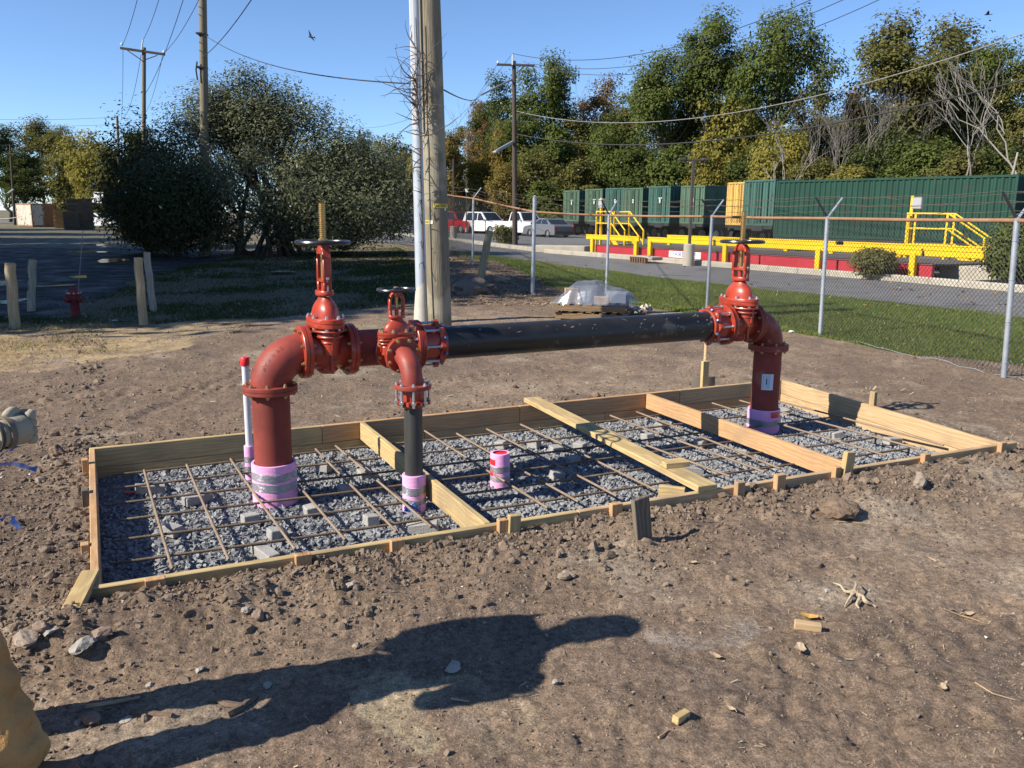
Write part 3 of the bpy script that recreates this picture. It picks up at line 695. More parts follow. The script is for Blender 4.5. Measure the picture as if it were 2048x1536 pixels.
# ------------------------------------------------------------------ reinforcing mat
rust = mk('rusty_rebar', (.125, .085, .055), .75, c2=(.20, .145, .095), sc=14, metal=.15, bump=.2, bsc=80, c3=(.27, .21, .145), sc3=7, t3=.6)
rust_pale = mk('dusty_rebar', (.27, .205, .145), .8, c2=(.20, .14, .095), sc=9, metal=.1, bump=.2, bsc=80)
MAT = thing('rebar_mat', 'mat of rusty ribbed reinforcing bars tied across the stone inside the form', 'rebar', Q(.5, .5, -.15))
def rebar(a, b, mat, rad=.0078, hook=None):
    a = V(a); b = V(b); L = (b - a).length; n = max(4, int(L / .009)); mb = MB()
    pts = [(-L / 2 + L * i / n, .004 * math.sin(i * .013 + L * 9), .004 * math.sin(i * .017 + a.x * 5)) for i in range(n + 1)]
    rr = [rad * (1.16 if i % 2 else .9) for i in range(n + 1)]
    if hook: pts.append((L / 2 + .003, .0, -.06)); rr.append(rad)
    mb.tube(pts, rr, 6)
    o = obj('rebar', mb.mesh('rebar', 60), mat, MAT); o.matrix_local = Matrix.Translation(MAT.location).inverted() @ frame((a + b) / 2, b - a); return o
ZR = ZG + .075
def zq(s, t, z): p = Q(s, t); return V((p.x, p.y, z))
r = rng(3)
for i in range(7):
    t = .075 + i * .137
    cuts = [(.012 + r.uniform(-.006, .006), c1f + (c1b - c1f) * t - .008), (c1f + (c1b - c1f) * t + .012, c2f + (c2b - c2f) * t - .008), (c2f + (c2b - c2f) * t + .012, .958 + r.uniform(-.05, .02))]
    for k, (a, b) in enumerate(cuts): rebar(zq(a, t, ZR - .008), zq(b, t + r.uniform(-.006, .006), ZR - .008), rust, hook=(k == 2 and i in (1, 2)))
# cross bars: pixel of back end and front end at bar height
for (bx, by), (fx, fy) in (((289, 940), (345, 1137)), ((374, 930), (458, 1118)), ((462, 918), (590, 1099)), ((545, 905), (690, 1082)), ((632, 897), (792, 1064)), ((672, 891), (862, 1054)),
                           ((850, 862), (1095, 1017)), ((914, 866), (1157, 1005)), ((974, 857), (1233, 993)), ((1042, 849), (1312, 980)), ((1160, 838), (1460, 953)), ((1221, 830), (1528, 945)), ((1274, 823), (1560, 938)), ((1425, 806), (1772, 912)), ((1480, 800), (1840, 900)), ((1553, 801), (1888, 890))):
    a = G(bx, by, ZR + .008); b = G(fx, fy, ZR + .008)
    # stay inside the boards
    q = zq(((b - FL).dot(FR - FL) / (FR - FL).length_squared), .012, ZR + .008)
    d = (b - a); t_ = form_st(b.x, b.y)[1]
    if t_ < .03: b = a + d * ((form_st(a.x, a.y)[1] - .03) / (form_st(a.x, a.y)[1] - t_))
    rebar(a, b, rust_pale)
# concrete bricks that carry the mat
brick_mat = mk('concrete_brick', (.36, .35, .335), .9, c2=(.28, .275, .265), sc=18, bump=.5, bsc=120, c3=(.26, .255, .25), sc3=9)
mb = MB(); mb.box((.092, .075, .058), bev=.004); BRK = mb.mesh('concrete_brick', 0)
mb = MB(); mb.box((.18, .07, .055), bev=.004); BRK2 = mb.mesh('concrete_brick', 0)
spots = [(742, 1037, 0, 'concrete brick lying flat in the left bay below the third cross bar'), (690, 976, 0, 'concrete brick in the shadow between the two risers'), (553, 1064, 0, 'concrete brick tilted beside the front rods near the left riser foot'),
         (530, 1103, 1, 'long concrete brick against the front board of the left bay'), (622, 1018, 0, 'concrete brick just right of the pink wrapped left riser'), (648, 933, 0, 'concrete brick near the back boards of the left bay'),
         (728, 945, 0, 'concrete brick standing beside the back of the left divider'), (845, 1052, 1, 'concrete brick by the blue tape of the small riser'), (300, 975, 1, 'concrete brick in the shade beside the red scrap at far left'), (395, 995, 1, 'concrete brick under the second cross bar at left'),
         (345, 1058, 0, 'concrete brick in the shade between the first two cross bars'), (500, 1035, 0, 'concrete brick left of the pink foot in the left bay'), (1003, 887, 0, 'concrete brick behind the pink stub'), (1068, 886, 0, 'concrete brick near the back boards of the middle bay'), (1112, 897, 0, 'concrete brick second from the back in the middle bay'),
         (1147, 918, 0, 'concrete brick in the shadow of the long pipe'), (1114, 948, 0, 'bright concrete brick right of the pink stub'), (1160, 890, 0, 'concrete brick left of the long plank at the back'), (1381, 938, 1, 'concrete brick tucked beside the block on the plank'), (1320, 849, 0, 'concrete brick in the far part of the third bay'),
         (1295, 872, 0, 'concrete brick right of the long plank in the third bay'), (1400, 885, 0, 'concrete brick in the dark beside the right divider'), (1568, 822, 0, 'concrete brick behind the right riser'), (1672, 868, 0, 'concrete brick in the right bay beside two others'), (1785, 880, 1, 'concrete brick nearest the right end of the form'), (1480, 905, 0, 'concrete brick by the front of the third bay')]
for i, (px, py, k, lab) in enumerate(spots):
    p = G(px, py, ZG + .03); o = obj('concrete_brick', BRK2 if k else BRK, brick_mat); o.location = (p.x, p.y, ZG + .022); rr = rng(60 + i)
    o.rotation_euler = (rr.uniform(-.12, .12), rr.uniform(-.15, .15), rr.uniform(-1.2, 1.2)); tag(o, lab, 'brick', 'concrete bricks under the rebar')
p = G(262, 985, ZG + .01); mb = MB(); mb.box((.09, .03, .012), bev=.003); o = obj('red_scrap', mb.mesh('red_scrap', 0), mk('red_plastic_scrap', (.5, .03, .04), .5)); o.location = p; o.rotation_euler = (0, .1, .4); tag(o, 'small red plastic scrap on the stone in the left bay', 'scrap')

# ------------------------------------------------------------------ the pipe manifold
PR = mk('red_paint', (.37, .045, .02), .36, c2=(.22, .028, .016), sc=9, lo=.46, hi=.66, rvar=.14, spec=.5, bump=.12, bsc=70, bdist=.004, c3=(.33, .06, .04), sc3=11, t3=.66, coat=.15)      # glossy valve enamel
PM = mk('red_primer', (.265, .048, .033), .52, c2=(.17, .034, .025), sc=8, lo=.45, hi=.66, rvar=.1, spec=.35, bump=.16, bsc=110, bdist=.003, c3=(.40, .16, .11), sc3=9, t3=.63)              # duller pipe paint
def ribmat():
    m = mk('red_pipe_coating', (.25, .05, .036), .68, c2=(.17, .036, .028), sc=4, spec=.25, c3=(.29, .095, .07), sc3=3.2, t3=.6)
    nt = m.node_tree; N = nt.nodes; L = nt.links; tc = N.new('ShaderNodeTexCoord'); w = N.new('ShaderNodeTexWave'); w.bands_direction = 'Z'; w.inputs['Scale'].default_value = 60; w.inputs['Distortion'].default_value = .4
    L.new(tc.outputs['Object'], w.inputs['Vector']); bp = N.new('ShaderNodeBump'); bp.inputs['Strength'].default_value = .35; bp.inputs['Distance'].default_value = .0015; L.new(w.outputs['Fac'], bp.inputs['Height']); L.new(bp.outputs[0], N['Principled BSDF'].inputs['Normal'])
    return m
PC = ribmat()
BLK = mk('black_pipe_coating', (.012, .012, .013), .40, c2=(.032, .030, .027), sc=4, stretch=(1, 1, .5), spec=.45, c3=(.085, .075, .062), sc3=5, t3=.62, rvar=.12, bump=.15, bsc=40, bdist=.004)
BLK2 = mk('dusty_black_pipe', (.03, .03, .029), .55, c2=(.055, .052, .046), sc=6, stretch=(3, 3, .3), c3=(.10, .092, .078), sc3=5, t3=.62)
ZINC = mk('zinc', (.62, .63, .65), .35, c2=(.5, .51, .53), sc=20, metal=.85)
BRASSY = mk('yellow_zinc', (.46, .34, .16), .45, metal=.6, c2=(.34, .22, .10), sc=30)
BRONZE = mk('bronze_stem', (.50, .33, .13), .35, metal=.85, c2=(.40, .25, .09), sc=12)
IRON = mk('black_enamel', (.012, .013, .015), .3, spec=.6, c2=(.03, .03, .03), sc=9)
PINK = mk('pink_foam', (.80, .42, .66), .75, c2=(.74, .35, .59), sc=7, spec=.25)
TAPE = mk('duct_tape', (.42, .43, .45), .3, c2=(.30, .31, .33), sc=9, metal=.55, bump=.5, bsc=25, bdist=.006, bstretch=(1, 1, 5))
U = V((AX.x, AX.y, 0)).normalized(); U = V((math.cos(math.radians(27.9)), math.sin(math.radians(27.9)), 0)); VV = V((-U.y, U.x, 0)); UP = V((0, 0, 1))
PL = G(551, 1000, ZG); PRR = G(1525, 860, ZG); U = (PRR - PL).normalized(); VV = V((-U.y, U.x, 0))
ZC = .848; RP = .115; FOD = .165; SPAN = (PRR - PL).length
MAN = thing('pipe_manifold', 'red flanged pipe manifold with three handwheel valves and a long black pipe between two risers', 'pipework', (PL.x, PL.y, ZG))
BASE = V(MAN.location)
def loc(t, b=0.0, z=0.0): return U * t + VV * b + V((0, 0, ZC - ZG + z))     # in the manifold's own space
BOLT = MB().lathe([(0, .009), (.0125, .009), (.0125, -.002), (0, -.002)], 6).lathe([(0, .019), (.0075, .019), (.0075, .008), (0, .008)], 8).mesh('bolt', 30)
ROD = MB().lathe([(0, .07), (.008, .07), (.008, -.07), (0, -.07)], 8).lathe([(0, .052), (.0145, .052), (.0145, .036), (0, .036)], 6).lathe([(0, -.052), (.0145, -.052), (.0145, -.036), (0, -.036)], 6).mesh('tie_bolt', 30)
NUT = MB().lathe([(0, .012), (.009, .012), (.014, .004), (.014, -.006), (0, -.006)], 8).mesh('set_screw', 30)
def flangepart(o, ax, R, th, mat, nb=8, bolts=(1,), bmat=None, rb=None, ph=.5, lip=True, name='flange'):
    """flange disc centred at o (manifold space), thickness th along ax"""
    prof = [(0, -th / 2), (R - .004, -th / 2), (R, -th / 2 + .004), (R, th / 2 - .004), (R - .004, th / 2), (0, th / 2)]
    if lip: prof = [(0, -th / 2), (R - .004, -th / 2), (R, -th / 2 + .004), (R, -.002), (R - .005, -.0015), (R - .005, .0015), (R, .002), (R, th / 2 - .004), (R - .004, th / 2), (0, th / 2)]
    M = alongZ(o, ax); f = obj(name, MB().lathe(prof, 40).mesh(name), mat, MAN); f.matrix_local = M
    rb = rb or R * .86
    for i in range(nb):
        a = 2 * PI * (i + ph) / nb
        for sgn in bolts:
            b = obj('bolt', BOLT, None, f); setm = bmat or BRASSY
            if not BOLT.materials: BOLT.materials.append(BRASSY)
            setmat(b, setm)
            b.matrix_local = T(rb * math.cos(a), rb * math.sin(a), sgn * th / 2) @ (Matrix() if sgn > 0 else RX(PI)) @ RZ(i * .7)
    return f
def elbow(c, d0, d1, Rb, rad, mat, name='elbow', n=12, flare=.0):
    """quarter bend whose two faces lie at c + d0*Rb and c + d1*Rb"""
    d0 = V(d0); d1 = V(d1); cc = c + d0 * Rb + d1 * Rb; pts = []
    for i in range(n + 1):
        a = PI / 2 * i / n; pts.append(cc - d1 * Rb * math.cos(a) - d0 * Rb * math.sin(a))
    rr = [rad * (1.0 + .05 * math.sin(PI * i / n)) for i in range(n + 1)]
    o = obj(name, MB().tube(pts, rr, 32).mesh(name, 50), mat, MAN); return o, cc
def pipe(a, b, rad, mat, name, n=32):
    a = V(a); b = V(b); L = (b - a).length
    o = obj(name, MB().lathe([(0, 0), (rad, 0), (rad, L), (0, L)], n).mesh(name), mat, MAN); o.matrix_local = alongZ(a, b - a); return o
def corr(rad, h, tapes=(), wob=0.0):
    """ribbed foam sleeve standing on z=0"""
    prof = [(rad - .016, h)]; n = int(h / .0085); out = [(rad - .016, h), (rad - .002, h + .001)]
    z = h - .002
    while z > 0: out.append((rad, z)); out.append((rad, z - .005)); out.append((rad - .0028, z - .0068)); z -= .0085
    out.append((rad, 0)); return MB().lathe(list(reversed(out)), 40)
def tapeband(rad, z0, z1, seed=0):
    prof = []; z = z0
    prof.append((rad - .004, z0))
    while z < z1: prof.append((rad + .0022, z + .001)); prof.append((rad + .0022, z + .005)); prof.append((rad - .0004, z + .0072)); z += .0085
    prof.append((rad - .004, z1)); mb = MB().lathe(prof, 40)
    r = rng(seed); mb.v = [(x * (1 + .0), y, z + .004 * math.sin(3 * math.atan2(y, x) + seed)) for x, y, z in mb.v]; return mb
def wrap(x, rad, h, bands, parent, at, label=None):
    o = obj('foam_sleeve', corr(rad, h).mesh('foam_sleeve', 40), PINK, parent); o.matrix_local = T(at)
    for k, (a, b) in enumerate(bands):
        q = obj('duct_tape', tapeband(rad, a, b, k + x).mesh('duct_tape', 40), TAPE, o)
    return o

def gate_valve(M, k, axis_flange_r, ff, rising, pipe_r, wheel_r, z_wheel, z_stem, bb, bf, name='gate_valve'):
    """k scales the bonnet; local X runs along the bore, Y across, Z up"""
    body = MB(); hx = ff / 2
    body.lathe([(pipe_r * .98, -hx), (pipe_r * .98, -hx * .5), (pipe_r * 1.06, -hx * .4), (pipe_r * 1.06, hx * .4), (pipe_r * .98, hx * .5), (pipe_r * .98, hx)], 32, RY(PI / 2))
    zb = bf[0]
    # oval neck with its ribs
    ax_, by_ = bb[0] * .78, bb[1] * .80
    body.lathe([(1, -.01 * k), (1, zb)], 32, None, ax_, by_)
    for zz, e in ((zb - .018 * k, 1.22), (zb - .052 * k, 1.14), (zb - .088 * k, 1.02)):
        body.lathe([(.6, zz - .006 * k), (e, zz - .006 * k), (e * 1.02, zz), (e, zz + .006 * k), (.6, zz + .006 * k)], 32, None, ax_, by_)
    for sy in (-1, 1):
        body.box((.02 * k, .02 * k, zb * .8), c=(0, sy * by_ * 1.0, zb * .55)); body.box((.02 * k, .02 * k, .2 * k), c=(0, sy * pipe_r * 1.05, -.03 * k))
    body.box((.05 * k, pipe_r * 2.12, .03 * k), c=(0, 0, -.03 * k), bev=.006)
    # keel under the body
    body.lathe([(0, -pipe_r * 1.24), (.7, -pipe_r * 1.22), (1, -pipe_r * 1.02), (1, 0)], 24, None, ax_ * .8, by_ * .55)
    o = obj(name, body.mesh(name, 40), PR, MAN); o.matrix_local = M
    # bonnet: oval flange pair and dome
    bon = MB(); z0, z1 = bf
    bon.lathe([(0, z0), (.97, z0), (1, z0 + .005 * k), (1, z0 + (z1 - z0) * .42), (.965, z0 + (z1 - z0) * .47), (.965, z0 + (z1 - z0) * .53), (1, z0 + (z1 - z0) * .58), (1, z1 - .005 * k), (.97, z1), (0, z1)], 40, None, bb[0], bb[1])
    zt = bf[1] + .135 * k
    prof = [(1.0, z1 - .003), (.98, z1 + .02 * k), (.94, z1 + .045 * k), (.84, z1 + .07 * k), (.68, z1 + .092 * k), (.52, z1 + .11 * k), (.44, zt - .008 * k), (.42, zt), (0, zt)]
    bon.lathe(prof, 40, None, bb[0] * .72, bb[1] * .70)
    b = obj('bonnet', bon.mesh('bonnet', 40), PR, o)
    for i in range(8):
        a = 2 * PI * (i + .5) / 8; q = obj('bolt', BOLT, None, b); setmat(q, ZINC if rising else BRASSY); q.matrix_local = T(bb[0] * .87 * math.cos(a), bb[1] * .88 * math.sin(a), z1)
        q = obj('bolt', BOLT, None, b); setmat(q, ZINC if rising else BRASSY); q.matrix_local = T(bb[0] * .87 * math.cos(a), bb[1] * .88 * math.sin(a), z0) @ RX(PI)
    # yoke: base plate, two arms, top hub
    yk = MB(); yb = zt; yt = z_wheel - .02 * k; w = .062 * k; wt = .05 * k
    yk.lathe([(0, yb), (.95, yb), (1, yb + .006 * k), (1, yb + .024 * k), (.95, yb + .03 * k), (0, yb + .03 * k)], 24, None, .055 * k, .088 * k)
    for sy in (-1, 1):
        pts = [(0, sy * w, yb + .02 * k), (0, sy * w * 1.12, yb + .08 * k), (0, sy * w * 1.1, yt - .075 * k), (0, sy * w * .85, yt - .035 * k), (0, sy * w * .42, yt - .008 * k)]
        # flat arms
        for i in range(len(pts) - 1):
            a, c = V(pts[i]), V(pts[i + 1]); mid = (a + c) / 2; d = c - a; yk.box((.052 * k, .024 * k, d.length + .012 * k), T(mid) @ RX(-math.atan2(d.y, d.z)), bev=.005 * k)
    yk.lathe([(0, yt - .05 * k), (.03 * k, yt - .05 * k), (.034 * k, yt - .03 * k), (.03 * k, yt), (0, yt)], 20, None, 1, 1.25)
    obj('yoke', yk.mesh('yoke', 40), PR, o)
    gl = MB(); zg = yb + .085 * k
    gl.lathe([(0, zg), (1, zg), (1, zg + .016 * k), (.5, zg + .018 * k), (.45, zg + .03 * k), (0, zg + .03 * k)], 20, None, .032 * k, .085 * k); gl.lathe([(.02 * k, yb), (.02 * k, zg)], 12)
    g = obj('gland', gl.mesh('gland', 40), PR, o)
    for sy in (-1, 1):
        e = obj('gland_bolt', MB().lathe([(0, -.09), (.008, -.09), (.008, .05), (0, .05)], 8).lathe([(0, .03), (.015, .03), (.015, .016), (0, .016)], 6).mesh('gland_bolt', 30), ZINC, o)
        e.matrix_local = T(0, sy * .072 * k, zg) @ Matrix.Scale(k, 4)
    st = MB(); rs = .021 * k; n = int((z_stem - (yb + .02)) / (.0065)); pz = yb + .02
    if rising:
        pr = [(0, pz), (rs * .9, pz), (rs * .9, yt - .02)]
        z = yt - .02
        while z < z_stem - .012: pr += [(rs * 1.04, z + .001), (rs * 1.04, z + .006), (rs * .82, z + .007), (rs * .82, z + .0115)]; z += .0125
        pr += [(rs * .95, z_stem), (0, z_stem)]; st.lathe(pr, 16)
    else:
        st.lathe([(0, pz), (rs * .8, pz), (rs * .8, z_stem), (0, z_stem)], 12)
    obj('stem', st.mesh('stem', 40), BRONZE, o)
    wh = MB(); wh.torus(wheel_r - .013 * k, .0135 * k, 40, 8, T(0, 0, z_wheel)); wh.lathe([(0, z_wheel - .012), (.034 * k, z_wheel - .012), (.034 * k, z_wheel + .012), (0, z_wheel + .012)], 16)
    for i in range(5):
        a = 2 * PI * i / 5 + .3; p0 = V((math.cos(a) * .03 * k, math.sin(a) * .03 * k, z_wheel - .004)); p1 = V((math.cos(a) * (wheel_r - .014 * k), math.sin(a) * (wheel_r - .014 * k), z_wheel))
        wh.tube([p0, (p0 + p1) / 2 + V((0, 0, -.006)), p1], [.012 * k, .010 * k, .012 * k], 6)
    w_ = obj('handwheel', wh.mesh('handwheel', 40), IRON, o)
    nt_ = obj('stem_nut', MB().lathe([(0, z_wheel + .03 * k), (.018 * k, z_wheel + .03 * k), (.03 * k, z_wheel + .018 * k), (.03 * k, z_wheel + .008), (0, z_wheel + .008)], 8).mesh('stem_nut', 30), BRONZE, w_)
    return o
def vframe(o, x): return frame(o, x)
def adaptor(t, sgn, R, name='coupling_adaptor'):
    """restrained flange adaptor: flange, sleeve, lugged ring, tie bolts. sgn +1: ring lies further along U"""
    o = obj(name, MB().lathe([(0, -.085), (RP * 1.10, -.085), (RP * 1.12, .06), (RP * 1.06, .085), (0, .085)], 32).mesh(name), PR, MAN); o.matrix_local = alongZ(loc(t), U * sgn)
    f = MB().lathe([(RP, -.088), (R - .003, -.088), (R, -.083), (R, -.066), (R - .003, -.062), (RP, -.062)], 40); obj('flange', f.mesh('flange'), PR, o)
    rg = MB(); n = 8
    poly = []
    for i in range(n * 6):
        a = 2 * PI * i / (n * 6); k = .5 + .5 * math.cos(a * n); rr = R * .80 + (R * .19) * k ** 1.5; poly.append((rr * math.cos(a), rr * math.sin(a)))
    rg.prism(poly, .03, T(0, 0, .045)); rg.lathe([(RP, .04), (RP * 1.16, .05), (RP * 1.14, .10), (RP, .105)], 32)
    obj('gland_ring', rg.mesh('gland_ring', 30), PR, o)
    for i in range(n):
        a = 2 * PI * i / n; q = obj('tie_bolt', ROD, None, o)
        if not ROD.materials: ROD.materials.append(ZINC)
        q.matrix_local = T(R * .87 * math.cos(a), R * .87 * math.sin(a), -.008) @ Matrix.Scale(1.25, 4, (0, 0, 1))
        a += PI / n; q = obj('set_screw', NUT, None, o)
        if not NUT.materials: NUT.materials.append(mk('blue_steel', (.18, .22, .33), .3, metal=.7))
        q.matrix_local = T(RP * 1.2 * math.cos(a), RP * 1.2 * math.sin(a), .085) @ RZ(a) @ RY(PI / 2)
    return o
CF_ = .215                         # centre to face of the large bend
FF = .29
# left riser
pipe((0, 0, 0), (0, 0, ZC - ZG - CF_), RP, PC, 'riser_pipe')
wrap(1, RP + .022, .265, ((.10, .145), (.165, .21)), MAN, (0, 0, -.01))
flangepart(loc(0, 0, -CF_), UP, FOD, .052, PM, 8, (1, -1), ph=.2)
eb, ec = elbow(loc(0), -UP, U, CF_, RP * 1.02, PM)
flangepart(loc(CF_), U, FOD, .056, PR, 8, (1, -1), ph=.5)
gate_valve(vframe(loc(CF_ + FF / 2), U), 1.0, FOD, FF, True, RP, .172, .675, .915, (.112, .200), (.155, .215))
flangepart(loc(CF_ + FF), U, FOD, .056, PR, 8, (1, -1), ph=.5)
t0 = CF_ + FF; tt = t0 + .225; t1 = t0 + .45
tee = obj('tee', MB().lathe([(RP, t0), (RP * 1.03, t0 + .03), (RP * 1.03, t1 - .03), (RP, t1)], 32, alongZ(loc(0), U)).lathe([(.066, .0), (.066, .19)], 24, alongZ(loc(tt), -VV)).mesh('tee'), PM, MAN)
flangepart(loc(t1), U, FOD, .05, PR, 8, (-1,), ZINC, ph=.5)
# branch: small valve, bend and black riser
F4 = .112; r4 = .060
PS = G(834, 1018, ZG) - BASE; bdist = -(PS.dot(VV)); tS = PS.dot(U)
flangepart(loc(tt, -.185), -VV, F4, .036, PR, 8, (-1, 1), ph=.5)
ff4 = .19
gate_valve(vframe(loc(tt, -.185 - ff4 / 2), -VV), .62, F4, ff4, False, r4, .122, .395, .41, (.068, .125), (.098, .135))
flangepart(loc(tt, -.185 - ff4), -VV, F4, .036, PR, 8, (-1, 1), ph=.5)
cf4 = .165; bS = -.185 - ff4 - cf4
es, ecs = elbow(loc(tt, bS), -UP, VV, cf4, r4 * 1.02, PM, 'small_elbow')
flangepart(loc(tt, bS, -cf4), UP, F4, .026, PM, 8, (1,), ZINC, ph=.2, lip=False)
c4 = obj('coupling_adaptor', MB().lathe([(r4, 0), (r4 * 1.12, -.02), (r4 * 1.12, -.10), (r4, -.12)], 28).mesh('coupling_adaptor'), PR, MAN); c4.matrix_local = T(loc(tt, bS, -cf4))
poly = []
for i in range(48):
    a = 2 * PI * i / 48; rr = F4 * .72 + F4 * .24 * (.5 + .5 * math.cos(a * 8 + 1.2)) ** 1.5; poly.append((rr * math.cos(a), rr * math.sin(a)))
obj('gland_ring', MB().prism(poly, .022, T(0, 0, -.105)).lathe([(r4, -.13), (r4 * 1.2, -.12), (r4 * 1.2, -.085), (r4, -.08)], 28).mesh('gland_ring', 30), PR, c4)
for i in range(8):
    a = 2 * PI * (i + .2) / 8; q = obj('tie_bolt', ROD, None, c4); q.matrix_local = T(F4 * .87 * math.cos(a), F4 * .87 * math.sin(a), -.045)
    a += PI / 8; q = obj('set_screw', NUT, None, c4); q.matrix_local = T(r4 * 1.3 * math.cos(a), r4 * 1.3 * math.sin(a), -.105) @ RZ(a) @ RY(PI / 2) @ Matrix.Scale(.9, 4)
pipe(U * tt + VV * bS, loc(tt, bS, -cf4 - .1), r4 * .93, BLK2, 'small_riser')
wrap(2, r4 + .012, .235, ((.055, .085), (.115, .16)), MAN, U * tt + VV * bS + V((0, 0, -.01)))
bt = MB(); va_ = math.atan2(-PS.y - BASE.y, -PS.x - BASE.x) - .15; vs_ = []
for i in range(11):
    for j in range(8):
        a_ = va_ + (i / 10 - .5) * 1.5; z_ = .0 + .065 * j / 7 + .012 * math.sin(i * 1.3); R_ = .0745 + .0025 * math.sin(i * 2.1 + j) + .003 * math.sin(j * 2.4); vs_.append((R_ * math.cos(a_), R_ * math.sin(a_), z_))
bt.add(vs_, [(i * 8 + j, (i + 1) * 8 + j, (i + 1) * 8 + j + 1, i * 8 + j + 1) for i in range(10) for j in range(7)])
BLUE = mk('blue_tape', (.012, .07, .30), .35, c2=(.02, .11, .42), sc=30, bump=.4, bsc=40)
o = obj('blue_tape', bt.mesh('blue_tape', 20), BLUE, MAN); o.matrix_local = T(U * tt + VV * bS + V((-.004, 0, -.005)))
# long black pipe and the right hand end
adaptor(t1 + .09, 1, FOD)
ta = t1 + .14; tv = SPAN - CF_ - FF; tb = tv - .14
lp = pipe(loc(ta), loc(tb), RP * .97, BLK, 'long_pipe')
Mi_ = alongZ(loc(ta), U).to_3x3().inverted()
scuff = mk('pale_scuff', (.17, .155, .13), .9); rr = rng(5)
for i in range(44):
    t = rr.uniform(.05, .97) * (tb - ta); el_ = rr.uniform(-.3, 1.1); w3 = Mi_ @ (-VV * math.cos(el_) + UP * math.sin(el_)); a = math.atan2(w3.y, w3.x); L = rr.uniform(.008, .045); w = rr.uniform(.003, .014); t = (tb - ta) * (1 - .09 * rr.uniform() ** 1.5) if i > 30 else t; w = w * (1.8 if i > 30 else 1); R_ = RP * .97 + .0008
    mb = MB(); n = 6; pts = []; sl = rr.uniform(-.8, .8)
    for k in range(n + 1):
        q = k / n - .5; ww = w * math.cos(q * PI * .95)
        for sgn in (-1, 1): aa = a + (q * L * sl + sgn * ww / 2) / R_; pts.append((R_ * math.cos(aa), R_ * math.sin(aa), t + q * L))
    mb.add(pts, [(2 * k, 2 * k + 1, 2 * k + 3, 2 * k + 2) for k in range(n)]); obj('scuff', mb.mesh('scuff', 0), scuff, lp)
adaptor(tv - .09, -1, FOD)
# pale dried mud at the pipe's right end
flangepart(loc(tv), U, FOD, .05, PR, 8, (1,), ZINC, ph=.5)
gate_valve(vframe(loc(tv + FF / 2), U), 1.0, FOD, FF, True, RP, .178, .66, .90, (.112, .200), (.155, .215))
flangepart(loc(tv + FF), U, FOD, .056, PM, 8, (1, -1), ph=.5)
elbow(loc(SPAN), -UP, -U, CF_, RP * 1.02, PM)
flangepart(loc(SPAN, 0, -CF_), UP, FOD, .052, PM, 8, (1, -1), ph=.2)
rp_ = pipe(U * SPAN, loc(SPAN, 0, -CF_), RP, PC, 'riser_pipe')
wrap(3, RP + .02, .205, ((.07, .12),), MAN, U * SPAN + V((0, 0, -.01)))
# data label stuck on the right riser
def curved(w, h, R, z, ang, mat, name, parent, n=8, e=.0012):
    mb = MB(); pts = []
    for i in range(n + 1):
        a = ang + (i / n - .5) * w / R
        for zz in (z - h / 2, z + h / 2): pts.append(((R + e) * math.cos(a), (R + e) * math.sin(a), zz))
    mb.add(pts, [(2 * i, 2 * i + 2, 2 * i + 3, 2 * i + 1) for i in range(n)]); return obj(name, mb.mesh(name, 60), mat, parent)
vd = math.atan2(-PRR.y, -PRR.x)
M_ = rp_.matrix_local.to_3x3().inverted() @ V((math.cos(vd), math.sin(vd), 0)); av = math.atan2(M_.y, M_.x) ; sg = 1
paper = mk('paper_label', (.62, .66, .72), .7, c2=(.52, .56, .62), sc=30, stretch=(1, 1, 6))
lbl = curved(.095, .135, RP, .44, av + .12, paper, 'paper_label', rp_)
curved(.008, .05, RP, .445, av + .04, mk('ink', (.02, .02, .025), .7), 'barcode', lbl, 2, .0018)
for k in range(6): curved(.003, .11, RP, .44, av - .2 + k * .075 + .3 * (k > 1) * .3, mk('grey_ink', (.28, .32, .4), .7), 'print_line', lbl, 1, .0015)
rt = obj('red_tape', MB().lathe([(RP + .021, .145), (RP + .0235, .15), (RP + .0235, .19), (RP + .021, .195)], 40).mesh('red_tape', 50), mk('red_tape', (.55, .03, .03), .4), MAN)
me = rt.data; bmx = bmesh.new(); bmx.from_mesh(me); va = math.atan2(-PRR.y, -PRR.x) + .75
bmesh.ops.delete(bmx, geom=[f for f in bmx.faces if abs((math.atan2(f.calc_center_median().y, f.calc_center_median().x) - va + PI) % (2 * PI) - PI) > .3], context='FACES'); bmx.to_mesh(me); bmx.free()
rt.matrix_local = T(U * SPAN + V((0, 0, -.01)))
# raised founders' letters on the two bends
def letters(body, size, cc, d0, d1, Rb, rad, th0, ph0, parent, flip=1, mat=None):
    m = textmesh(body, size, .0012); nv = len(m.vertices); co = np.zeros(nv * 3); m.vertices.foreach_get('co', co); co = co.reshape(-1, 3); out = []
    d0 = V(d0); d1 = V(d1); ax = d0.cross(d1).normalized()
    for x, y, z in co:
        a = th0 + flip * x / Rb; p = ph0 + y / rad; ctr = cc - d1 * Rb * math.cos(a) - d0 * Rb * math.sin(a); rd = (ctr - cc).normalized()
        out.append(ctr + (rd * math.cos(p) + ax * math.sin(p)) * (rad + z + .001))
    m.vertices.foreach_set('co', np.array([q[:] for q in out]).ravel()); m.update()
    return obj('raised_letters', m, mat or PM, parent)
letters('UNION', .034, ecs, -UP, VV, cf4, r4 * 1.06, .85, 1.25, es, 1)
letters('FAB 8 90', .036, ec, -UP, U, CF_, RP * 1.06, .75, .75 if (-UP).cross(U).dot(VV) < 0 else -.75, eb, 1)

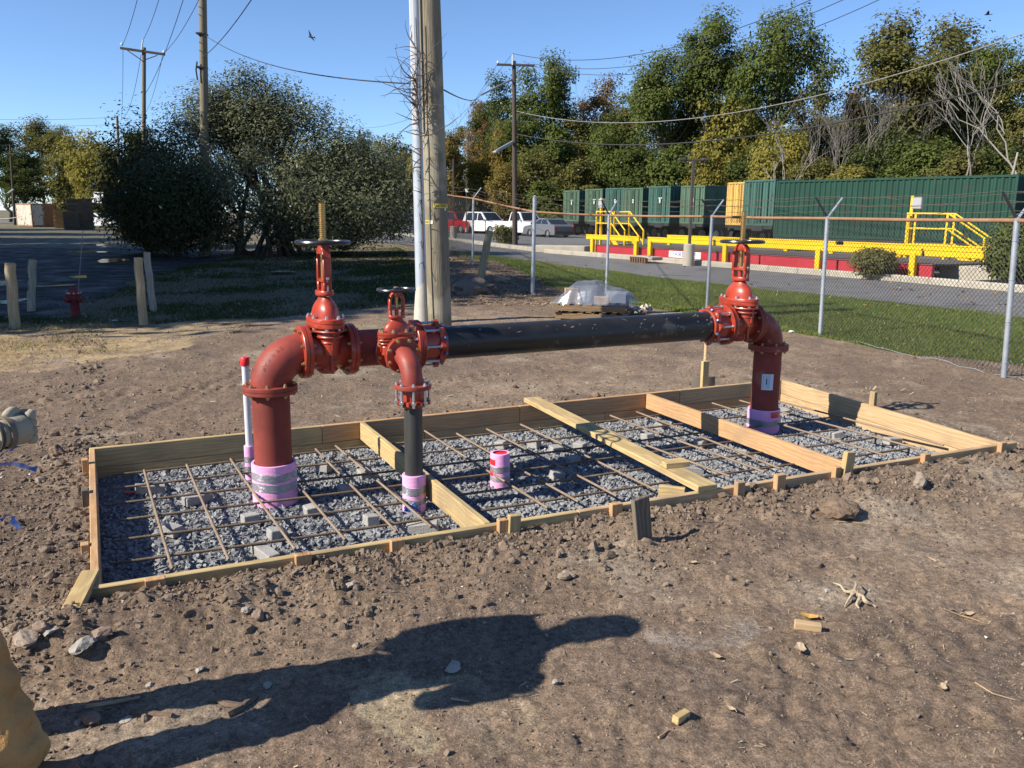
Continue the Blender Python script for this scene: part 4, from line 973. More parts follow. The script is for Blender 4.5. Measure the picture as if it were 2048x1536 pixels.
# ------------------------------------------------------------------ other pipes in the form
p = G(1000, 968, ZG); STUB = thing('pipe_stub', 'short pink foam wrapped stub with a red cap inside and two bands of tape', 'pipe', p)
st = obj('foam_sleeve', corr(.066, .232).mesh('foam_sleeve', 40), PINK, STUB); st.matrix_local = T(0, 0, -.01)
for a, b in ((.045, .075), (.105, .14)): obj('duct_tape', tapeband(.066, a, b, 5).mesh('duct_tape', 40), TAPE, st)
RED = mk('red_plastic', (.70, .03, .035), .4, c2=(.62, .02, .03), sc=10)
obj('red_cap', MB().lathe([(0, .195), (.052, .195), (.054, .213), (.0, .206)], 28).mesh('red_cap'), RED, STUB)
for a0, z in ((PI * 1.15, .165), (PI * 1.12, .088)):
    obj('red_tape', MB().lathe([(.0665, z - .02), (.068, z - .012), (.068, z + .012), (.0665, z + .02)], 24).mesh('red_tape', 50), RED, STUB)
    me = STUB.children[-1].data; bmx = bmesh.new(); bmx.from_mesh(me); bmesh.ops.delete(bmx, geom=[f for f in bmx.faces if abs((math.atan2(f.calc_center_median().y, f.calc_center_median().x) - a0 + PI) % (2 * PI) - PI) > .45], context='FACES'); bmx.to_mesh(me); bmx.free()
p = G(502, 957, ZG); CON = thing('conduit', 'thin pale grey conduit with a red cap rising behind the left riser', 'conduit', p)
zt = A(501, 722, p.y).z - ZG
GREYP = mk('grey_plastic', (.60, .62, .66), .4, c2=(.54, .56, .6), sc=8)
obj('pipe', MB().lathe([(0, 0), (.023, 0), (.023, zt), (0, zt)], 20).mesh('pipe'), GREYP, CON)
obj('red_cap', MB().lathe([(.029, zt - .03), (.0315, zt - .012), (.031, zt + .02), (.027, zt + .026), (0, zt + .018)], 12).mesh('red_cap'), RED, CON)
sl = obj('foam_sleeve', corr(.036, .235).mesh('foam_sleeve', 40), PINK, CON)
for a, b in ((.06, .09), (.12, .155)): obj('duct_tape', tapeband(.036, a, b, 7).mesh('duct_tape', 40), TAPE, sl)
# copper rod standing in front of the right riser
p = G(1519, 862, ZG); o = obj('copper_rod', MB().tube([(0, 0, 0), (0, 0, .44)], .0065, 8).mesh('copper_rod'), mk('copper', (.36, .16, .09), .5, metal=.6, c2=(.27, .12, .07), sc=20)); o.location = p; tag(o, 'thin copper rod standing in front of the right riser', 'rod')

# ------------------------------------------------------------------ chain link fence with barbed wire
GALV = mk('galvanised_steel', (.44, .47, .52), .42, c2=(.34, .37, .42), sc=5, metal=.45, bump=.1, bsc=30)
RUSTR = mk('rusty_rail', (.24, .115, .065), .8, c2=(.30, .17, .10), sc=6, metal=.1, c3=(.17, .08, .05), sc3=3)
LINK = mk('dull_fence_wire', (.06, .06, .058), .6, metal=.2, c2=(.10, .095, .085), sc=2)
BARB = mk('rusty_barbed_wire', (.13, .10, .08), .7, metal=.3)
BLKM = mk('dark_metal', (.03, .03, .032), .5)
FENCE = thing('chain_link_fence', 'chain link fence with rusty top rail, V arms and barbed wire between site and road', 'fence', on(1640, 672))
fo = V(FENCE.location)
posts = [(2600, 900, 2660, 462), (2008, 755, 2034, 441), (1640, 672, 1655, 437), (1413, 622, 1424, 433), (1212, 598, 1218, 431), (1065, 588, 1069, 424), (945, 530, 947, 397), (880, 505, 884, 388), (786, 486, 788, 380), (700, 474, 702, 378)]
tops = []; feet = []
for i, (bx, by, tx, ty) in enumerate(posts):
    b = on(bx, by); t = A(tx, ty, b.y); b = b - V((0, 0, .1)); feet.append(b); tops.append(t)
    thick = .042 if i == 5 else .030
    mb = MB(); top = t + (V((0, 0, .30)) if i == 5 else V((0, 0, .0)))
    mb.tube([b, b.lerp(top, .78), top], thick, 12); mb.lathe([(thick, 0), (thick * 1.1, .02), (0, .05)], 12, T(top))
    for q in (.15, .4, .65, .88): mb.torus(thick + .002, .004, 10, 5, T(b.lerp(t, q)))
    p = mb.build('post', GALV, FENCE, off=fo)
    if i not in (5, 0) and i < 9:
        d = (posts[i][0] > 0); ux = (tops[i] - tops[i - 1]).normalized() if i else U
        nrm = V((-ux.y, ux.x, 0)).normalized()
        for sgn, m in ((1, BLKM), (-1, GALV)):
            e = t + (nrm * sgn * .22 + V((0, 0, .30)))
            MB().tube([t + V((0, 0, .01)), e], [.017, .014], 6).build('barb_arm', m, p, off=fo)
    if i in (4, 5): MB().box((.05, .05, .05), T(t), bev=.01).build('rail_clamp', GALV, p, off=fo)
for i in range(len(posts) - 1):
    a, b = tops[i], tops[i + 1]; MB().tube([a, a.lerp(b, .5) - V((0, 0, .008)), b], .023, 10).build('top_rail', RUSTR, FENCE, off=fo)
    # woven wire: two crossing families of zigzag wires
    fa, fb = feet[i] + V((0, 0, .14)), feet[i + 1] + V((0, 0, .14)); L = (fb - fa).length; Hh = ((a - fa).length + (b - fb).length) / 2
    cell = .062 if i < 5 else .085; n = int(L / cell); vs = []; fs = []
    rows = int(round(Hh / cell)); rad = .0027 if i < 3 else (.0018 if i < 5 else .0016)
    nrm = V((-(fb - fa).y, (fb - fa).x, 0)).normalized()
    def pt(u, v, o):
        bb = fa.lerp(fb, u / L); tt_ = a.lerp(b, u / L); return bb.lerp(tt_, v / Hh) + nrm * o
    mb = MB()
    steps = n + rows
    for k in range(-rows, n + 1):
        for sg in (1, -1):
            u0 = k * cell if sg > 0 else (k + rows) * cell; v0 = 0.0; u1 = u0 + sg * Hh; v1 = Hh
            # clip to the panel
            if sg > 0:
                if u0 < 0: v0 = -u0; u0 = 0
                if u1 > L: v1 = Hh - (u1 - L); u1 = L
            else:
                if u0 > L: v0 = u0 - L; u0 = L
                if u1 < 0: v1 = Hh + u1; u1 = 0
            if v1 - v0 < cell * .4: continue
            mb.tube([pt(u0, v0, sg * .002), pt(u1, v1, sg * .002)], rad, 3, cap=False)
    w = mb.build('wire_mesh', LINK, FENCE, ang=0, off=fo); tag(w, kind='stuff')
    for k, (dz, of) in enumerate(((.10, .07), (.20, .14), (.30, .22), (.20, -.14), (.30, -.22)) if i < 6 else ((.2, .14), (.3, .22))):
        rr = rng(i * 10 + k); pts = []; m_ = 14
        for q in range(m_ + 1):
            p = a.lerp(b, q / m_) + nrm * of + V((0, 0, dz)); p.z -= .05 * math.sin(PI * q / m_) * rr.uniform(.3, 1); p += V((0, 0, rr.uniform(-.006, .006))); pts.append(p)
        mb = MB().tube(pts, .0028, 4, cap=False)
        for q in range(int(L / .13)):
            u = (q + .5) / (L / .13); j = min(int(u * m_), m_ - 1); p = pts[j].lerp(pts[j + 1], u * m_ - j); d = V(rr.normal(size=3)).normalized() * .014
            mb.tube([p - d, p + d], .0022, 3, cap=False)
        tag(mb.build('barbed_wire', BARB, FENCE, ang=0, off=fo), kind='stuff')
    if i < 6:
        rr = rng(i + 70); pts = [fa.lerp(fb, q / 16) + V((rr.uniform(-.02, .02), rr.uniform(-.02, .02), rr.uniform(-.03, .03) - .02)) for q in range(17)]
        MB().tube(pts, .0035, 4, cap=False).build('tension_wire', GALV, FENCE, off=fo)
# brace pole of the corner, far left
a = A(824, 386, 36); b = on(793, 480); b.z -= .1
o = MB().tube([(0, 0, 0), tuple(a - b)], .045, 8).build('brace_pole', mk('grey_pole', (.25, .25, .24), .6, metal=.3)); o.location = b; tag(o, 'thin grey brace pole leaning at the far end of the fence', 'pole')

# ------------------------------------------------------------------ wood posts, hydrant
POSTW = mk('weathered_post', (.42, .34, .215), .85, c2=(.28, .21, .125), sc=7, stretch=(6, 6, .5), bump=.5, bsc=14, bstretch=(6, 6, .4)); POSTG = mk('grey_post', (.36, .33, .26), .85, c2=(.24, .215, .165), sc=7, stretch=(6, 6, .5), bump=.5, bsc=14, bstretch=(6, 6, .4))
def round_post(px0, py0, px1, py1, wpx, mat, label, name='wooden_bollard', lean=None, grp='wooden bollards around the hydrant'):
    b = on(px0, py0); t = A(px1, py1, b.y + (lean or 0)); r = wpx / FPX * b.length / 2; ro = thing(name, label, 'post', b, 0, grp)
    d = t - b; pts = [V((0, 0, 0)) - d * .12] + [d * (k / 8) + V((math.sin(k * 1.7) * .006, math.cos(k * 2.3) * .006, 0)) for k in range(9)]
    mb = MB().tube(pts, [r * (1.05 - .006 * k) for k in range(10)], 16); o = mb.build('shaft', mat, ro)
    M = alongZ(d, d); obj('cut_top', MB().lathe([(r * .97, -.012), (r * .99, 0), (r * .9, .006), (0, .007)], 16).mesh('cut_top'), mk('end_grain', (.36, .30, .21), .9, c2=(.24, .19, .13), sc=30), ro, M)
    return ro
b1 = round_post(287, 650, 276, 516, 15, POSTW, 'pale round timber bollard nearest the dirt, right of the hydrant')
round_post(307, 623, 293, 505, 12, POSTG, 'grey timber bollard just behind the pale one right of the hydrant')
b3 = round_post(30, 656, 20, 527, 17, POSTW, 'round timber bollard at the far left edge')
b4 = round_post(62, 622, 65, 520, 13, POSTG, 'grey timber bollard with black scrawl left of the hydrant')
scr = mk('black_scrawl', (.02, .02, .02), .6)
rb = 13 / FPX * V(b4.location).length / 2 * 1.03
for k, (dx, z0, z1, dx2) in enumerate(((-.2, .42, .52, .2), (.2, .52, .60, -.1), (-.3, .36, .47, .0), (.3, .42, .55, .35), (-.1, .22, .30, .1), (.15, .62, .68, .3))):
    aa = -PI / 2 + .5
    pts = [((rb + .002) * math.cos(aa + q), (rb + .002) * math.sin(aa + q), z) for q, z in ((dx, z0), ((dx + dx2) / 2 + .1, (z0 + z1) / 2), (dx2, z1))]
    MB().tube(pts, .008, 4).build('scrawl', scr, b4)
lp_ = round_post(961, 556, 979, 462, 15, POSTW, 'leaning timber post standing in the litter before the fence', 'leaning_post', grp=None)
# fire hydrant
HYD = mk('hydrant_red', (.17, .02, .026), .55, c2=(.12, .014, .02), sc=6, spec=.4)
b = on(152, 633); hh = A(153, 570, b.y).z - b.z; k = hh / .72
HY = thing('fire_hydrant', 'red fire hydrant with a thin flag rod standing in shaded grass', 'hydrant', b, math.radians(-20))
obj('barrel', MB().lathe([(0, -.05), (.135 * k, -.05), (.135 * k, .03 * k), (.10 * k, .05 * k), (.095 * k, .30 * k), (.115 * k, .33 * k), (.115 * k, .48 * k), (.15 * k, .5 * k), (.15 * k, .53 * k), (0, .53 * k)], 24).mesh('barrel'), HYD, HY)
bn = obj('bonnet', MB().lathe([(.13 * k, .53 * k), (.12 * k, .58 * k), (.09 * k, .64 * k), (.05 * k, .67 * k), (.03 * k, .68 * k), (.03 * k, .72 * k), (0, .72 * k)], 20).mesh('bonnet'), HYD, HY)
for a_, rr_ in ((PI, .075), (-PI / 2 - .2, .06), (0, .055)):
    d = V((math.cos(a_), math.sin(a_), 0)); nz = obj('nozzle', MB().lathe([(rr_ * k, 0), (rr_ * k, .15 * k), (rr_ * 1.2 * k, .155 * k), (rr_ * 1.2 * k, .19 * k), (.03 * k, .195 * k), (.03 * k, .22 * k), (0, .22 * k)], 16).mesh('nozzle'), HYD, HY, alongZ(d * .03 * k + V((0, 0, .40 * k)), d))
for i in range(8):
    a_ = 2 * PI * i / 8; q = obj('bolt', BOLT, None, bn); setmat(q, ZINC); q.matrix_local = T(.135 * k * math.cos(a_), .135 * k * math.sin(a_), .53 * k)
t = A(166, 462, b.y) ; tl = HY.matrix_world
tp = RZ(math.radians(20)) @ (t - b)
obj('flag_rod', MB().tube([(0.1 * k, .0, .45 * k), tp], .006, 5).mesh('flag_rod'), mk('rod_grey', (.16, .15, .17), .5), HY)

# ------------------------------------------------------------------ poles and wires
def polemat(name, c, c2):
    m = woodmat(name, c, c2, tuple(q * .4 for q in c2), .9)
    return m
PW1 = mk('pole_wood', (.235, .205, .145), .9, c2=(.145, .125, .088), sc=9, stretch=(6, 6, .35), c3=(.29, .26, .19), sc3=1.1, t3=.55, bump=.8, bsc=16, bdist=.012, bstretch=(6, 6, .25))
PW2 = mk('dark_pole_wood', (.085, .065, .048), .9, c2=(.055, .042, .032), sc=8, stretch=(5, 5, .4), bump=.5, bsc=14, bstretch=(5, 5, .3))
PW3 = mk('grey_pole_wood', (.22, .195, .14), .9, c2=(.15, .13, .095), sc=8, stretch=(5, 5, .4), bump=.5, bsc=14, bstretch=(5, 5, .3))
def pole(name, label, foot, Y, top, w0, w1, mat, cat='utility pole', group=None, ground=True, n=20, zf=0.0):
    """foot, top: pixels; Y distance; w0, w1: widths in pixels at foot and top"""
    b = A(foot[0], foot[1], Y); t = A(top[0], top[1], Y); b.z = zf if ground else b.z
    ro = thing(name, label, cat, b, 0, group); d = t - b; k = (Y * 1.02) / FPX / 2
    pts = [d * q for q in (-.02, 0, .25, .5, .75, 1)]; o = MB().tube(pts, [(w0 + (w1 - w0) * q) * k for q in (0, 0, .25, .5, .75, 1)], n).build('shaft', mat, ro)
    return ro, b, d
# the tall timber pole in the middle and the metal one behind it
b0 = on(878, 662); Y = b0.y
BP, bb_, bd = pole('utility_pole', 'thick timber utility pole behind the small valve, cut by the top of the picture', (880, 660), Y, (852, -220), 47, 38, PW1, n=28)
def on_pole(px, py, w, h, mat, name, text=None, tmat=None, e=.004, side=0.0, curve=True):
    q = A(px, py, Y); f = (q.z - bb_.z) / bd.z; c = bd * f; R = (47 + (38 - 47) * f) * (Y * 1.02) / FPX / 2
    ctr = V((q.x, q.y, 0)) - V((bb_.x, bb_.y, 0)) - V((c.x, c.y, 0)); view = math.atan2(-bb_.y, -bb_.x); off = math.asin(max(-.97, min(.97, ctr.x / R)))
    o = curved(w, h, R, c.z, view + off, mat, name, BP, 6, e); o.matrix_local = T(c.x, c.y, 0)
    if text:
        m = textmesh(text, h * .95); co = np.zeros(len(m.vertices) * 3); m.vertices.foreach_get('co', co); co = co.reshape(-1, 3)
        wd = co[:, 0].max() - co[:, 0].min(); co[:, 0] *= w * .72 / wd; ang = view + off + co[:, 0] / R
        m.vertices.foreach_set('co', np.stack([(R + e + .003) * np.cos(ang), (R + e + .003) * np.sin(ang), c.z + co[:, 1]], -1).ravel()); m.update(); obj('tag_number', m, tmat, o)
    return o
YT = mk('yellow_tag', (.62, .47, .05), .5); WT = mk('white_tag', (.8, .78, .7), .5); INK = mk('tag_ink', (.02, .02, .02), .6)
on_pole(884, 412, .26, .058, YT, 'number_tag', '58 90PU', INK); on_pole(855, 444, .11, .055, YT, 'number_tag', '60', INK); on_pole(862, 444, .06, .05, WT, 'arrow_tag', e=.006)
on_pole(890, 419, .03, .03, WT, 'nail_tag')
GREYM = mk('grey_painted_steel', (.47, .52, .58), .42, c2=(.40, .45, .51), sc=4, metal=.2)
b1_ = on(843, 648); Y2 = b1_.y
MP, mb_, md = pole('metal_pole', 'smooth grey metal pole standing close behind the thick timber pole', (845, 648), Y2, (826, -220), 24, 24, GREYM, 'pole', n=16)
kk = Y2 * 1.02 / FPX / 2
obj('base_sleeve', MB().lathe([(0, -.05), (36 * kk, -.05), (32 * kk, .22), (24 * kk, .62), (23 * kk, .66), (0, .66)], 20).mesh('base_sleeve'), mk('sleeve_paint', (.50, .48, .42), .7, c2=(.42, .40, .34), sc=5), MP)
# white moulding running up the timber pole
mo = MB(); a = A(838, 252, Y) - bb_; t = A(826, -220, Y) - bb_; mo.box((.06, .03, (t - a).length), T((a + t) / 2 + V((-.04, -.16, 0))) @ RY(math.atan2((t - a).x, (t - a).z)), bev=.004); obj('cable_moulding', mo.mesh('cable_moulding', 0), mk('white_moulding', (.72, .72, .74), .5), BP)
# bare vine climbing between the two
VN = mk('bare_vine', (.075, .055, .042), .9, c2=(.12, .09, .07), sc=20); rv = rng(77)
vine = thing('bare_vine', 'leafless vine clinging to the timber pole with twigs sticking out', 'vine', A(856, 655, Y - .25))
vo = V(vine.location)
stem = [A(856 - q * 24 / 10 + rv.uniform(-3, 3) - 2, 655 - q * 62, Y - .2) for q in range(11)]
mb = MB().tube([p - vo for p in stem], [.012 - .0005 * k for k in range(11)], 5); mb.build('vine_stem', VN, vine)
k_ = 0
for i in range(90):
    q = rv.beta(3.4, 1.5); s0 = stem[int(q * 9)].lerp(stem[int(q * 9) + 1], q * 9 - int(q * 9)); dr = rv.choice([-1, 1], p=[.55, .45]); pts = [s0 - vo]; d = V((dr * rv.uniform(.2, 1), rv.uniform(-.6, .0), rv.uniform(-.2, 1.0))).normalized(); L = rv.uniform(.15, .75)
    if q < .55: L *= .3
    curl = V((-dr * rv.uniform(-.05, .45) * (1.6 if dr > 0 else .5), rv.uniform(-.1, .1), rv.uniform(-.25, .2)))
    for s_ in range(8): d = (d + curl * .8 + V(rv.normal(size=3)) * .13).normalized(); pts.append(pts[-1] + d * L / 8)
    if dr > 0: pts = [V((p.x, min(p.y, .0), p.z)) for p in pts]
    r0_ = rv.uniform(.004, .010); MB().tube(pts, [r0_ * (1 - .09 * k) for k in range(9)], 4).build('twig', VN, vine)

INS = mk('porcelain', (.65, .68, .72), .25); TIMB = mk('crossarm_wood', (.06, .048, .038), .9)
def crossarm(ro, base, a, b, Y, wpx, brace=None, ins=()):
    pa = A(*a, Y) - base; pb = A(*b, Y) - base; w = wpx * Y / FPX
    ca = obj('crossarm', MB().box(((pb - pa).length, w * .8, w), frame((pa + pb) / 2 + V((0, -.14, 0)), pb - pa), bev=.01).mesh('crossarm', 0), TIMB, ro)
    for p0, p1 in brace or (): MB().tube([A(*p0, Y) - base + V((0, -.2, 0)), A(*p1, Y) - base + V((0, -.2, 0))], .025, 5).build('brace', TIMB, ca)
    for p in ins: q = A(*p, Y) - base; obj('insulator', MB().lathe([(.02, -.18), (.02, -.05), (.07, -.04), (.05, -.01), (.075, 0), (.05, .05), (.03, .09), (0, .09)], 10).mesh('insulator'), INS, ca, T(q + V((0, -.14, 0))))
    return ca
LPo, lb, ld = pole('utility_pole', 'tall timber pole rising through the big bush at left', (412, 500), 34, (402, -220), 17, 13.5, PW3)
for py_, m in ((68, 3), (135, 5)): obj('pole_bracket', MB().box((.34, .42, .06), T(A(404, py_, 34) - lb), bev=.01).mesh('pole_bracket', 0), BLKM, LPo)
obj('cable_loop', MB().tube([A(394, 123, 33.8) - lb, A(392, 140, 33.8) - lb, A(395, 160, 33.8) - lb], .03, 6).mesh('cable_loop'), BLKM, LPo)
CP, cb, cd = pole('utility_pole', 'timber pole with a tilted crossarm and three insulators left of the tall one', (286, 470), 46, (288, 95), 8.5, 7, PW3)
crossarm(CP, cb, (243, 97), (332, 110), 46, 4.4, brace=(((258, 102), (287, 122)), ((318, 112), (290, 122))), ins=((246, 90), (330, 105)))
MB().tube([A(283, 100, 45.8) - cb, A(286, 80, 45.8) - cb], .035, 6).build('top_pin', INS, CP)
SP, sb_, sd = pole('utility_pole', 'plain grey timber pole at the left end of the big bush', (243, 452), 62, (234, 232), 6.5, 4.5, PW3)
FP, fb_, fd = pole('utility_pole', 'small distant pole above the pale container at far left', (27, 420), 100, (20, 289), 5, 3, PW2)
crossarm(FP, fb_, (10, 307), (30, 309), 100, 2.2); MB().tube([A(27, 378, 99) - fb_, A(16, 386, 99) - fb_], .12, 5).build('lamp_arm', GALV, FP)
TP, tb_, td = pole('utility_pole', 'short distant pole with crossarm between the bush and the metal pole', (722, 440), 95, (719, 260), 5, 4, PW2)
crossarm(TP, tb_, (697, 264), (722, 264), 95, 2)
DP, db, dd = pole('utility_pole', 'dark timber pole with crossarm standing before the green containers', (1030, 490), 49, (1028, 122), 10.5, 7, PW2)
crossarm(DP, db, (994, 130), (1069, 132), 49, 4, brace=(((1048, 134), (1030, 150)),), ins=((996, 126),)); MB().tube([A(1025, 130, 48.8) - db, A(1025, 108, 48.8) - db], .04, 6).build('top_pin', INS, DP)
LAMPG = mk('lamp_grey', (.3, .31, .32), .5, metal=.2)
la = A(1024, 159, 49) - db; lb2 = A(962, 190, 46) - db; ar = MB().tube([la, lb2], .05, 6).build('lamp_arm', LAMPG, DP)
la = A(1026, 284, 49) - db; lb2 = A(992, 303, 46.5) - db; ar = MB().tube([la, lb2], .09, 6).build('lamp_arm', LAMPG, DP); obj('lamp_head', MB().box((.5, .22, .12), frame(lb2, lb2 - la), bev=.03).mesh('lamp_head', 0), LAMPG, ar)
# square lamp posts on concrete feet
BRZ = mk('bronze_lamp_post', (.06, .05, .042), .5)
def lamp_post(label, fx, fy, Y, ty, wb, hb, wp, heads=()):
    b = A(fx, fy, Y); ro = thing('lamp_post', label, 'lamp post', b, 0, 'lamp posts of the yard'); k = Y * 1.02 / FPX; t = A(fx + 3, ty, Y).z - b.z
    obj('concrete_base', MB().lathe([(0, -.1), (wb * k / 2, -.1), (wb * k / 2, hb * k - .03), (wb * k / 2 - .03, hb * k), (0, hb * k)], 20).mesh('concrete_base'), concrete, ro)
    obj('mast', MB().box((wp * k, wp * k, t - hb * k), c=(0, 0, (t + hb * k) / 2), bev=.01).mesh('mast', 0), BRZ, ro)
    if heads:
        h = obj('lamp_arm', MB().box((.62, .1, .08), c=(0, 0, t), bev=.02).mesh('lamp_arm', 0), BRZ, ro)
        for sx in (-1, 1): obj('lamp_head', MB().box((.26, .24, .10), c=(sx * .40, 0, t + .02), bev=.03).mesh('lamp_head', 0), BRZ, h)
    return ro
lamp_post('dark lamp post on a round concrete base before the red weighbridge', 1377, 527, 29.8, 320, 22, 38, 5.5, (1,))
lamp_post('dark lamp post on a concrete base beside the red pickup', 907, 482, 55, 318, 13, 28, 3)
lamp_post('thin lamp post far behind the row of green containers', 1252, 440, 95, 335, 5, 8, 2, (1,))
lamp_post('thin grey post with a white box behind the fence by the pickup', 933, 462, 75, 355, 5, 6, 2)
o = MB().box((.25, .12, .3), T(A(934, 381, 74.8)), bev=.02).build('white_box', WT); tag(o, 'small white box fixed on the thin post above the pickup', 'box')

# wires
WIRE = mk('black_wire', (.03, .03, .032), .6); WIRE2 = mk('pale_wire', (.22, .22, .22), .6)
def wire(a, Ya, b, Yb, sag, label, r=.012, mat=WIRE):
    pa = A(*a, Ya); pb = A(*b, Yb); pts = []
    for i in range(25): q = i / 24; p = pa.lerp(pb, q); p.z -= 4 * sag * q * (1 - q); pts.append(p - pa)
    o = MB().tube(pts, r, 5).build('overhead_wire', mat); o.location = pa; return tag(o, label, 'wire', 'overhead wires')
wire((246, 88), 46, (330, -260), 22, .4, 'thin wire going up from the left end of the tilted crossarm')
wire((286, 80), 46, (380, -260), 24, .5, 'thin wire going up from the middle insulator of the tilted crossarm')
wire((330, 104), 46, (520, -300), 22, .6, 'thin wire going up from the right end of the tilted crossarm')
wire((290, 188), 46, (440, -260), 23, .6, 'thin wire going up from half way on the crossarm pole')
wire((404, 115), 34, (560, -90), 16, .2, 'wire running up to the right from the tall left pole')
wire((412, 72), 34, (835, 168), 13.5, .35, 'wire from the tall left pole across to the thick timber pole')
wire((246, 100), 46, (243, 236), 62, .3, 'wire falling from the left end of the crossarm to the plain pole')
wire((282, 110), 46, (240, 240), 62, .8, 'slack wire from the crossarm pole to the plain pole')
wire((325, 112), 46, (285, 230), 75, .6, 'wire falling behind the bush from the right end of the crossarm')
wire((-80, 236), 64, (234, 234), 62, .15, 'uppermost wire leaving the plain pole to the left'); wire((60, 250), 66, (234, 248), 62, .1, 'middle wire leaving the plain pole to the left'); wire((80, 263), 66, (234, 261), 62, .1, 'lowest wire leaving the plain pole to the left')
wire((20, 290), 100, (100, 298), 105, .1, 'wire between the far small pole and the trees'); wire((-60, 289), 100, (20, 290), 100, .05, 'wire at the left edge on the far small pole')
wire((1025, 107), 49, (1720, -45), 30, 1.2, 'top wire from the dark crossarm pole over the trees to the right', .016)
wire((1068, 128), 49, (1780, -45), 30, 1.2, 'upper of two wires from the right arm over the trees', .014); wire((1066, 132), 49, (1820, -30), 30, 1.4, 'lower of two wires from the right arm over the trees', .014)
wire((1032, 222), 49, (2150, 30), 24, 1.5, 'pale wire crossing before the tall trees', .016, WIRE2); wire((1032, 268), 49, (2150, 132), 24, 1.2, 'thick dark cable crossing before the tall trees', .026)
wire((1024, 108), 49, (880, 262), 90, .5, 'wire falling left from the top of the dark crossarm pole'); wire((996, 126), 49, (870, 300), 95, .5, 'wire falling left from the left arm end'); wire((1020, 262), 49, (890, 335), 95, .5, 'low cable leaving the dark pole to the left behind the timber pole')
wire((888, 180), 13, (962, 190), 46, .2, 'wire between the thick timber pole and the lamp arm'); wire((690, 250), 95, (835, 232), 60, .5, 'faint wire low in the sky left of the timber pole')

# ------------------------------------------------------------------ shipping containers and trailers
def paint(name, c, dirt=(.05, .04, .03), k=.62): return mk(name, c, .6, c2=tuple(q * .78 for q in c), sc=1.6, stretch=(1, 1, .4), c3=dirt, sc3=2.2, t3=k, spec=.2, bump=.1, bsc=12)
CG = paint('container_green', (.016, .058, .042)); CG2 = paint('faded_green', (.085, .145, .10)); CG3 = paint('teal_green', (.055, .125, .105)); CY = paint('container_yellow', (.58, .37, .11), (.3, .19, .07)); CD = paint('dark_container', (.02, .022, .024)); CW = paint('chalky_white', (.58, .55, .46), (.22, .10, .05), .6)
RUSTC = mk('rusty_frame', (.24, .10, .05), .85, c2=(.30, .16, .08), sc=4); TRM = mk('trailer_black', (.015, .015, .016), .6, c2=(.03, .03, .03), sc=3); TYRE = mk('tyre_rubber', (.018, .018, .018), .85); RIM = mk('wheel_rim', (.35, .35, .36), .4, metal=.6)
def corrugated(w, h, pitch, depth, M):
    """ribbed sheet in the local XZ plane, ribs upright, facing -Y"""
    n = max(2, int(round(w / pitch))); p = w / n; vs = []; fs = []
    xs = []
    for i in range(n): x = -w / 2 + i * p; xs += [(x, 0), (x + p * .32, 0), (x + p * .5, depth), (x + p * .82, depth)]
    xs.append((w / 2, 0))
    for x, y in xs: vs += [(x, y, 0), (x, y, h)]
    fs = [(2 * i, 2 * i + 2, 2 * i + 3, 2 * i + 1) for i in range(len(xs) - 1)]
    return MB().add(vs, fs, M)
def container(name, label, o, rz, L, Wd, Hh, mat, frame_mat=None, cat='container', group=None, pitch=.28, ends=True):
    """o: foot of the near left corner of its long side; X runs along the length, the long side faces -Y"""
    ro = thing(name, label, cat, o, rz, group); fm = frame_mat or mat; b = .11
    obj('side_panel', corrugated(L - 2 * b, Hh - .28, pitch, .045, T(L / 2, .025, .16)).mesh('side_panel', 0), mat, ro)
    obj('side_panel', corrugated(L - 2 * b, Hh - .28, pitch, .045, T(L / 2, Wd - .025, .16) @ RZ(PI)).mesh('side_panel', 0), mat, ro)
    obj('end_panel', corrugated(Wd - 2 * b, Hh - .28, pitch * .78, .045, T(.025, Wd / 2, .16) @ RZ(-PI / 2)).mesh('end_panel', 0), mat, ro)
    obj('end_panel', corrugated(Wd - 2 * b, Hh - .28, pitch * .78, .045, T(L - .025, Wd / 2, .16) @ RZ(PI / 2)).mesh('end_panel', 0), mat, ro)
    for x in (b / 2, L - b / 2):
        for y in (b / 2, Wd - b / 2): obj('corner_post', MB().box((b, b, Hh - .02), c=(x, y, Hh / 2), bev=.012).mesh('corner_post', 0), fm, ro)
    for z, hh in ((.08, .15), (Hh - .06, .11)):
        for y in (b / 2, Wd - b / 2): obj('rail', MB().box((L - 2 * b, b * .9, hh), c=(L / 2, y, z), bev=.01).mesh('rail', 0), fm, ro)
        for x in (b / 2, L - b / 2): obj('rail', MB().box((b * .9, Wd - 2 * b, hh), c=(x, Wd / 2, z), bev=.01).mesh('rail', 0), fm, ro)
    obj('roof', MB().box((L - .06, Wd - .06, .03), c=(L / 2, Wd / 2, Hh - .03)).mesh('roof', 0), mat, ro)
    return ro
def wheel(R, w, parent, at, rz=0.0):
    t = obj('wheel', MB().lathe([(R * .55, -w / 2), (R * .94, -w / 2), (R, -w * .38), (R, w * .38), (R * .94, w / 2), (R * .55, w / 2)], 22).mesh('wheel'), TYRE, parent, T(*at) @ RZ(rz) @ RX(PI / 2))
    obj('rim', MB().lathe([(0, -w * .30), (R * .2, -w * .36), (R * .3, -w * .28), (R * .56, -w * .40), (R * .58, w * .4), (0, w * .3)], 18).mesh('rim'), RIM, t); return t
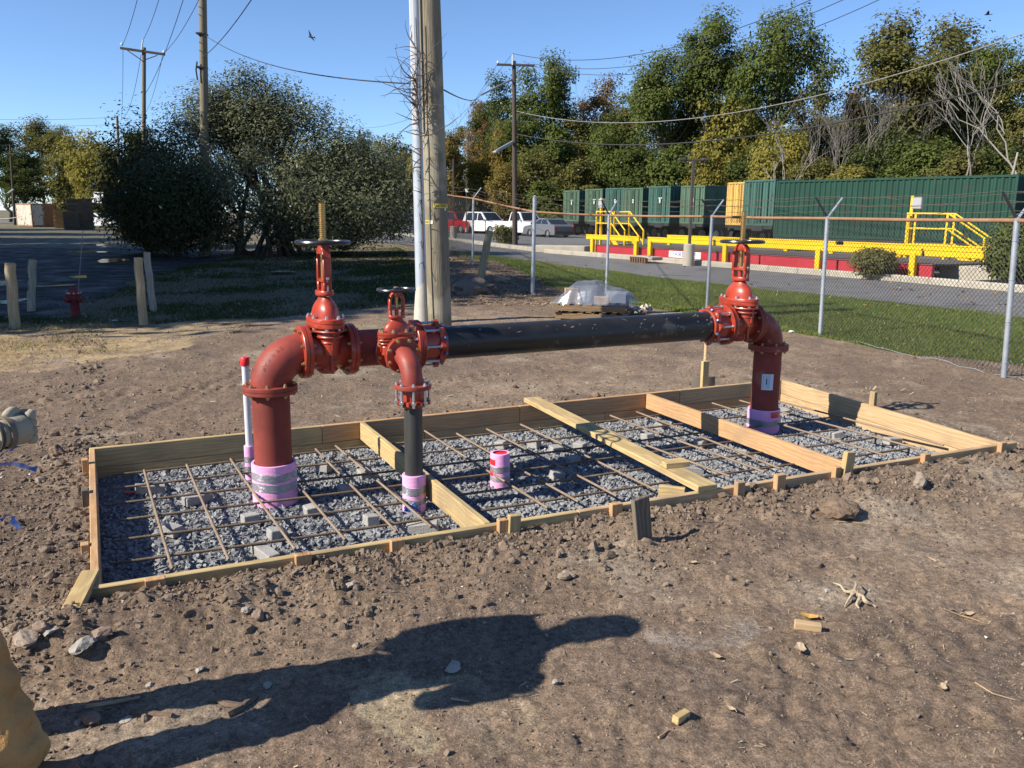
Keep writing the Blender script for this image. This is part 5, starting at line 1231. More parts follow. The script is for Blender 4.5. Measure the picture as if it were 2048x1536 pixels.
def trailer(label, o, rz, L, deck, group='trailers under the containers'):
    ro = thing('trailer_chassis', label, 'trailer', o, rz, group)
    obj('chassis', MB().box((L, .9, .30), c=(L / 2, 1.22, deck - .16), bev=.02).box((L, .12, .16), c=(L / 2, .1, deck - .08)).box((L, .12, .16), c=(L / 2, 2.34, deck - .08)).box((.2, 2.4, .18), c=(.15, 1.22, deck - .1)).box((.2, 2.4, .18), c=(L - .15, 1.22, deck - .1)).mesh('chassis', 0), TRM, ro)
    R = min(.5, deck * .44)
    for x in (L - 1.2, L - 2.5, 1.3):
        for y in (.28, 2.16): wheel(R, .32, ro, (x, y, R))
    for y in (.5, 1.94): obj('landing_leg', MB().box((.12, .12, deck - .25), c=(2.6 if L > 5 else L * .5, y, (deck - .25) / 2)).box((.3, .25, .04), c=(2.6 if L > 5 else L * .5, y, .02)).mesh('landing_leg', 0), TRM, ro)
    return ro
# the long green one, its long side towards the camera
a = A(1545, 480, 45); b = A(2022, 478, 36.3); d = b - a; rz = math.atan2(d.y, d.x); L = d.length
big = container('shipping_container', 'long dark green corrugated container behind the yellow rails, largest of all', (a.x, a.y, .72), rz, L, 2.44, 2.85, CG, group='shipping containers in the yard')
trailer('black chassis under the long dark green container', (a.x, a.y, .03), rz, L, .70)
a2 = A(2034, 478, 40.5); container('shipping_container', 'dark container at the right edge beside the long green one', (a2.x, a2.y, .75), rz - .05, 6, 2.44, 2.9, CD, group='shipping containers in the yard'); trailer('black chassis under the dark container at the right edge', (a2.x, a2.y, .03), rz - .05, 6, .73)
# the row of trailers seen end on
LDIR = math.radians(29)
dec = mk('white_decal', (.55, .58, .56), .7)
row = [(1128, 445, 78, 2.1, CG2, 'small green container end, leftmost and lowest of the row'), (1157, 446, 72, 2.55, CG2, 'faded green container end, second from the left of the row'), (1203, 446, 69, 2.6, CG2, 'olive green container end, third of the row, with a white label'),
       (1246, 445, 66, 2.6, CG3, 'teal green container end in the middle of the row'), (1283, 446, 64, 2.55, CG2, 'bright faded green container end right of the teal one'), (1338, 446, 61, 2.6, CG3, 'green container end with a white mark, sixth of the row'), (1406, 447, 58, 2.55, CG2, 'green container end behind the lamp post, seventh of the row'), (1508, 449, 51, 2.55, CY, 'yellow container end standing out between the green ones'), (1545, 449, 49, 2.6, CG3, 'narrow green container end right of the yellow one')]
for i, (px, py, Y, Hh, m, lab) in enumerate(row):
    c = A(px, py, Y); L = 6.1 if i != 7 else 3.2
    # lit end faces left; its near corner is at px
    ro = container('shipping_container', lab, (c.x, c.y, 1.22), LDIR, L, 2.44, Hh, m, group='shipping containers in the yard', pitch=.30)
    trailer('black trailer under the ' + lab.split(',')[0].replace(' standing out between the green ones', '').replace(' behind the lamp post', ' by the lamp post'), (c.x, c.y, .035), LDIR, L, 1.2)
    for y_ in (.5, 1.0, 1.44, 1.94): obj('lock_rod', MB().tube([(-.03, y_, .15), (-.03, y_, Hh - .12)], .022, 6).mesh('lock_rod'), m, ro)
    obj('door_seam', MB().box((.02, .03, Hh - .3), c=(-.012, 1.22, Hh / 2)).mesh('door_seam', 0), TRM, ro)
    if i in (1, 2, 3, 4, 5, 6):
        for k, (w, h, dz) in enumerate(((.40, .09, .15), (.22, .28, -.06)) if i in (1, 2, 5) else ((.22, .28, 0),)):
            obj('decal', MB().box((.006, w, h), c=(-.003 + .0, 1.1, Hh * .62 + dz)).mesh('decal', 0), dec, ro)
c = A(1392, 449, 60); container('shipping_container', 'near black container seen long side on left of the yellow one', (c.x, c.y, 1.22), LDIR - .42, 3.0, 2.44, 2.5, CD, group='shipping containers in the yard')
trailer('black trailer under the near black container', (c.x, c.y, .035), LDIR - .42, 3.0, 1.2)

# ------------------------------------------------------------------ weighbridge
WR = mk('weighbridge_red', (.44, .028, .045), .5, c2=(.36, .022, .038), sc=3, c3=(.16, .03, .03), sc3=1.5, t3=.66); WY = mk('safety_yellow', (.80, .53, .012), .42, c2=(.72, .46, .01), sc=4, c3=(.5, .33, .03), sc3=2.6, t3=.68); DK = mk('steel_deck', (.10, .085, .08), .8, c2=(.07, .062, .06), sc=2)
wa = G(1190, 508, .1); wb = G(1866, 559, .1); wd = (wb - wa); WL = wd.length; wrz = math.atan2(wd.y, wd.x); wa.z = .035
WB = thing('weighbridge', 'red truck weighbridge with a dark deck and yellow guard rails', 'weighbridge', wa, wrz)
nS = 5; DW = 3.2
for i in range(nS):
    x0 = WL * i / nS; x1 = WL * (i + 1) / nS - .06
    obj('side_beam', MB().box((x1 - x0, .12, .34), c=((x0 + x1) / 2, .06, .27), bev=.015).mesh('side_beam', 0), WR, WB); obj('side_beam', MB().box((x1 - x0, .12, .34), c=((x0 + x1) / 2, DW - .06, .27), bev=.015).mesh('side_beam', 0), WR, WB)
    obj('deck_plate', MB().box((x1 - x0, DW - .2, .05), c=((x0 + x1) / 2, DW / 2, .435), bev=.008).mesh('deck_plate', 0), DK, WB)
    obj('deck_lip', MB().box((x1 - x0 + .05, .16, .02), c=((x0 + x1) / 2, .05, .452)).mesh('deck_lip', 0), mk('rusty_lip', (.20, .07, .06), .8), WB)
    for y in (.3, DW - .3): obj('load_cell_foot', MB().box((.3, .3, .12), c=(x0 + .3, y, .06), bev=.01).mesh('load_cell_foot', 0), TRM, WB)
# guard rails: where each post stands along the deck (0..1)
def rail(y, segs, posts_, hgt=.86, z0=.0):
    for a, b in segs: obj('guard_rail', MB().box(((b - a) * WL, .09, .17), c=((a + b) / 2 * WL, y, hgt - .1), bev=.02).box(((b - a) * WL, .12, .05), c=((a + b) / 2 * WL, y, hgt + .0), bev=.01).mesh('guard_rail', 0), WY, WB)
    for p in posts_: obj('guard_post', MB().box((.18, .14, hgt - z0 - .1), c=(p * WL, y - .02, (hgt + z0 - .1) / 2), bev=.015).mesh('guard_post', 0), WY, WB)
def frac(px, py): p = G(px, py, .1) - wa; return p.dot(wd.normalized()) / WL
rail(-.12, ((-.03, .20), (.235, .50), (.502, .98), (.985, 1.09)), (0.0, .19, .245, .505, .76, .965))
rail(DW + .1, ((.05, .33), (.36, .62), (.64, .97), (.98, 1.2)), (.06, .32, .48, .61, .78, .96, 1.18), z0=.44)
sg = obj('maker_sign', MB().box((1.75, .012, .24), c=(WL * .362, -.008, .28), bev=.004).mesh('maker_sign', 0), WT, WB)
tm = textmesh('FAIRBANKS', .26); obj('sign_lettering', tm, mk('sign_blue', (.03, .06, .38), .5), sg, T(WL * .362, -.018, .28) @ RX(PI / 2))
def stair(name, label, px, py, Y, rz, steps=5, box_h=1.0):
    """platform with handrails at the pixel's foot, steps going down along local +X"""
    o = A(px, py, Y); o.z = .035; ro = thing(name, label, 'stairs', o, rz); ph = .80; pw = 1.3; R_ = .03; run = 1.15
    obj('platform', MB().box((pw, .95, .08), c=(pw / 2, .475, ph), bev=.01).mesh('platform', 0), WY, ro)
    for y in (0, .92):
        obj('stringer', MB().box((math.hypot(run, ph), .05, .2), T(pw + run / 2, y + .01, ph / 2 - .02) @ RY(math.atan2(ph, run)), bev=.008).mesh('stringer', 0), WY, ro)
        for x in (.04, pw - .02): obj('handrail_post', MB().box((.06, .06, 1.05 + ph), c=(x, y + .01, (1.05 + ph) / 2)).mesh('handrail_post', 0), WY, ro)
        hx = pw + run
        for dz in (.55, 1.05):
            obj('handrail', MB().tube([(0, y + .01, ph + dz), (pw, y + .01, ph + dz), (hx, y + .01, dz + .02)], R_, 6).mesh('handrail'), WY, ro)
        obj('handrail_post', MB().box((.06, .06, 1.1), c=(hx, y + .01, .55)).mesh('handrail_post', 0), WY, ro)
    for k in range(steps - 1): f = (k + .5) / (steps - 1); obj('step', MB().box((.25, .9, .035), c=(pw + run * f, .47, ph * (1 - f)), bev=.006).mesh('step', 0), WY, ro)
    return ro, o
s1, o1 = stair('access_stairs', 'yellow steel stairs and platform at the left end of the weighbridge', 1190, 508, 38.4, wrz - .1)
s2, o2 = stair('access_stairs', 'yellow steel stairs and platform at the right end of the weighbridge', 1803, 540, 29.6, wrz + .35)
GB = mk('grey_box', (.34, .35, .36), .6)
for ro, x in ((s1, .1), (s2, .08)):
    pst = obj('box_post', MB().box((.09, .09, 2.45), c=(x, .2, 1.22)).mesh('box_post', 0), WY, ro); obj('control_box', MB().box((.30, .2, .40), c=(x + .2, .1, 2.2), bev=.02).mesh('control_box', 0), GB, pst)
# concrete ramps at both ends
for lab, p0, p1, k in (('low concrete ramp wall left of the weighbridge', (1062, 505), (1168, 508), 0), ('long concrete ramp wall right of the weighbridge', (1870, 558), (2060, 575), 1)):
    a = G(*p0, .03); b = G(*p1, .03); d = b - a; o = obj('ramp_wall', MB().box((d.length, 2.6 if k else 1.2, .42 if k else .34), c=(d.length / 2, .1 + (1.3 if k else .6), .2 if k else .16), bev=.03).mesh('ramp_wall', 0), concrete); o.location = a; o.rotation_euler = (0, 0, math.atan2(d.y, d.x)); tag(o, lab, 'ramp wall')
# storm drain in the kerb
a = G(1262, 523, .05); b = G(1296, 526, .05); d = b - a; SD = thing('storm_drain', 'dark storm drain opening in the far kerb', 'drain', a, math.atan2(d.y, d.x)); Ld = d.length
obj('drain_frame', MB().box((Ld + .3, .5, .12), c=(Ld / 2, .3, .16), bev=.02).mesh('drain_frame', 0), concrete, SD); obj('drain_opening', MB().box((Ld, .06, .2), c=(Ld / 2, -.04, .08), bev=.005).mesh('drain_opening', 0), TRM, SD)
for k in range(7): obj('drain_bar', MB().box((.04, .04, .22), c=(Ld * (k + .5) / 7, -.085, .09)).mesh('drain_bar', 0), RUSTC, SD)
# traffic cone on the far side
c = A(1813, 526, 36); c.z = .035; CN = thing('traffic_cone', 'small orange and white traffic cone seen under the yellow rail', 'cone', c); OR = mk('cone_orange', (.75, .16, .03), .5)
obj('cone', MB().lathe([(.16, .04), (.03, .75), (0, .75)], 14).box((.42, .42, .05), c=(0, 0, .025), bev=.01).mesh('cone'), OR, CN); obj('white_band', MB().lathe([(.122, .32), (.078, .56)], 14).mesh('white_band'), WT, CN)

# ------------------------------------------------------------------ vehicles
GLASS = mk('car_glass', (.012, .014, .017), .06, spec=.7); CHR = mk('chrome', (.6, .6, .6), .2, metal=.9); LAMPW = mk('head_lamp', (.75, .76, .78), .15, spec=.8); LAMPR = mk('tail_lamp', (.45, .015, .015), .2); PLAS = mk('black_plastic', (.02, .02, .02), .6)
def car(name, label, o, rz, col, kind, cat):
    """local X forward; o is the ground under the middle"""
    pm = mk('car_paint_' + name, col, .22, spec=.6, coat=.6); ro = thing(name, label, cat, o, rz, 'cars parked in the yard')
    spec = {'suv': (5.2, 2.0, 1.9, [(-2.6, .45), (-2.58, 1.05), (-2.45, 1.12), (1.1, 1.12), (2.35, 1.02), (2.55, .92), (2.6, .5)], [(-2.42, 1.10), (-2.2, 1.85), (-1.9, 1.92), (.05, 1.9), (.95, 1.12)], 1.5, .40),
            'pickup': (5.8, 2.0, 1.95, [(-2.9, .55), (-2.88, 1.15), (-.6, 1.16), (1.15, 1.16), (2.6, 1.08), (2.85, 1.0), (2.9, .5)], [(-.75, 1.14), (-.6, 1.85), (-.4, 1.93), (.55, 1.92), (1.2, 1.15)], 1.75, .42),
            'sedan': (4.7, 1.82, 1.46, [(-2.35, .4), (-2.33, .85), (-2.2, .98), (-1.4, 1.0), (1.0, .95), (2.1, .80), (2.32, .65), (2.35, .35)], [(-1.75, .97), (-1.0, 1.38), (-.5, 1.46), (.1, 1.45), (1.05, .94)], 1.38, .33)}[kind]
    Lg, Wd, Ht, low, cab, wb2, R = spec
    g0 = R * .62
    # lower body with wheel arches cut as notches
    outl = [(low[0][0], g0)] + low + [(low[-1][0], g0)]
    for cx in (wb2 - .05, -wb2 + .05):
        outl += [(cx + R * 1.18 * math.cos(a), g0 - .02 + max(0, R * 1.25 * math.sin(a))) for a in np.linspace(.05, PI - .05, 9)]
    mb = MB(); mb.prism(outl, Wd, RX(PI / 2), -Wd / 2)
    body = obj('body', mb.mesh('body', 25), pm, ro)
    m = bpy.data.objects[body.name].data
    # cabin narrows upward
    top = max(z for x, z in cab); zb = min(z for x, z in cab); cv = []; nC = len(cab)
    for sy in (-1, 1):
        for x, z in cab: cv.append((x, sy * (Wd / 2 - .03 - .22 * (z - zb)), z))
    mb = MB().add(cv, [tuple(range(nC)), tuple(reversed(range(nC, 2 * nC)))] + [(i, nC + i, nC + (i + 1) % nC, (i + 1) % nC) for i in range(nC)])
    obj('cabin', mb.mesh('cabin', 20), pm, ro)
    # glass: set just proud of the cabin
    def side_glass(x0, x1, z0, z1, k0, k1):
        for sy in (-1, 1):
            y0 = sy * (Wd / 2 - .03 - .22 * (z0 - zb) + .008); y1 = sy * (Wd / 2 - .03 - .22 * (z1 - zb) + .008)
            vs = [(x0 + k0, y0, z0), (x1 + k1, y0, z0), (x1, y1, z1), (x0, y1, z1)]; obj('side_window', MB().add(vs, [(0, 1, 2, 3) if sy < 0 else (3, 2, 1, 0)]).mesh('side_window', 0), GLASS, ro)
    z0, z1 = zb + .06, top - .1; fx = cab[-1][0]; fx1 = cab[-2][0]
    side_glass(-.35 if kind != 'sedan' else -.3, fx1 - .08, z0, z1, 0, (fx - fx1) * .75)
    if kind != 'pickup': side_glass(cab[1][0] + .35 if kind == 'suv' else -1.0, -.45 if kind != 'sedan' else -.4, z0, z1, -.15 if kind == 'suv' else -.35, 0)
    else: side_glass(-.52, -.3, z0, z1, -.05, 0)
    a_, b_ = V((cab[-2][0], 0, cab[-2][1])), V((cab[-1][0], 0, cab[-1][1])); n_ = V((b_.z - a_.z, 0, -(b_.x - a_.x))).normalized(); n_ = n_ if n_.x > 0 else -n_
    def wind(a_, b_, nm):
        n_ = V((-(b_.z - a_.z), 0, b_.x - a_.x)).normalized(); ctr = V((sum(x for x, z in cab) / nC, 0, (zb + top) / 2)); n_ = n_ if n_.dot((a_ + b_) / 2 - ctr) > 0 else -n_
        p, q = a_.lerp(b_, .08) + n_ * .008, a_.lerp(b_, .9) + n_ * .008; wy = lambda z: Wd / 2 - .11 - .22 * (z - zb)
        vs = [(p.x, -wy(p.z), p.z), (p.x, wy(p.z), p.z), (q.x, wy(q.z), q.z), (q.x, -wy(q.z), q.z)]; mm = MB().convex([*vs, tuple(ctr)], [(0, 1, 2, 3)]); obj(nm, mm.mesh(nm, 0), GLASS, ro)
    wind(a_, b_, 'windscreen'); wind(V((cab[0][0], 0, cab[0][1])), V((cab[1][0], 0, cab[1][1])), 'rear_window')
    for x in (wb2 - .05, -wb2 + .05):
        for sy in (-1, 1): wheel(R, .24, ro, (x, sy * (Wd / 2 - .13), R), 0 if sy < 0 else PI)
    hx = Lg / 2; zf = low[-2][1]
    for sy in (-1, 1):
        obj('headlight', MB().box((.10, .34, .2), c=(hx - .06, sy * (Wd / 2 - .24), zf - .12), bev=.03).mesh('headlight', 0), LAMPW, ro); obj('tail_light', MB().box((.06, .2, .34), c=(-hx + .02, sy * (Wd / 2 - .13), low[1][1] - .16), bev=.02).mesh('tail_light', 0), LAMPR, ro)
        obj('door_mirror', MB().box((.1, .2, .16), c=(fx - .2, sy * (Wd / 2 + .08), zb + .1), bev=.03).mesh('door_mirror', 0), pm, ro)
    obj('grille', MB().box((.05, Wd * .52, .26), c=(hx - .015, 0, zf - .14), bev=.02).mesh('grille', 0), PLAS, ro); obj('front_bumper', MB().box((.16, Wd * .98, .24), c=(hx - .03, 0, g0 + .16), bev=.05).mesh('front_bumper', 0), PLAS if kind != 'sedan' else pm, ro); obj('rear_bumper', MB().box((.14, Wd * .98, .22), c=(-hx + .03, 0, g0 + .16), bev=.05).mesh('rear_bumper', 0), PLAS, ro)
    obj('number_plate', MB().box((.02, .32, .16), c=(hx + .06, 0, g0 + .2)).mesh('number_plate', 0), WT, ro)
    obj('underside', MB().box((Lg * .96, Wd * .8, .1), c=(0, 0, g0 + .02)).mesh('underside', 0), PLAS, ro)
    return ro
def onlot(px, py, Y): p = A(px, py, Y); p.z = .035; return p
car('pickup_truck', 'bright red pickup truck facing the camera beside the timber pole', onlot(916, 464, 80), math.radians(-50), (.40, .012, .022), 'pickup', 'pickup')
car('parked_suv', 'black car half hidden behind the red pickup', onlot(945, 463, 84), math.radians(-60), (.012, .013, .016), 'suv', 'car')
car('parked_suv', 'white sport utility vehicle parked left of the dark timber pole', onlot(976, 466, 77), math.radians(-48), (.78, .77, .74), 'suv', 'car')
car('pickup_truck', 'white pickup truck half hidden by the dark timber pole', onlot(1046, 467, 72), math.radians(-52), (.76, .76, .74), 'pickup', 'pickup')
car('parked_sedan', 'silver blue saloon car seen from behind right of the fence corner', onlot(1096, 468, 68), math.radians(120), (.13, .145, .17), 'sedan', 'car')
car('parked_suv', 'black car parked beyond the road left of the metal pole', onlot(802, 459, 80), math.radians(150), (.012, .012, .014), 'suv', 'car')
car('parked_car', 'white car half hidden behind the pallet stacks at far left', onlot(198, 439, 88), math.radians(-10), (.72, .74, .77), 'sedan', 'car')
SHED = thing('grey_shed', 'low grey shed wall standing behind the white car', 'shed', (*onlot(210, 430, 112).xy, 0), math.radians(14))
obj('wall', MB().box((9, 5, 3.6), c=(1, 3, 1.8)).mesh('wall', 0), mk('shed_grey', (.16, .15, .155), .8, c2=(.12, .115, .12), sc=2), SHED); obj('roof', MB().box((9.5, 5.6, .2), c=(1, 3, 3.7), bev=.03).mesh('roof', 0), mk('shed_roof', (.09, .09, .095), .8), SHED)
SG = thing('yard_sign', 'pair of white sign panels on a post above the white car', 'sign', onlot(204, 439, 90), 0)
obj('sign_post', MB().box((.1, .1, 3.2), c=(0, 0, 1.6)).mesh('sign_post', 0), TRM, SG)
for x, z, w, h in ((-.1, 3.3, 1.0, .55), (-.32, 2.75, 1.05, .6)): obj('sign_panel', MB().box((w, .05, h), c=(x, -.08, z), bev=.01).mesh('sign_panel', 0), mk('sign_white', (.82, .83, .82), .5), SG)

# ------------------------------------------------------------------ pallets and the old container at left
PAL = woodmat('pallet_wood', (.25, .17, .10), (.17, .115, .065), (.08, .05, .03)); PALD = woodmat('old_pallet_wood', (.15, .115, .085), (.10, .078, .058), (.05, .04, .03)); PALO = woodmat('new_pallet_wood', (.56, .35, .15), (.46, .27, .105), (.2, .1, .04))
def pallet_parts(ro, z, mat, L=1.2, Wd=1.0, at=(0, 0), yaw=0.0, boards=True):
    M = T(at[0], at[1], z) @ RZ(yaw)
    for y in (-Wd / 2 + .02, 0, Wd / 2 - .02): obj('stringer', STR, mat, ro, M @ T(0, y, .065))
    for k in range(7): obj('deck_board', DKB, mat, ro, M @ T(-L / 2 + .05 + k * (L - .1) / 6, 0, .12))
    for k in (0, 3, 6): obj('deck_board', DKB, mat, ro, M @ T(-L / 2 + .05 + k * (L - .1) / 6, 0, .01))
STR = MB().box((1.2, .04, .09), bev=.004).mesh('stringer', 0); DKB = MB().box((.095, 1.0, .02), bev=.003).mesh('deck_board', 0)
STR.materials.append(PAL); DKB.materials.append(PAL)
def pallet(label, at, z, mat, yaw, grp):
    ro = thing('pallet', label, 'pallet', (at[0], at[1], z), yaw, grp); 
    for y in (-.48, 0, .48): setmat(obj('stringer', STR, None, ro, T(0, y, .065)), mat)
    for k in range(7): setmat(obj('deck_board', DKB, None, ro, T(-.55 + k * 1.1 / 6, 0, .121)), mat)
    for k in (0, 3, 6): setmat(obj('deck_board', DKB, None, ro, T(-.55 + k * 1.1 / 6, 0, .009)), mat)
    return ro
p0 = onlot(22, 444, 90); cw = A(45, 446, 92); cwd = 2 * 0 + 4.2
cA = A(34, 446, 92); cA.z = .03; cB = A(88, 446, 86); 
ang = math.atan2(cB.y - cA.y, cB.x - cA.x)
container('open_container', 'old white ribbed container with rusty edges left of the pallet stacks', cA, ang, 5.0, 2.3, 2.35, CW, RUSTC, group='old containers at left', pitch=.45)
for i, (px, py, Y, w, h, nlay, m, lab) in enumerate(((102, 446, 90, 0, 0, 15, RUSTC, 'stack of brown pallets behind the orange one'), (122, 448, 84, 0, 0, 12, PALO, 'stack of fresh orange pallets between two dark stacks'), (143, 451, 78, 0, 0, 14, PALD, 'low dark pallet stack in front of the tall ones'), (152, 451, 82, 0, 0, 21, PALD, 'tall dark pallet stack, left of the two tall ones'), (174, 452, 79, 0, 0, 22, PALD, 'tall dark pallet stack, right of the two tall ones'))):
    c = onlot(px, py, Y); ro = thing('pallet_stack', lab, 'pallet stack', c, .35 + .1 * (i % 3), 'pallet stacks at left'); rr = rng(i + 40)
    hh = [2.2, 1.75, 1.55, 2.75, 2.75][i] / nlay
    for k in range(nlay):
        M = T(rr.uniform(-.05, .05), rr.uniform(-.05, .05), k * hh) @ RZ(rr.uniform(-.05, .05))
        q = obj('pallet_layer', MB().box((1.25, 1.05, .03), c=(0, 0, hh - .02)).box((1.2, .09, hh - .03), c=(0, -.45, hh / 2 - .015)).box((1.2, .09, hh - .03), c=(0, .45, hh / 2 - .015)).box((1.2, .09, hh - .03), c=(0, 0, hh / 2 - .015)).mesh('pallet_layer', 0), m, ro, M)
# chain hanging at the left edge
o = MB().tube([A(-30 + 62 * q / 8, 432 + 6 * math.sin(PI * (q + 2) / 12), 90) for q in range(9)], .05, 6).build('barrier_rope', mk('rope', (.5, .47, .4), .8)); tag(o, 'pale rope hanging at the left edge beside the old container', 'rope')

# ------------------------------------------------------------------ pallets with the shrink wrapped load
c = on(1185, 634); yw = math.radians(-14)
zz = gzf(c.x, c.y)
pallet('lower wooden pallet on the soil under the wrapped load', (c.x + .05, c.y, 0), zz - .01, PAL, yw, 'pallets under the wrapped load'); pallet('upper wooden pallet carrying the wrapped load', (c.x - .02, c.y, 0), zz + .125, PAL, yw + .06, 'pallets under the wrapped load')
WRP = bpy.data.materials.new('shrink_wrap'); WRP.use_nodes = True; nt = WRP.node_tree; N = nt.nodes; Lk = nt.links; N.clear()
g = N.new('ShaderNodeBsdfGlossy'); g.inputs['Roughness'].default_value = .28; g.inputs[0].default_value = (.7, .72, .77, 1); dfs = N.new('ShaderNodeBsdfDiffuse'); dfs.inputs[0].default_value = (.42, .44, .50, 1); tr = N.new('ShaderNodeBsdfTransparent'); tr.inputs[0].default_value = (.93, .94, .96, 1)
m1 = N.new('ShaderNodeMixShader'); m1.inputs[0].default_value = .5; Lk.new(g.outputs[0], m1.inputs[1]); Lk.new(dfs.outputs[0], m1.inputs[2]); m2 = N.new('ShaderNodeMixShader'); m2.inputs[0].default_value = .34; Lk.new(tr.outputs[0], m2.inputs[1]); Lk.new(m1.outputs[0], m2.inputs[2]); tcx = N.new('ShaderNodeTexCoord'); nz = N.new('ShaderNodeTexNoise'); nz.inputs['Scale'].default_value = 7; nz.inputs['Detail'].default_value = 5; Lk.new(tcx.outputs['Object'], nz.inputs['Vector']); bp = N.new('ShaderNodeBump'); bp.inputs['Strength'].default_value = .5; bp.inputs['Distance'].default_value = .03; Lk.new(nz.outputs['Fac'], bp.inputs['Height'])
Lk.new(bp.outputs[0], g.inputs['Normal']); Lk.new(bp.outputs[0], dfs.inputs['Normal']); ou = N.new('ShaderNodeOutputMaterial'); Lk.new(m2.outputs[0], ou.inputs[0])
z1 = zz + .255
box_ = lambda nm, lab, sz, dx, dy, mt, rz_=0.0, dz=0.0: tag((lambda o: (setattr(o, 'location', (c.x + dx, c.y + dy, z1 + sz[2] / 2 + dz)), setattr(o, 'rotation_euler', (0, 0, yw + rz_)), o)[2])(obj(nm, MB().box(sz, bev=.006).mesh(nm, 0), mt)), lab, 'box')
CARD = mk('cardboard', (.42, .29, .18), .85, c2=(.36, .24, .145), sc=6)
box_('crate', 'dark crate under the plastic wrap', (.42, .4, .27), -.12, .05, mk('dark_crate', (.10, .12, .15), .6), .05); box_('cardboard_box', 'brown cardboard box at the left end under the plastic', (.22, .35, .24), -.38, .0, CARD, .3); box_('cardboard_box', 'brown cardboard box standing before the plastic wrap', (.25, .12, .13), .11, -.36, CARD, .1); box_('crate', 'long low crate at the right under the plastic wrap', (.5, .4, .17), .35, .05, mk('grey_crate', (.3, .32, .36), .6), -.05)
def wrapmesh():
    nx, ny = 70, 44; vs = []; fs = []
    for i in range(nx + 1):
        for j in range(ny + 1):
            x = -.66 + 1.4 * i / nx; y = -.44 + .95 * j / ny; u = i / nx; v = abs(j / ny * 2 - 1)
            prof = np.interp(u, [0, .06, .18, .27, .5, .62, .8, .93, 1], [-.03, .05, .20, .31, .34, .27, .21, .12, -.02]); h = prof * (1 - v ** 5) - .03 * (v > .9)
            h += .02 * float(vnoise(x * 6, y * 6, 3)) + .014 * (1 - abs(float(vnoise(x * 7 + y * 5, y * 9 - x * 4, 4))) * 2) ; vs.append((x + .012 * float(vnoise(x * 7, y * 7 + h * 9, 5)), y + .015 * float(vnoise(x * 8 + 3, y * 5, 7)), max(h, -.06)))
    fs = [(i * (ny + 1) + j, (i + 1) * (ny + 1) + j, (i + 1) * (ny + 1) + j + 1, i * (ny + 1) + j + 1) for i in range(nx) for j in range(ny)]
    return MB().add(vs, fs)
o = obj('plastic_wrap', wrapmesh().mesh('plastic_wrap', 55), WRP); o.location = (c.x, c.y, z1 + .012); o.rotation_euler = (0, 0, yw); tag(o, 'crumpled clear plastic wrap draped over the load on the pallets', 'plastic wrap')
def rag(label, px, py, w, h, mat, seed, name='plastic_scrap', cat='scrap'):
    p = on(px, py); s = w / FPX * p.length; r_ = rng(seed); n = 9; vs = []
    for i in range(n):
        for j in range(n): x = (i / (n - 1) - .5) * s; y = (j / (n - 1) - .5) * s * .7; k = 1 - (abs(i / (n - 1) * 2 - 1) ** 2 + abs(j / (n - 1) * 2 - 1) ** 2) / 2; vs.append((x * (1 + r_.uniform(-.15, .15)), y * (1 + r_.uniform(-.2, .2)), .006 + h * s * max(0, k * .6 + r_.uniform(-.3, .4))))
    o = obj(name, MB().add(vs, [(i * n + j, (i + 1) * n + j, (i + 1) * n + j + 1, i * n + j + 1) for i in range(n - 1) for j in range(n - 1)]).mesh(name, 40), mat); o.location = p; o.rotation_euler = (0, 0, r_.uniform(-.5, .5)); return tag(o, label, cat)
RAG = mk('dirty_plastic', (.50, .45, .37), .7, c2=(.36, .32, .26), sc=8)
rag('crumpled pale plastic right of the pallets', 1268, 628, 40, .45, RAG, 3); rag('round wad of pale plastic at the right of the pallets', 1292, 624, 22, .8, RAG, 4); rag('small crumpled scrap before the pallets', 1210, 634, 16, .7, RAG, 5)
rag('white paper scrap on the soil before the fence', 1583, 666, 10, .5, WT, 6); rag('white paper scrap near the fence foot', 1215, 668, 6, .5, WT, 8)

# ------------------------------------------------------------------ trees and shrubs
BARK = mk('bark', (.11, .09, .07), .9, c2=(.07, .058, .046), sc=8, stretch=(4, 4, .6), bump=.6, bsc=10); BARKP = mk('pale_bark', (.30, .27, .235), .85, c2=(.21, .19, .165), sc=4, stretch=(3, 3, .5)); BARKG = mk('grey_bark', (.23, .205, .18), .9, c2=(.15, .135, .12), sc=5, stretch=(3, 3, .5))
L_DARK = leafmat('dark_leaf', [(0.070, 0.095, 0.030), (0.111, 0.135, 0.041), (0.149, 0.165, 0.049), (0.089, 0.105, 0.035)], .38)
L_GREEN = leafmat('green_leaf', [(0.106, 0.140, 0.037), (0.156, 0.188, 0.048), (0.206, 0.219, 0.060), (0.125, 0.147, 0.045)], .38)
L_OLIVE = leafmat('olive_leaf', [(0.140, 0.146, 0.045), (0.196, 0.188, 0.058), (0.241, 0.213, 0.067), (0.157, 0.140, 0.052)], .38)
L_YEL = leafmat('yel_leaf', [(.18, .175, .045), (.25, .22, .05), (.15, .155, .045), (.30, .25, .06)], .38)
L_GOLD = leafmat('gold_leaf', [(.26, .18, .045), (.34, .23, .045), (.20, .15, .045), (.16, .14, .05)], .38)
L_BROWN = leafmat('brown_leaf', [(0.16, 0.115, 0.055), (0.21, 0.145, 0.062), (0.13, 0.105, 0.05), (0.25, 0.155, 0.06)], .38)
L_SILV = leafmat('silver_leaf', [(.15, .165, .095), (.22, .235, .15), (.105, .12, .062), (.32, .33, .23), (.08, .095, .045), (.18, .19, .11)], .3)
L_SHADE = leafmat('shrub_leaf', [(.065, .08, .036), (.095, .11, .05), (.14, .15, .075), (.075, .085, .04)])
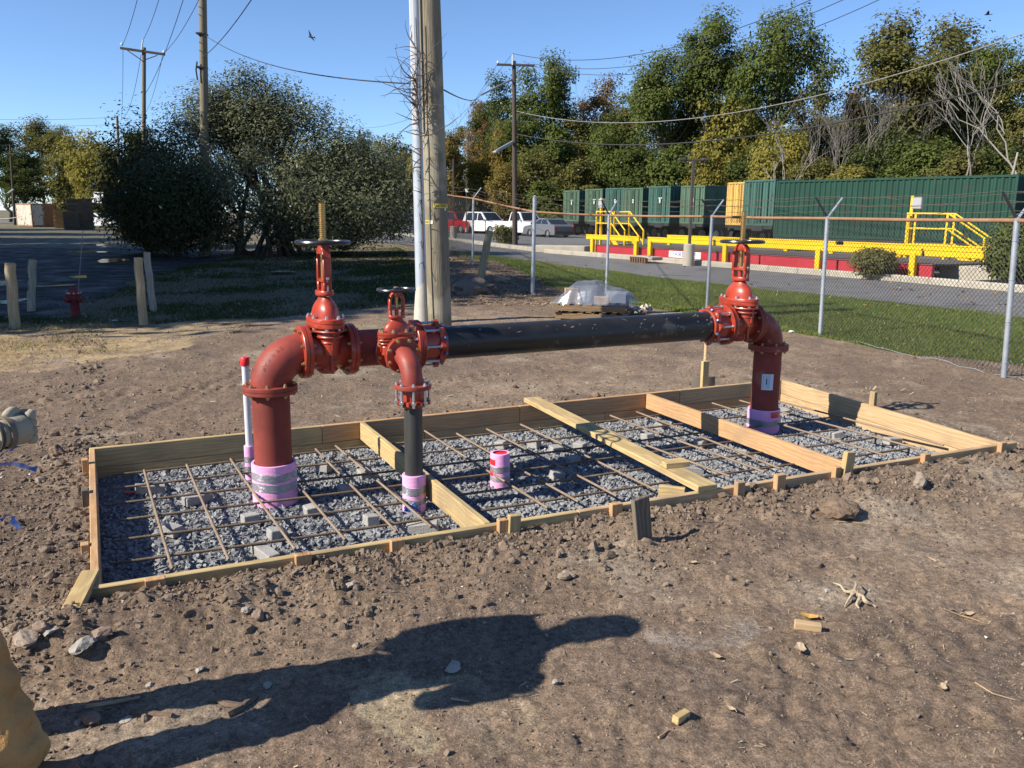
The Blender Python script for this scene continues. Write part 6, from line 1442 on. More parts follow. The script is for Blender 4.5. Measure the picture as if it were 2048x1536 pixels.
def leaves(P, size, seed, up=.4, asp=.55, N0=None):
    """diamond leaves at the points P"""
    r = rng(seed); n = len(P); nrm = r.normal(size=(n, 3)); nrm[:, 2] = np.abs(nrm[:, 2]) + up; nrm = nrm if N0 is None else nrm * .48 + N0; nrm /= np.linalg.norm(nrm, axis=1)[:, None]
    a = np.cross(nrm, r.normal(size=(n, 3))); a /= np.linalg.norm(a, axis=1)[:, None] + 1e-9; b = np.cross(nrm, a); s = (size * r.uniform(.6, 1.35, n))[:, None]
    Vv = np.stack([P + a * s, P + b * s * asp, P - a * s, P - b * s * asp], 1).reshape(-1, 3); F = np.arange(n * 4).reshape(n, 4); return Vv, F
def limb(mb, a, b, r0, r1, r, n=5, sides=6, bend=.12):
    a = V(a); b = V(b); L = (b - a).length; pts = [a]; off = V(r.normal(size=3)) * L * bend
    for i in range(1, n): q = i / n; pts.append(a.lerp(b, q) + off * math.sin(PI * q) + V(r.normal(size=3)) * L * .025)
    pts.append(b); mb.tube(pts, [r0 + (r1 - r0) * i / n for i in range(n + 1)], sides, cap=False); return pts
def make_tree(name, seed, H, R, cb, nclump, per, leaf, shape='oval', trunk_r=.22, spread=1.0, low=.0):
    """crown and trunk meshes of a tree H tall with crown radius R above height cb"""
    r = rng(seed); mb = MB(); lean = V((r.uniform(-.6, .6), r.uniform(-.6, .6), 0))
    top = V((lean.x, lean.y, H * .86)); tr = limb(mb, (0, 0, -.2), top, trunk_r, trunk_r * .2, r, 8, 10, .03)
    C = []; hc = (H + cb) / 2; hz = (H - cb) / 2
    while len(C) < nclump:
        d = r.normal(size=3); d /= np.linalg.norm(d); k = r.uniform(.25, 1) ** .5; p = np.array([d[0] * R * k, d[1] * R * k, hc + d[2] * hz * k])
        if shape == 'high' and p[2] < hc and r.uniform() < .55: continue
        if shape == 'cone': f = (H - p[2]) / (H - cb); p[:2] *= .25 + .95 * f
        rad = np.hypot(p[0], p[1]) / R; wob = .72 + .62 * vnoise(np.array([math.atan2(p[1], p[0]) * 1.5 + seed]), np.array([p[2] * .35]), seed)[0]
        p[:2] *= wob; p[:2] += np.array(lean[:2]) * p[2] / H; C.append(p)
    C = np.array(C)
    for i in range(0, nclump, 2):
        c = V(C[i]); f = min(.95, max(.18, (c.z - r.uniform(.12, .3) * H) / (H * .86))); base = tr[0].lerp(top, f); k = int(f * 8); base = tr[min(k, 7)].lerp(tr[min(k + 1, 8)], f * 8 - k)
        limb(mb, base, c, trunk_r * .34 * (1.1 - f), .018, r, 4, 5, .10)
    sz = np.array([R * .185, R * .185, R * .115]) * spread; P = np.repeat(C, per, 0) + np.clip(r.normal(size=(nclump * per, 3)), -1.7, 1.7) * np.repeat(r.uniform(.6, 1.3, (nclump, 1)), per, 0) * sz
    Cr = np.repeat(C, per, 0); N0 = (P - Cr) / (sz * 1.3) + (Cr - np.array([0, 0, hc])) / np.array([R, R, hz]) * .7 + np.array([0, 0, .25]); N0 /= np.linalg.norm(N0, axis=1)[:, None] + 1e-9
    ok = P[:, 2] > low + .15; P = P[ok]; N0 = N0[ok]
    v, f = leaves(P, leaf, seed + 1, N0=N0); return mb.mesh(name + '_trunk', 60), fastmesh(name + '_crown', v, f)
def place(meshes, loc, rz, sc, leafm, bark, label, name, cat='tree', group='trees behind the yard', sz=None):
    ro = thing(name, label, cat, loc, rz, group); ro.scale = (sc, sc, sz or sc)
    t = obj('trunk', meshes[0], bark, ro); setmat(t, bark); c = obj('crown', meshes[1], leafm, ro); setmat(c, leafm); return ro
TV = [make_tree('broad_tree', 201, 20, 5.2, 6.0, 58, 300, .175, 'high', .30), make_tree('broad_tree', 202, 20, 4.6, 5.0, 56, 300, .175, 'oval', .27), make_tree('broad_tree', 203, 20, 5.8, 7.5, 58, 300, .175, 'high', .32),
      make_tree('broad_tree', 204, 20, 4.2, 4.0, 58, 300, .17, 'oval', .25)]
TB = [make_tree('low_tree', 211, 8, 3.4, .6, 80, 170, .16, 'oval', .14), make_tree('low_tree', 212, 8, 3.9, .5, 86, 170, .165, 'oval', .15), make_tree('low_tree', 213, 8, 2.9, .8, 74, 170, .15, 'oval', .12)]
rt_ = rng(99)
def tree_at(px, top, Y, kind, leafm, label, bark=BARK, wpx=None, name='tree', group='trees behind the yard'):
    b = A(px, 440, Y); Ht = A(px, top, Y).z; m = (TV if kind < 10 else TB)[kind % 10]; nat = 20 if kind < 10 else 8; rad = [5.2, 4.6, 5.8, 4.2][kind] if kind < 10 else [3.4, 3.9, 2.9][kind - 10]
    s = (wpx / 2 * Y / FPX / rad) if wpx else Ht / nat
    return place(m, (b.x, b.y, 0), rt_.uniform(0, 6), s, leafm, bark, label, name, group=group, sz=Ht / nat)
for a in ((1095, 108, 92, 0, L_GREEN, 'round topped green tree just right of the dark timber pole', BARK, 130), (1005, 150, 94, 1, L_DARK, 'dark green tree left of the dark timber pole', BARK, 120), (965, 195, 99, 3, L_BROWN, 'thin brownish tree behind the timber pole', BARK, 80),
          (1195, 150, 96, 1, L_BROWN, 'brown tinged tree with dark leaves in the middle of the wood', BARK, 120), (1315, 100, 86, 2, L_GREEN, 'green tree with a flat crown left of the tallest one', BARK, 170), (1250, 180, 92, 3, L_OLIVE, 'olive tree between the brown tinged and the flat crowned ones', BARK, 110),
          (1412, 24, 84, 0, L_GREEN, 'tallest green tree in the middle of the wood', BARK, 170), (1470, 150, 94, 3, L_OLIVE, 'slender olive tree between the two tallest ones', BARK, 100), (1548, 20, 80, 2, L_GREEN, 'tall open crowned tree with sky between its boughs', BARK, 200), (1620, 130, 90, 1, L_OLIVE, 'olive tree behind the grey bare ones', BARK, 120),
          (1770, 28, 84, 0, L_OLIVE, 'tall olive green tree behind the bare grey trees', BARK, 220), (1700, 170, 92, 3, L_BROWN, 'brownish tree in the gap behind the grey bare ones', BARK, 120), (1890, 32, 86, 1, L_OLIVE, 'tall brown green tree near the right edge', BARK, 190), (1965, 85, 82, 2, L_GREEN, 'dark green tree behind the white dead trunk', BARK, 170), (2060, 70, 78, 3, L_OLIVE, 'olive tree cut by the right edge', BARK, 150), (1830, 130, 92, 3, L_DARK, 'dark tree filling in behind the right wood', BARK, 150), (2000, 200, 90, 1, L_DARK, 'dark low tree in the right hand gap', BARK, 140)):
    tree_at(*a)
low = [(905, 262, 88, 12, L_GOLD, 'golden small tree right beside the timber pole', 70), (945, 320, 90, 10, L_YEL, 'yellow green shrub tree above the red pickup', 90), (1000, 248, 90, 11, L_GOLD, 'orange gold tree left of the dark timber pole', 80), (1010, 330, 82, 10, L_GOLD, 'orange bush above the white vehicle', 80), (1065, 300, 84, 11, L_OLIVE, 'olive bush right of the dark timber pole', 110), (1110, 250, 88, 12, L_GREEN, 'green bush behind the left end of the containers', 110), (1160, 320, 82, 10, L_OLIVE, 'rounded olive bush behind the second container', 120),
       (1215, 255, 86, 11, L_GREEN, 'green bush in the middle of the low growth', 120), (1275, 300, 82, 10, L_DARK, 'dark green bush behind the teal container', 130), (1340, 290, 80, 12, L_GREEN, 'green bush left of the lamp post', 120), (1435, 192, 84, 11, L_YEL, 'yellow green tree behind the lamp post', 150), (1400, 300, 76, 10, L_YEL, 'small yellow bush right behind the lamp post', 90), (1500, 290, 76, 12, L_DARK, 'dark bush above the yellow container', 120), (1560, 255, 72, 11, L_YEL, 'yellow orange young tree behind the long container', 130), (1620, 320, 66, 10, L_OLIVE, 'olive bush low behind the long container', 130),
       (1700, 330, 64, 12, L_YEL, 'yellowish bush at the foot of the grey trees', 110), (1775, 260, 70, 11, L_DARK, 'dark green bush right of the grey trees', 160), (1850, 280, 66, 10, L_GREEN, 'green bush left of the white dead trunk', 150), (1920, 300, 62, 12, L_OLIVE, 'olive bush at the foot of the white dead trunk', 130), (1990, 290, 60, 11, L_DARK, 'dark bush near the right edge behind the container', 150), (2050, 300, 58, 10, L_OLIVE, 'olive bush cut by the right edge', 120), (870, 330, 100, 11, L_OLIVE, 'olive bush just behind the thick timber pole', 80),
       (1090, 360, 78, 12, L_GREEN, 'low green bush behind the parked cars', 110), (1030, 390, 84, 11, L_OLIVE, 'low olive bush behind the white pickup', 110), (960, 395, 90, 10, L_OLIVE, 'low bush behind the white vehicle', 100)]
for px, top, Y, k, m, lab, w in low: tree_at(px, top, Y, k, m, lab, BARK, w, 'small_tree', 'low trees behind the containers')
for i, px in enumerate(range(960, 2140, 62)):
    tree_at(px + (i * 37) % 23, 215 + (i * 53) % 70, 104 + (i * 7) % 9, 3 if i % 3 else 1, (L_OLIVE, L_GREEN, L_DARK, L_OLIVE, L_BROWN)[i % 5], ['olive','green','dark green','pale olive','brown'][i % 5] + ' back row tree glimpsed between the front crowns, ' + ['first','second','third','fourth','fifth','sixth','seventh','eighth','ninth','tenth','eleventh','twelfth','thirteenth','fourteenth','fifteenth','sixteenth','seventeenth','eighteenth','nineteenth','twentieth'][i] + ' from the left', BARK, 105, group='back row of the wood')
for i, (px, top, lab) in enumerate(((1045, 215, 'mid height green tree behind the dark timber pole'), (1140, 205, 'mid height olive tree left of the brown tinged one'), (1225, 225, 'mid height green tree under the gap left of the flat crown'), (1365, 190, 'mid height green tree under the tallest crown'), (1490, 205, 'mid height olive tree under the open crown'), (1600, 215, 'mid height green tree right of the yellow orange one'), (1735, 215, 'mid height olive tree behind the grey stems'), (1810, 190, 'mid height green tree in the right wood'), (1905, 205, 'mid height green tree behind the white dead one'), (2010, 195, 'mid height olive tree by the right edge'))):
    tree_at(px, top, 88 + (i * 5) % 7, (3, 1, 3, 0)[i % 4], (L_GREEN, L_OLIVE)[i % 2], lab, BARK, 125, group='mid row of the wood')
# trees on the far left
for px, top, Y, k, m, lab, w in ((95, 236, 130, 0, L_OLIVE, 'round dark olive tree, highest of the far left group', 120), (20, 250, 122, 1, L_DARK, 'dark green tree at the far left edge', 130), (55, 300, 104, 3, L_DARK, 'dark conifer like tree behind the old white container', 100), (140, 268, 118, 10, L_OLIVE, 'orange tinged small tree right of the round olive one', 110), (195, 268, 104, 11, L_YEL, 'bright yellow green tree left of the plain pole', 120), (228, 300, 96, 10, L_OLIVE, 'olive tree just behind the plain pole', 90), (285, 255, 92, 12, L_GREEN, 'green tree hidden behind the left end of the big bush', 90),
                              (735, 256, 140, 3, L_DARK, 'small dark tree beyond the short distant pole', 50), (700, 285, 150, 10, L_OLIVE, 'far olive tree behind the right side of the big bush', 110), (790, 276, 140, 11, L_OLIVE, 'far olive tree seen left of the metal pole', 120), (640, 300, 150, 12, L_OLIVE, 'far tree hidden behind the big bush', 120), (770, 380, 120, 11, L_GREEN, 'low green bush beyond the black car', 120), (845, 300, 130, 12, L_YEL, 'far yellowish tree between the two poles', 60), (-40, 240, 118, 2, L_DARK, 'dark tree cut by the left edge', 130)):
    tree_at(px, top, Y, k, m, lab, BARK, w, group='far trees at the left')
# leafless trees
def bare(name, label, px, py, Y, top, seed, bark, wpx, stems=1, depth=5):
    b = A(px, py, Y); b.z = 0; Ht = A(px, top, Y).z; r = rng(seed); mb = MB(); ro = thing(name, label, 'tree', b, 0, 'leafless trees behind the yard'); W = wpx * Y / FPX / 2
    def grow(p, d, L, rad, lev):
        q = p + d * L; limb(mb, p, q, rad, rad * .62, r, 4, 6 if lev < 2 else 4, .05)
        if lev >= depth: return
        for k in range(3 if lev < 3 else 2):
            n = (d + V((r.normal() * .40, r.normal() * .40, r.uniform(.05, .45)))).normalized(); grow(q - d * L * r.uniform(0, .4), n, L * r.uniform(.55, .8), rad * .55, lev + 1)
    for s_ in range(stems):
        d = V(((s_ - (stems - 1) / 2) * .22 + r.uniform(-.06, .06), r.uniform(-.1, .1), 1)).normalized(); grow(V(((s_ - (stems - 1) / 2) * .4, 0, -.2)), d, Ht * .36, .07 + .015 * (stems == 1), 0)
    zmax = max(v[2] for v in mb.v); k = Ht / zmax; mb.v = [(v[0] * k, v[1] * k, v[2] * k) for v in mb.v]
    mb.build('trunk', bark, ro, ang=60); return ro
bare('bare_tree', 'grey leafless tree with many stems behind the long container', 1690, 440, 70, 105, 5, BARKG, 200, 3); bare('bare_tree', 'grey leafless tree just left of the many stemmed one', 1650, 440, 74, 170, 6, BARKG, 120, 2)
bare('bare_tree', 'white dead tree right of the middle of the long container', 1935, 440, 60, 105, 7, BARKP, 120, 1, 4); bare('bare_tree', 'white dead trunk at the right edge', 2034, 440, 56, 60, 8, BARKP, 100, 1, 4); bare('bare_tree', 'thin grey leafless tree in the gap beside the brown tinged tree', 1185, 440, 92, 140, 9, BARKG, 80, 1); bare('bare_tree', 'pale leafless tree behind the thick timber pole', 930, 440, 95, 200, 10, BARKG, 80, 1); bare('bare_tree', 'thin pale young tree behind the left end of the long container', 1575, 440, 66, 260, 11, BARKP, 60, 1, 3)
# the big silvery bush, several stems arching out
def big_bush():
    b = A(530, 510, 35); b.z = 0; ro = thing('silver_bush', 'huge silvery green bush with arching stems in front of the sky at left', 'bush', b); r = rng(31); mb = MB(); C = []
    lobes = [(-3.8, .2, 3.0, 1.9, 2.0), (-2.4, 0, 4.0, 1.8, 2.2), (-1.2, .5, 4.9, 1.7, 1.8), (.3, .2, 4.9, 1.8, 1.9), (1.6, 0, 4.2, 1.8, 1.9), (2.9, .2, 3.4, 1.9, 1.8), (4.1, .3, 2.7, 1.8, 1.6), (5.3, .2, 2.1, 1.5, 1.3), (-4.8, 0, 1.9, 1.6, 1.7), (0, -.6, 2.2, 3.2, 2.0), (2.6, -.6, 1.8, 2.6, 1.6), (-2.6, -.6, 2.0, 2.6, 1.8), (-.6, .3, 5.9, 1.1, 1.1), (-1.9, .3, 5.5, .9, 1.0), (.8, .2, 5.6, .9, 1.0)]
    for (x, y, z, R, h) in lobes:
        for k in range(int(26 * R)): d = r.normal(size=3); d /= np.linalg.norm(d); q = r.uniform(.35, 1) ** .5; C.append((x + d[0] * R * q, y + d[1] * R * .8 * q, max(.5, z + d[2] * h * q)))
    C = np.array(C)
    for s_ in range(16):
        e = V(C[r.integers(len(C))]); st = V((r.uniform(-1.6, 1.6), r.uniform(-.6, .6), -.1)); mid = V((e.x * .35, e.y * .4, e.z * .7)); mid2 = mid + (e - mid) * .5 + V((0, 0, .4)); mb.tube([st, st.lerp(mid, .5) + V((0, 0, .2)), mid, mid2, e], [.11, .09, .07, .045, .02], 6, cap=False)
    for i in range(0, len(C), 3):
        c = V(C[i]); a = V((c.x * .6, c.y * .6, c.z * .62)); limb(mb, a, c, .025, .008, r, 3, 4, .1)
    # whippy shoots at the outline
    sh = []
    for i in range(900):
        c = V(C[r.integers(len(C))])
        if c.z < 2.2: continue
        d = V((c.x * .12 + r.normal() * .35, r.normal() * .3, 1.0)).normalized(); L = r.uniform(.4, .95)
        for k in range(9): p = c + d * (L * k / 8); sh.append((p.x + r.normal() * .05, p.y + r.normal() * .05, p.z))
    n = 165; P = np.repeat(C, n, 0) + np.clip(r.normal(size=(len(C) * n, 3)), -1.8, 1.8) * np.array([.40, .36, .34]); N0 = (P - np.repeat(C, n, 0)) * 2.0 + np.repeat(C - np.array([0, 0, 2.2]), n, 0) * np.array([.12, .3, .22]); P = np.concatenate([P, np.array(sh)]); N0 = np.concatenate([N0, np.tile([0, -.3, .5], (len(sh), 1))]); N0 /= np.linalg.norm(N0, axis=1)[:, None] + 1e-9; ok = P[:, 2] > .25; P = P[ok]; N0 = N0[ok]
    v, f = leaves(P, .072, 33, .2, .36, N0); obj('stems', mb.mesh('stems', 60), BARK, ro); obj('foliage', fastmesh('foliage', v, f), L_SILV, ro); return ro
big_bush()
def shrub(label, px, py, w, top, m, seed, Y=None, leaf=.06, n=60, stems=True, cat='bush', name='shrub', group=None):
    b = on(px, py) if Y is None else A(px, py, Y); Y = b.y; z0 = b.z; Hh = A(px, top, Y).z - z0; R = w / 2 * Y / FPX; r = rng(seed); C = []
    for k in range(n): d = r.normal(size=3); d /= np.linalg.norm(d); q = r.uniform(.3, 1) ** .5; C.append((d[0] * R * .85 * q, d[1] * R * .8 * q, Hh * .52 + d[2] * Hh * .46 * q))
    C = np.array(C); P = np.repeat(C, 70, 0) + np.clip(r.normal(size=(n * 70, 3)), -1.7, 1.7) * np.array([R * .17, R * .17, Hh * .11]); N0 = (P - np.repeat(C, 70, 0)) / (R * .2) + np.repeat(C - np.array([0, 0, Hh * .5]), 70, 0) / R * .7; N0 /= np.linalg.norm(N0, axis=1)[:, None] + 1e-9; ok = P[:, 2] > .02; P = P[ok]; N0 = N0[ok]; ro = thing(name, label, cat, b, 0, group); mb = MB()
    for i in range(0, n, 3): limb(mb, (0, 0, 0), C[i], .02, .005, r, 3, 4, .1)
    obj('stems', mb.mesh('stems', 60), BARK, ro); v, f = leaves(P, leaf, seed + 1, .2, .45, N0); obj('foliage', fastmesh('foliage', v, f), m, ro); return ro
shrub('dark green bush at the left end of the big silvery one', 300, 505, 190, 235, L_SHADE, 51, 36, .075, 190)
shrub('low dark bush spreading under the left of the silvery one', 350, 512, 240, 330, L_SHADE, 52, 33, .07, 170); shrub('dark bush under the right of the silvery one', 690, 500, 240, 335, L_SILV, 57, 37, .07, 170)
shrub('rounded green bush growing before the red weighbridge', 1745, 552, 88, 497, L_OLIVE, 53, 23.8, .05, 80); shrub('green bush cut by the right edge before the dark container', 2022, 560, 130, 445, L_GREEN, 54, 22, .055, 130); shrub('little tree like bush on a thin stem before the cars', 1010, 490, 56, 452, L_OLIVE, 55, 50, .08, 26)

# tall trees off to the left whose shade lies over the left half of the site
SHD = make_tree('shade_tree', 301, 14, 4.6, 1.2, 130, 170, .24, 'oval', .28)
for i, (x, y, s) in enumerate(((-16.6, 13.0, .98), (-20.5, 17.5, 1.05), (-24, 20.5, 1.15), (-28.5, 27, 1.22), (-34, 34.5, 1.25), (-40.5, 44, 1.2), (-46, 56, 1.0), (-25.5, 14.5, 1.1), (-30, 21, 1.1), (-55, 70, 1.0))):
    place(SHD, (x, y, 0), i * 1.7, s, L_DARK, BARK, 'dense dark shade tree off the left edge, ' + ['nearest','second','third','fourth','fifth','sixth','seventh','outer near','outer middle','farthest'][i] + ' of the row', 'shade_tree', group='shade trees off the left edge')

# ------------------------------------------------------------------ grass
def blades(name, poly, n, seed, hgt, wid, mat, ymin=0, ymax=1e9, clump=None, lean=.5, zoff=0.0):
    r = rng(seed); P = np.array(poly); lo = P.min(0); hi = P.max(0); lo[1] = max(lo[1], ymin); hi[1] = min(hi[1], ymax); hi[0] = min(hi[0], 30); lo[0] = max(lo[0], -30)
    y = lo[1] * (hi[1] / lo[1]) ** r.uniform(0, 1, n * 5); x = r.uniform(lo[0], hi[0], n * 5); k = inpoly(x + .25 * fbm(x, y, 5, 2), y + .4 * fbm(x * .7, y * .7, 6, 2), poly) & (np.abs(x) < .68 * y + .5)
    if clump: k &= r.uniform(0, 1, n * 5) < clump(x, y)
    x = x[k][:n]; y = y[k][:n]; m = len(x); z = gz(x, y) + zoff; far = np.clip(y / 12, .8, 2.4); h = hgt * r.uniform(.5, 1.3, m); w = wid * far * r.uniform(.7, 1.3, m); a = r.uniform(0, 2 * PI, m); d = np.stack([np.cos(a), np.sin(a), np.zeros(m)], -1)
    b = np.stack([x, y, z], -1); l = r.normal(size=(m, 3)) * lean; l[:, 2] = 0; t = b + np.array([0, 0, 1]) * h[:, None] + l * h[:, None]
    Vv = np.stack([b - d * w[:, None], b + d * w[:, None], t], 1).reshape(-1, 3); return tag(obj(name, fastmesh(name, Vv, np.arange(m * 3).reshape(m, 3)), mat), kind='stuff')
GR = leafmat('lawn_grass', [(.18, .235, .065), (.25, .30, .09), (.31, .33, .125), (.135, .18, .05)], .45); GD = leafmat('dry_grass', [(.40, .30, .16), (.30, .22, .11), (.22, .20, .075), (.46, .36, .21)], .2); GS = leafmat('rough_grass', [(.06, .085, .025), (.10, .10, .04), (.19, .14, .075), (.05, .07, .02)], .3)
tag(blades('lawn_grass', P_LAWN, 150000, 61, .05, .006, GR), 'short green lawn grass beyond the fence', 'grass')
tag(blades('pale_lawn_grass', P_LAWN, 40000, 67, .055, .006, leafmat('pale_grass', [(.30, .30, .10), (.36, .33, .14), (.24, .25, .07)], .4), clump=lambda x, y: np.clip(fbm(x * .5, y * .5, 45, 3) * 2 + .3, 0, 1)), 'yellowing patches of grass in the lawn', 'grass')
tag(blades('dry_grass', P_STRAW, 9000, 62, .05, .004, GD, clump=lambda x, y: np.clip(fbm(x * 1.1, y * 1.1, 15, 3) * 2.2 + .45, 0, 1), lean=1.6), 'trampled straw coloured grass at the edge of the shade', 'grass')
tag(blades('rough_grass', P_GRASS, 26000, 63, .06, .006, GS, clump=lambda x, y: np.clip(fbm(x * .8, y * .8, 25, 3) * 1.6 + .5, 0.05, 1), lean=.9), 'rough mixed grass in the shade at left', 'grass')
tag(blades('weed_tufts', P_STRAW, 1500, 64, .07, .006, GR, clump=lambda x, y: (fbm(x * 1.3 + 4, y * 1.3, 35, 2) > .38) * 1.0, lean=.8), 'green weed tufts along the bollards', 'weeds')
def strew(name, label, poly, n, seed, size, ymax, zoff=.02):
    r = rng(seed); P = np.array(poly); lo = P.min(0); hi = P.max(0); hi[1] = min(hi[1], ymax); y = lo[1] * (hi[1] / lo[1]) ** r.uniform(0, 1, n * 8); x = r.uniform(max(lo[0], -25), min(hi[0], 25), n * 8); k = inpoly(x, y, poly) & (np.abs(x) < .68 * y); x = x[k][:n]; y = y[k][:n]
    v, f = leaves(np.stack([x, y, np.maximum(gz(x, y), 0) + zoff], -1), size, seed + 1, 1.6, .6); return tag(obj(name, fastmesh(name, v, f), leafmat(name, [(.20, .12, .05), (.32, .20, .07), (.13, .08, .045), (.38, .27, .10)], .1)), label, 'leaves', kind='stuff')
strew('lawn_leaves', 'fallen leaves dotted over the lawn', P_LAWN, 110, 81, .03, 30, .045); strew('road_leaves', 'dark fallen leaves blown along the road', gpoly(*(ROAD_NEAR + list(reversed(ROAD_FAR)))), 260, 83, .045, 45, .045)
LIT = leafmat('leaf_litter', [(.18, .12, .07), (.26, .19, .12), (.12, .085, .055), (.34, .26, .17)], .1)
r = rng(65); P = np.array(P_LITTER); n = 14000; y = 16 * (46 / 16) ** r.uniform(0, 1, n * 3); x = r.uniform(P[:, 0].min(), P[:, 0].max(), n * 3); k = inpoly(x, y, P_LITTER); x = x[k][:n]; y = y[k][:n]
v, f = leaves(np.stack([x, y, gz(x, y) + .015], -1), .03, 66, 2.0, .6); tag(obj('leaf_litter', fastmesh('leaf_litter', v, f), LIT), 'dead leaves scattered under the fence and the big bush', 'leaves', kind='stuff')

# ------------------------------------------------------------------ the person at the left edge
def skin(name, verts, edges, radii, mat, parent, root=0, sub=2):
    m = bpy.data.meshes.new(name); m.from_pydata([tuple(v) for v in verts], edges, []); o = bpy.data.objects.new(name, m); COL.objects.link(o)
    md = o.modifiers.new('s', 'SKIN'); sv = m.skin_vertices[0].data
    for i, q in enumerate(radii): sv[i].radius = (q, q) if np.isscalar(q) else q; sv[i].use_root = (i == root)
    md.use_smooth_shade = True; o.modifiers.new('d', 'SUBSURF').levels = sub; o.modifiers['d'].render_levels = sub
    dg = bpy.context.evaluated_depsgraph_get(); me = bpy.data.meshes.new_from_object(o.evaluated_get(dg)); bpy.data.objects.remove(o, do_unlink=True); me.name = name
    me.polygons.foreach_set('use_smooth', [True] * len(me.polygons)); me.materials.clear()
    return obj(name, me, mat, parent)
PX, PY = -1.745, 2.36
HX_ = A(-8, 866, PY - .152).x - PX; HZ_ = A(20, 866, PY - .152).z
PER = thing('person', 'person in tan work trousers, orange sleeve and beige glove at the left edge', 'person', (PX, PY, gzf(PX, PY)))
SKINM = mk('skin', (.42, .26, .19), .6); TROU = mk('tan_canvas', (.48, .27, .10), .9, c2=(.33, .17, .055), sc=5, bump=.8, bsc=55, bdist=.012, c3=(.48, .31, .15), sc3=4, t3=.6); ORNG = mk('hi_vis_orange', (.80, .13, .03), .7, c2=(.70, .10, .02), sc=5, bump=.4, bsc=10, bdist=.02); GLV = mk('beige_glove', (.34, .30, .22), .85, c2=(.27, .235, .17), sc=7, bump=.5, bsc=16, bdist=.01); BOOT = mk('brown_boot', (.12, .07, .04), .7)
pel = (0, 0, .95); nA = (.15, -.09, .50); nB = (-.05, .11, .50)
sk = [(0, 0, .95), (0, 0, 1.15), (.02, 0, 1.36), (.02, 0, 1.47), (.035, 0, 1.55), (.05, 0, 1.63), (.045, 0, 1.70),
      (.01, -.10, .90), (.165, -.10, .50), (.25, -.10, .09), (.36, -.10, .04), (0, .10, .90), (-.05, .12, .50), (-.13, .14, .09), (-.01, .14, .04),
      (.02, -.20, 1.40), (.06, -.25, 1.13), (HX_ - .06, -.165, HZ_), (HX_ + .02, -.152, HZ_), (.02, .20, 1.40), (-.02, .27, 1.12), (.02, .22, 1.0), (.06, .215, 1.0)]
ed = [(0, 1), (1, 2), (2, 3), (3, 4), (4, 5), (5, 6), (0, 7), (7, 8), (8, 9), (9, 10), (0, 11), (11, 12), (12, 13), (13, 14), (2, 15), (15, 16), (16, 17), (17, 18), (2, 19), (19, 20), (20, 21), (21, 22)]
ra = [.13, .12, .13, .06, .075, .09, .07, .085, .058, .042, .03, .085, .058, .042, .03, .06, .045, .035, .03, .06, .045, .035, .03]
BODY = skin('body', sk, ed, ra, SKINM, PER)
obj('nose', MB().lathe([(0, -.018), (.013, -.01), (.012, .01), (0, .028)], 8).mesh('nose'), SKINM, BODY, T(.145, 0, 1.615)); 
for sy in (-1, 1): obj('ear', MB().lathe([(0, -.03), (.018, -.02), (.02, .015), (0, .03)], 8).mesh('ear'), SKINM, BODY, T(.045, sy * .088, 1.62)); obj('eye', MB().lathe([(0, -.01), (.009, -.004), (.009, .004), (0, .01)], 8).mesh('eye'), BLKM, BODY, T(.128, sy * .034, 1.64))
skin('trousers', [(0, 0, 1.0), (0, 0, .90), (.01, -.10, .86), (.10, -.10, .67), (.165, -.10, .48), (.215, -.10, .28), (.285, -.10, .02), (0, .10, .86), (-.03, .11, .67), (-.05, .12, .48), (-.10, .13, .28), (-.13, .14, .03)], [(0, 1), (1, 2), (2, 3), (3, 4), (4, 5), (5, 6), (1, 7), (7, 8), (8, 9), (9, 10), (10, 11)],
     [.15, .14, .115, .105, .10, .105, .118, .115, .098, .088, .09, .1], TROU, PER, 0, 4)
tr_ = [q for q in PER.children if q.name.startswith('trousers')][0].data; co_ = np.zeros(len(tr_.vertices) * 3); tr_.vertices.foreach_get('co', co_); co_ = co_.reshape(-1, 3); no_ = np.zeros_like(co_).ravel(); tr_.vertices.foreach_get('normal', no_); no_ = no_.reshape(-1, 3)
ang_ = np.arctan2(co_[:, 1] + .1, co_[:, 0] - .2); nz_ = fbm(co_[:, 2] * 7, ang_ * 1.5, 3, 3); fold = .02 * nz_ + .011 * np.sin(co_[:, 2] * 52 + 2.2 * ang_ + 5 * nz_) * np.clip(.55 + fbm(co_[:, 2] * 4 + 9, ang_ * 2, 8, 2), 0, 1) + .004 * fbm(co_[:, 2] * 40, ang_ * 14, 5, 2); co_ += no_ * fold[:, None]; tr_.vertices.foreach_set('co', co_.ravel()); tr_.update()
skin('jacket', [(0, 0, .93), (0, 0, 1.15), (.02, 0, 1.36), (.02, 0, 1.46), (.02, -.20, 1.40), (.03, -.24, 1.25), (.06, -.25, 1.13), ((HX_ + .06) / 2, -.205, (1.13 + HZ_) / 2), (HX_ + .008, -.162, HZ_), (.02, .20, 1.40), (0, .25, 1.25), (-.02, .27, 1.12), (.0, .24, 1.06), (.03, .217, 1.0)], [(0, 1), (1, 2), (2, 3), (2, 4), (4, 5), (5, 6), (6, 7), (7, 8), (2, 9), (9, 10), (10, 11), (11, 12), (12, 13)], [.16, .155, .15, .085, .085, .072, .066, .058, .052, .085, .072, .066, .058, .052], ORNG, PER)
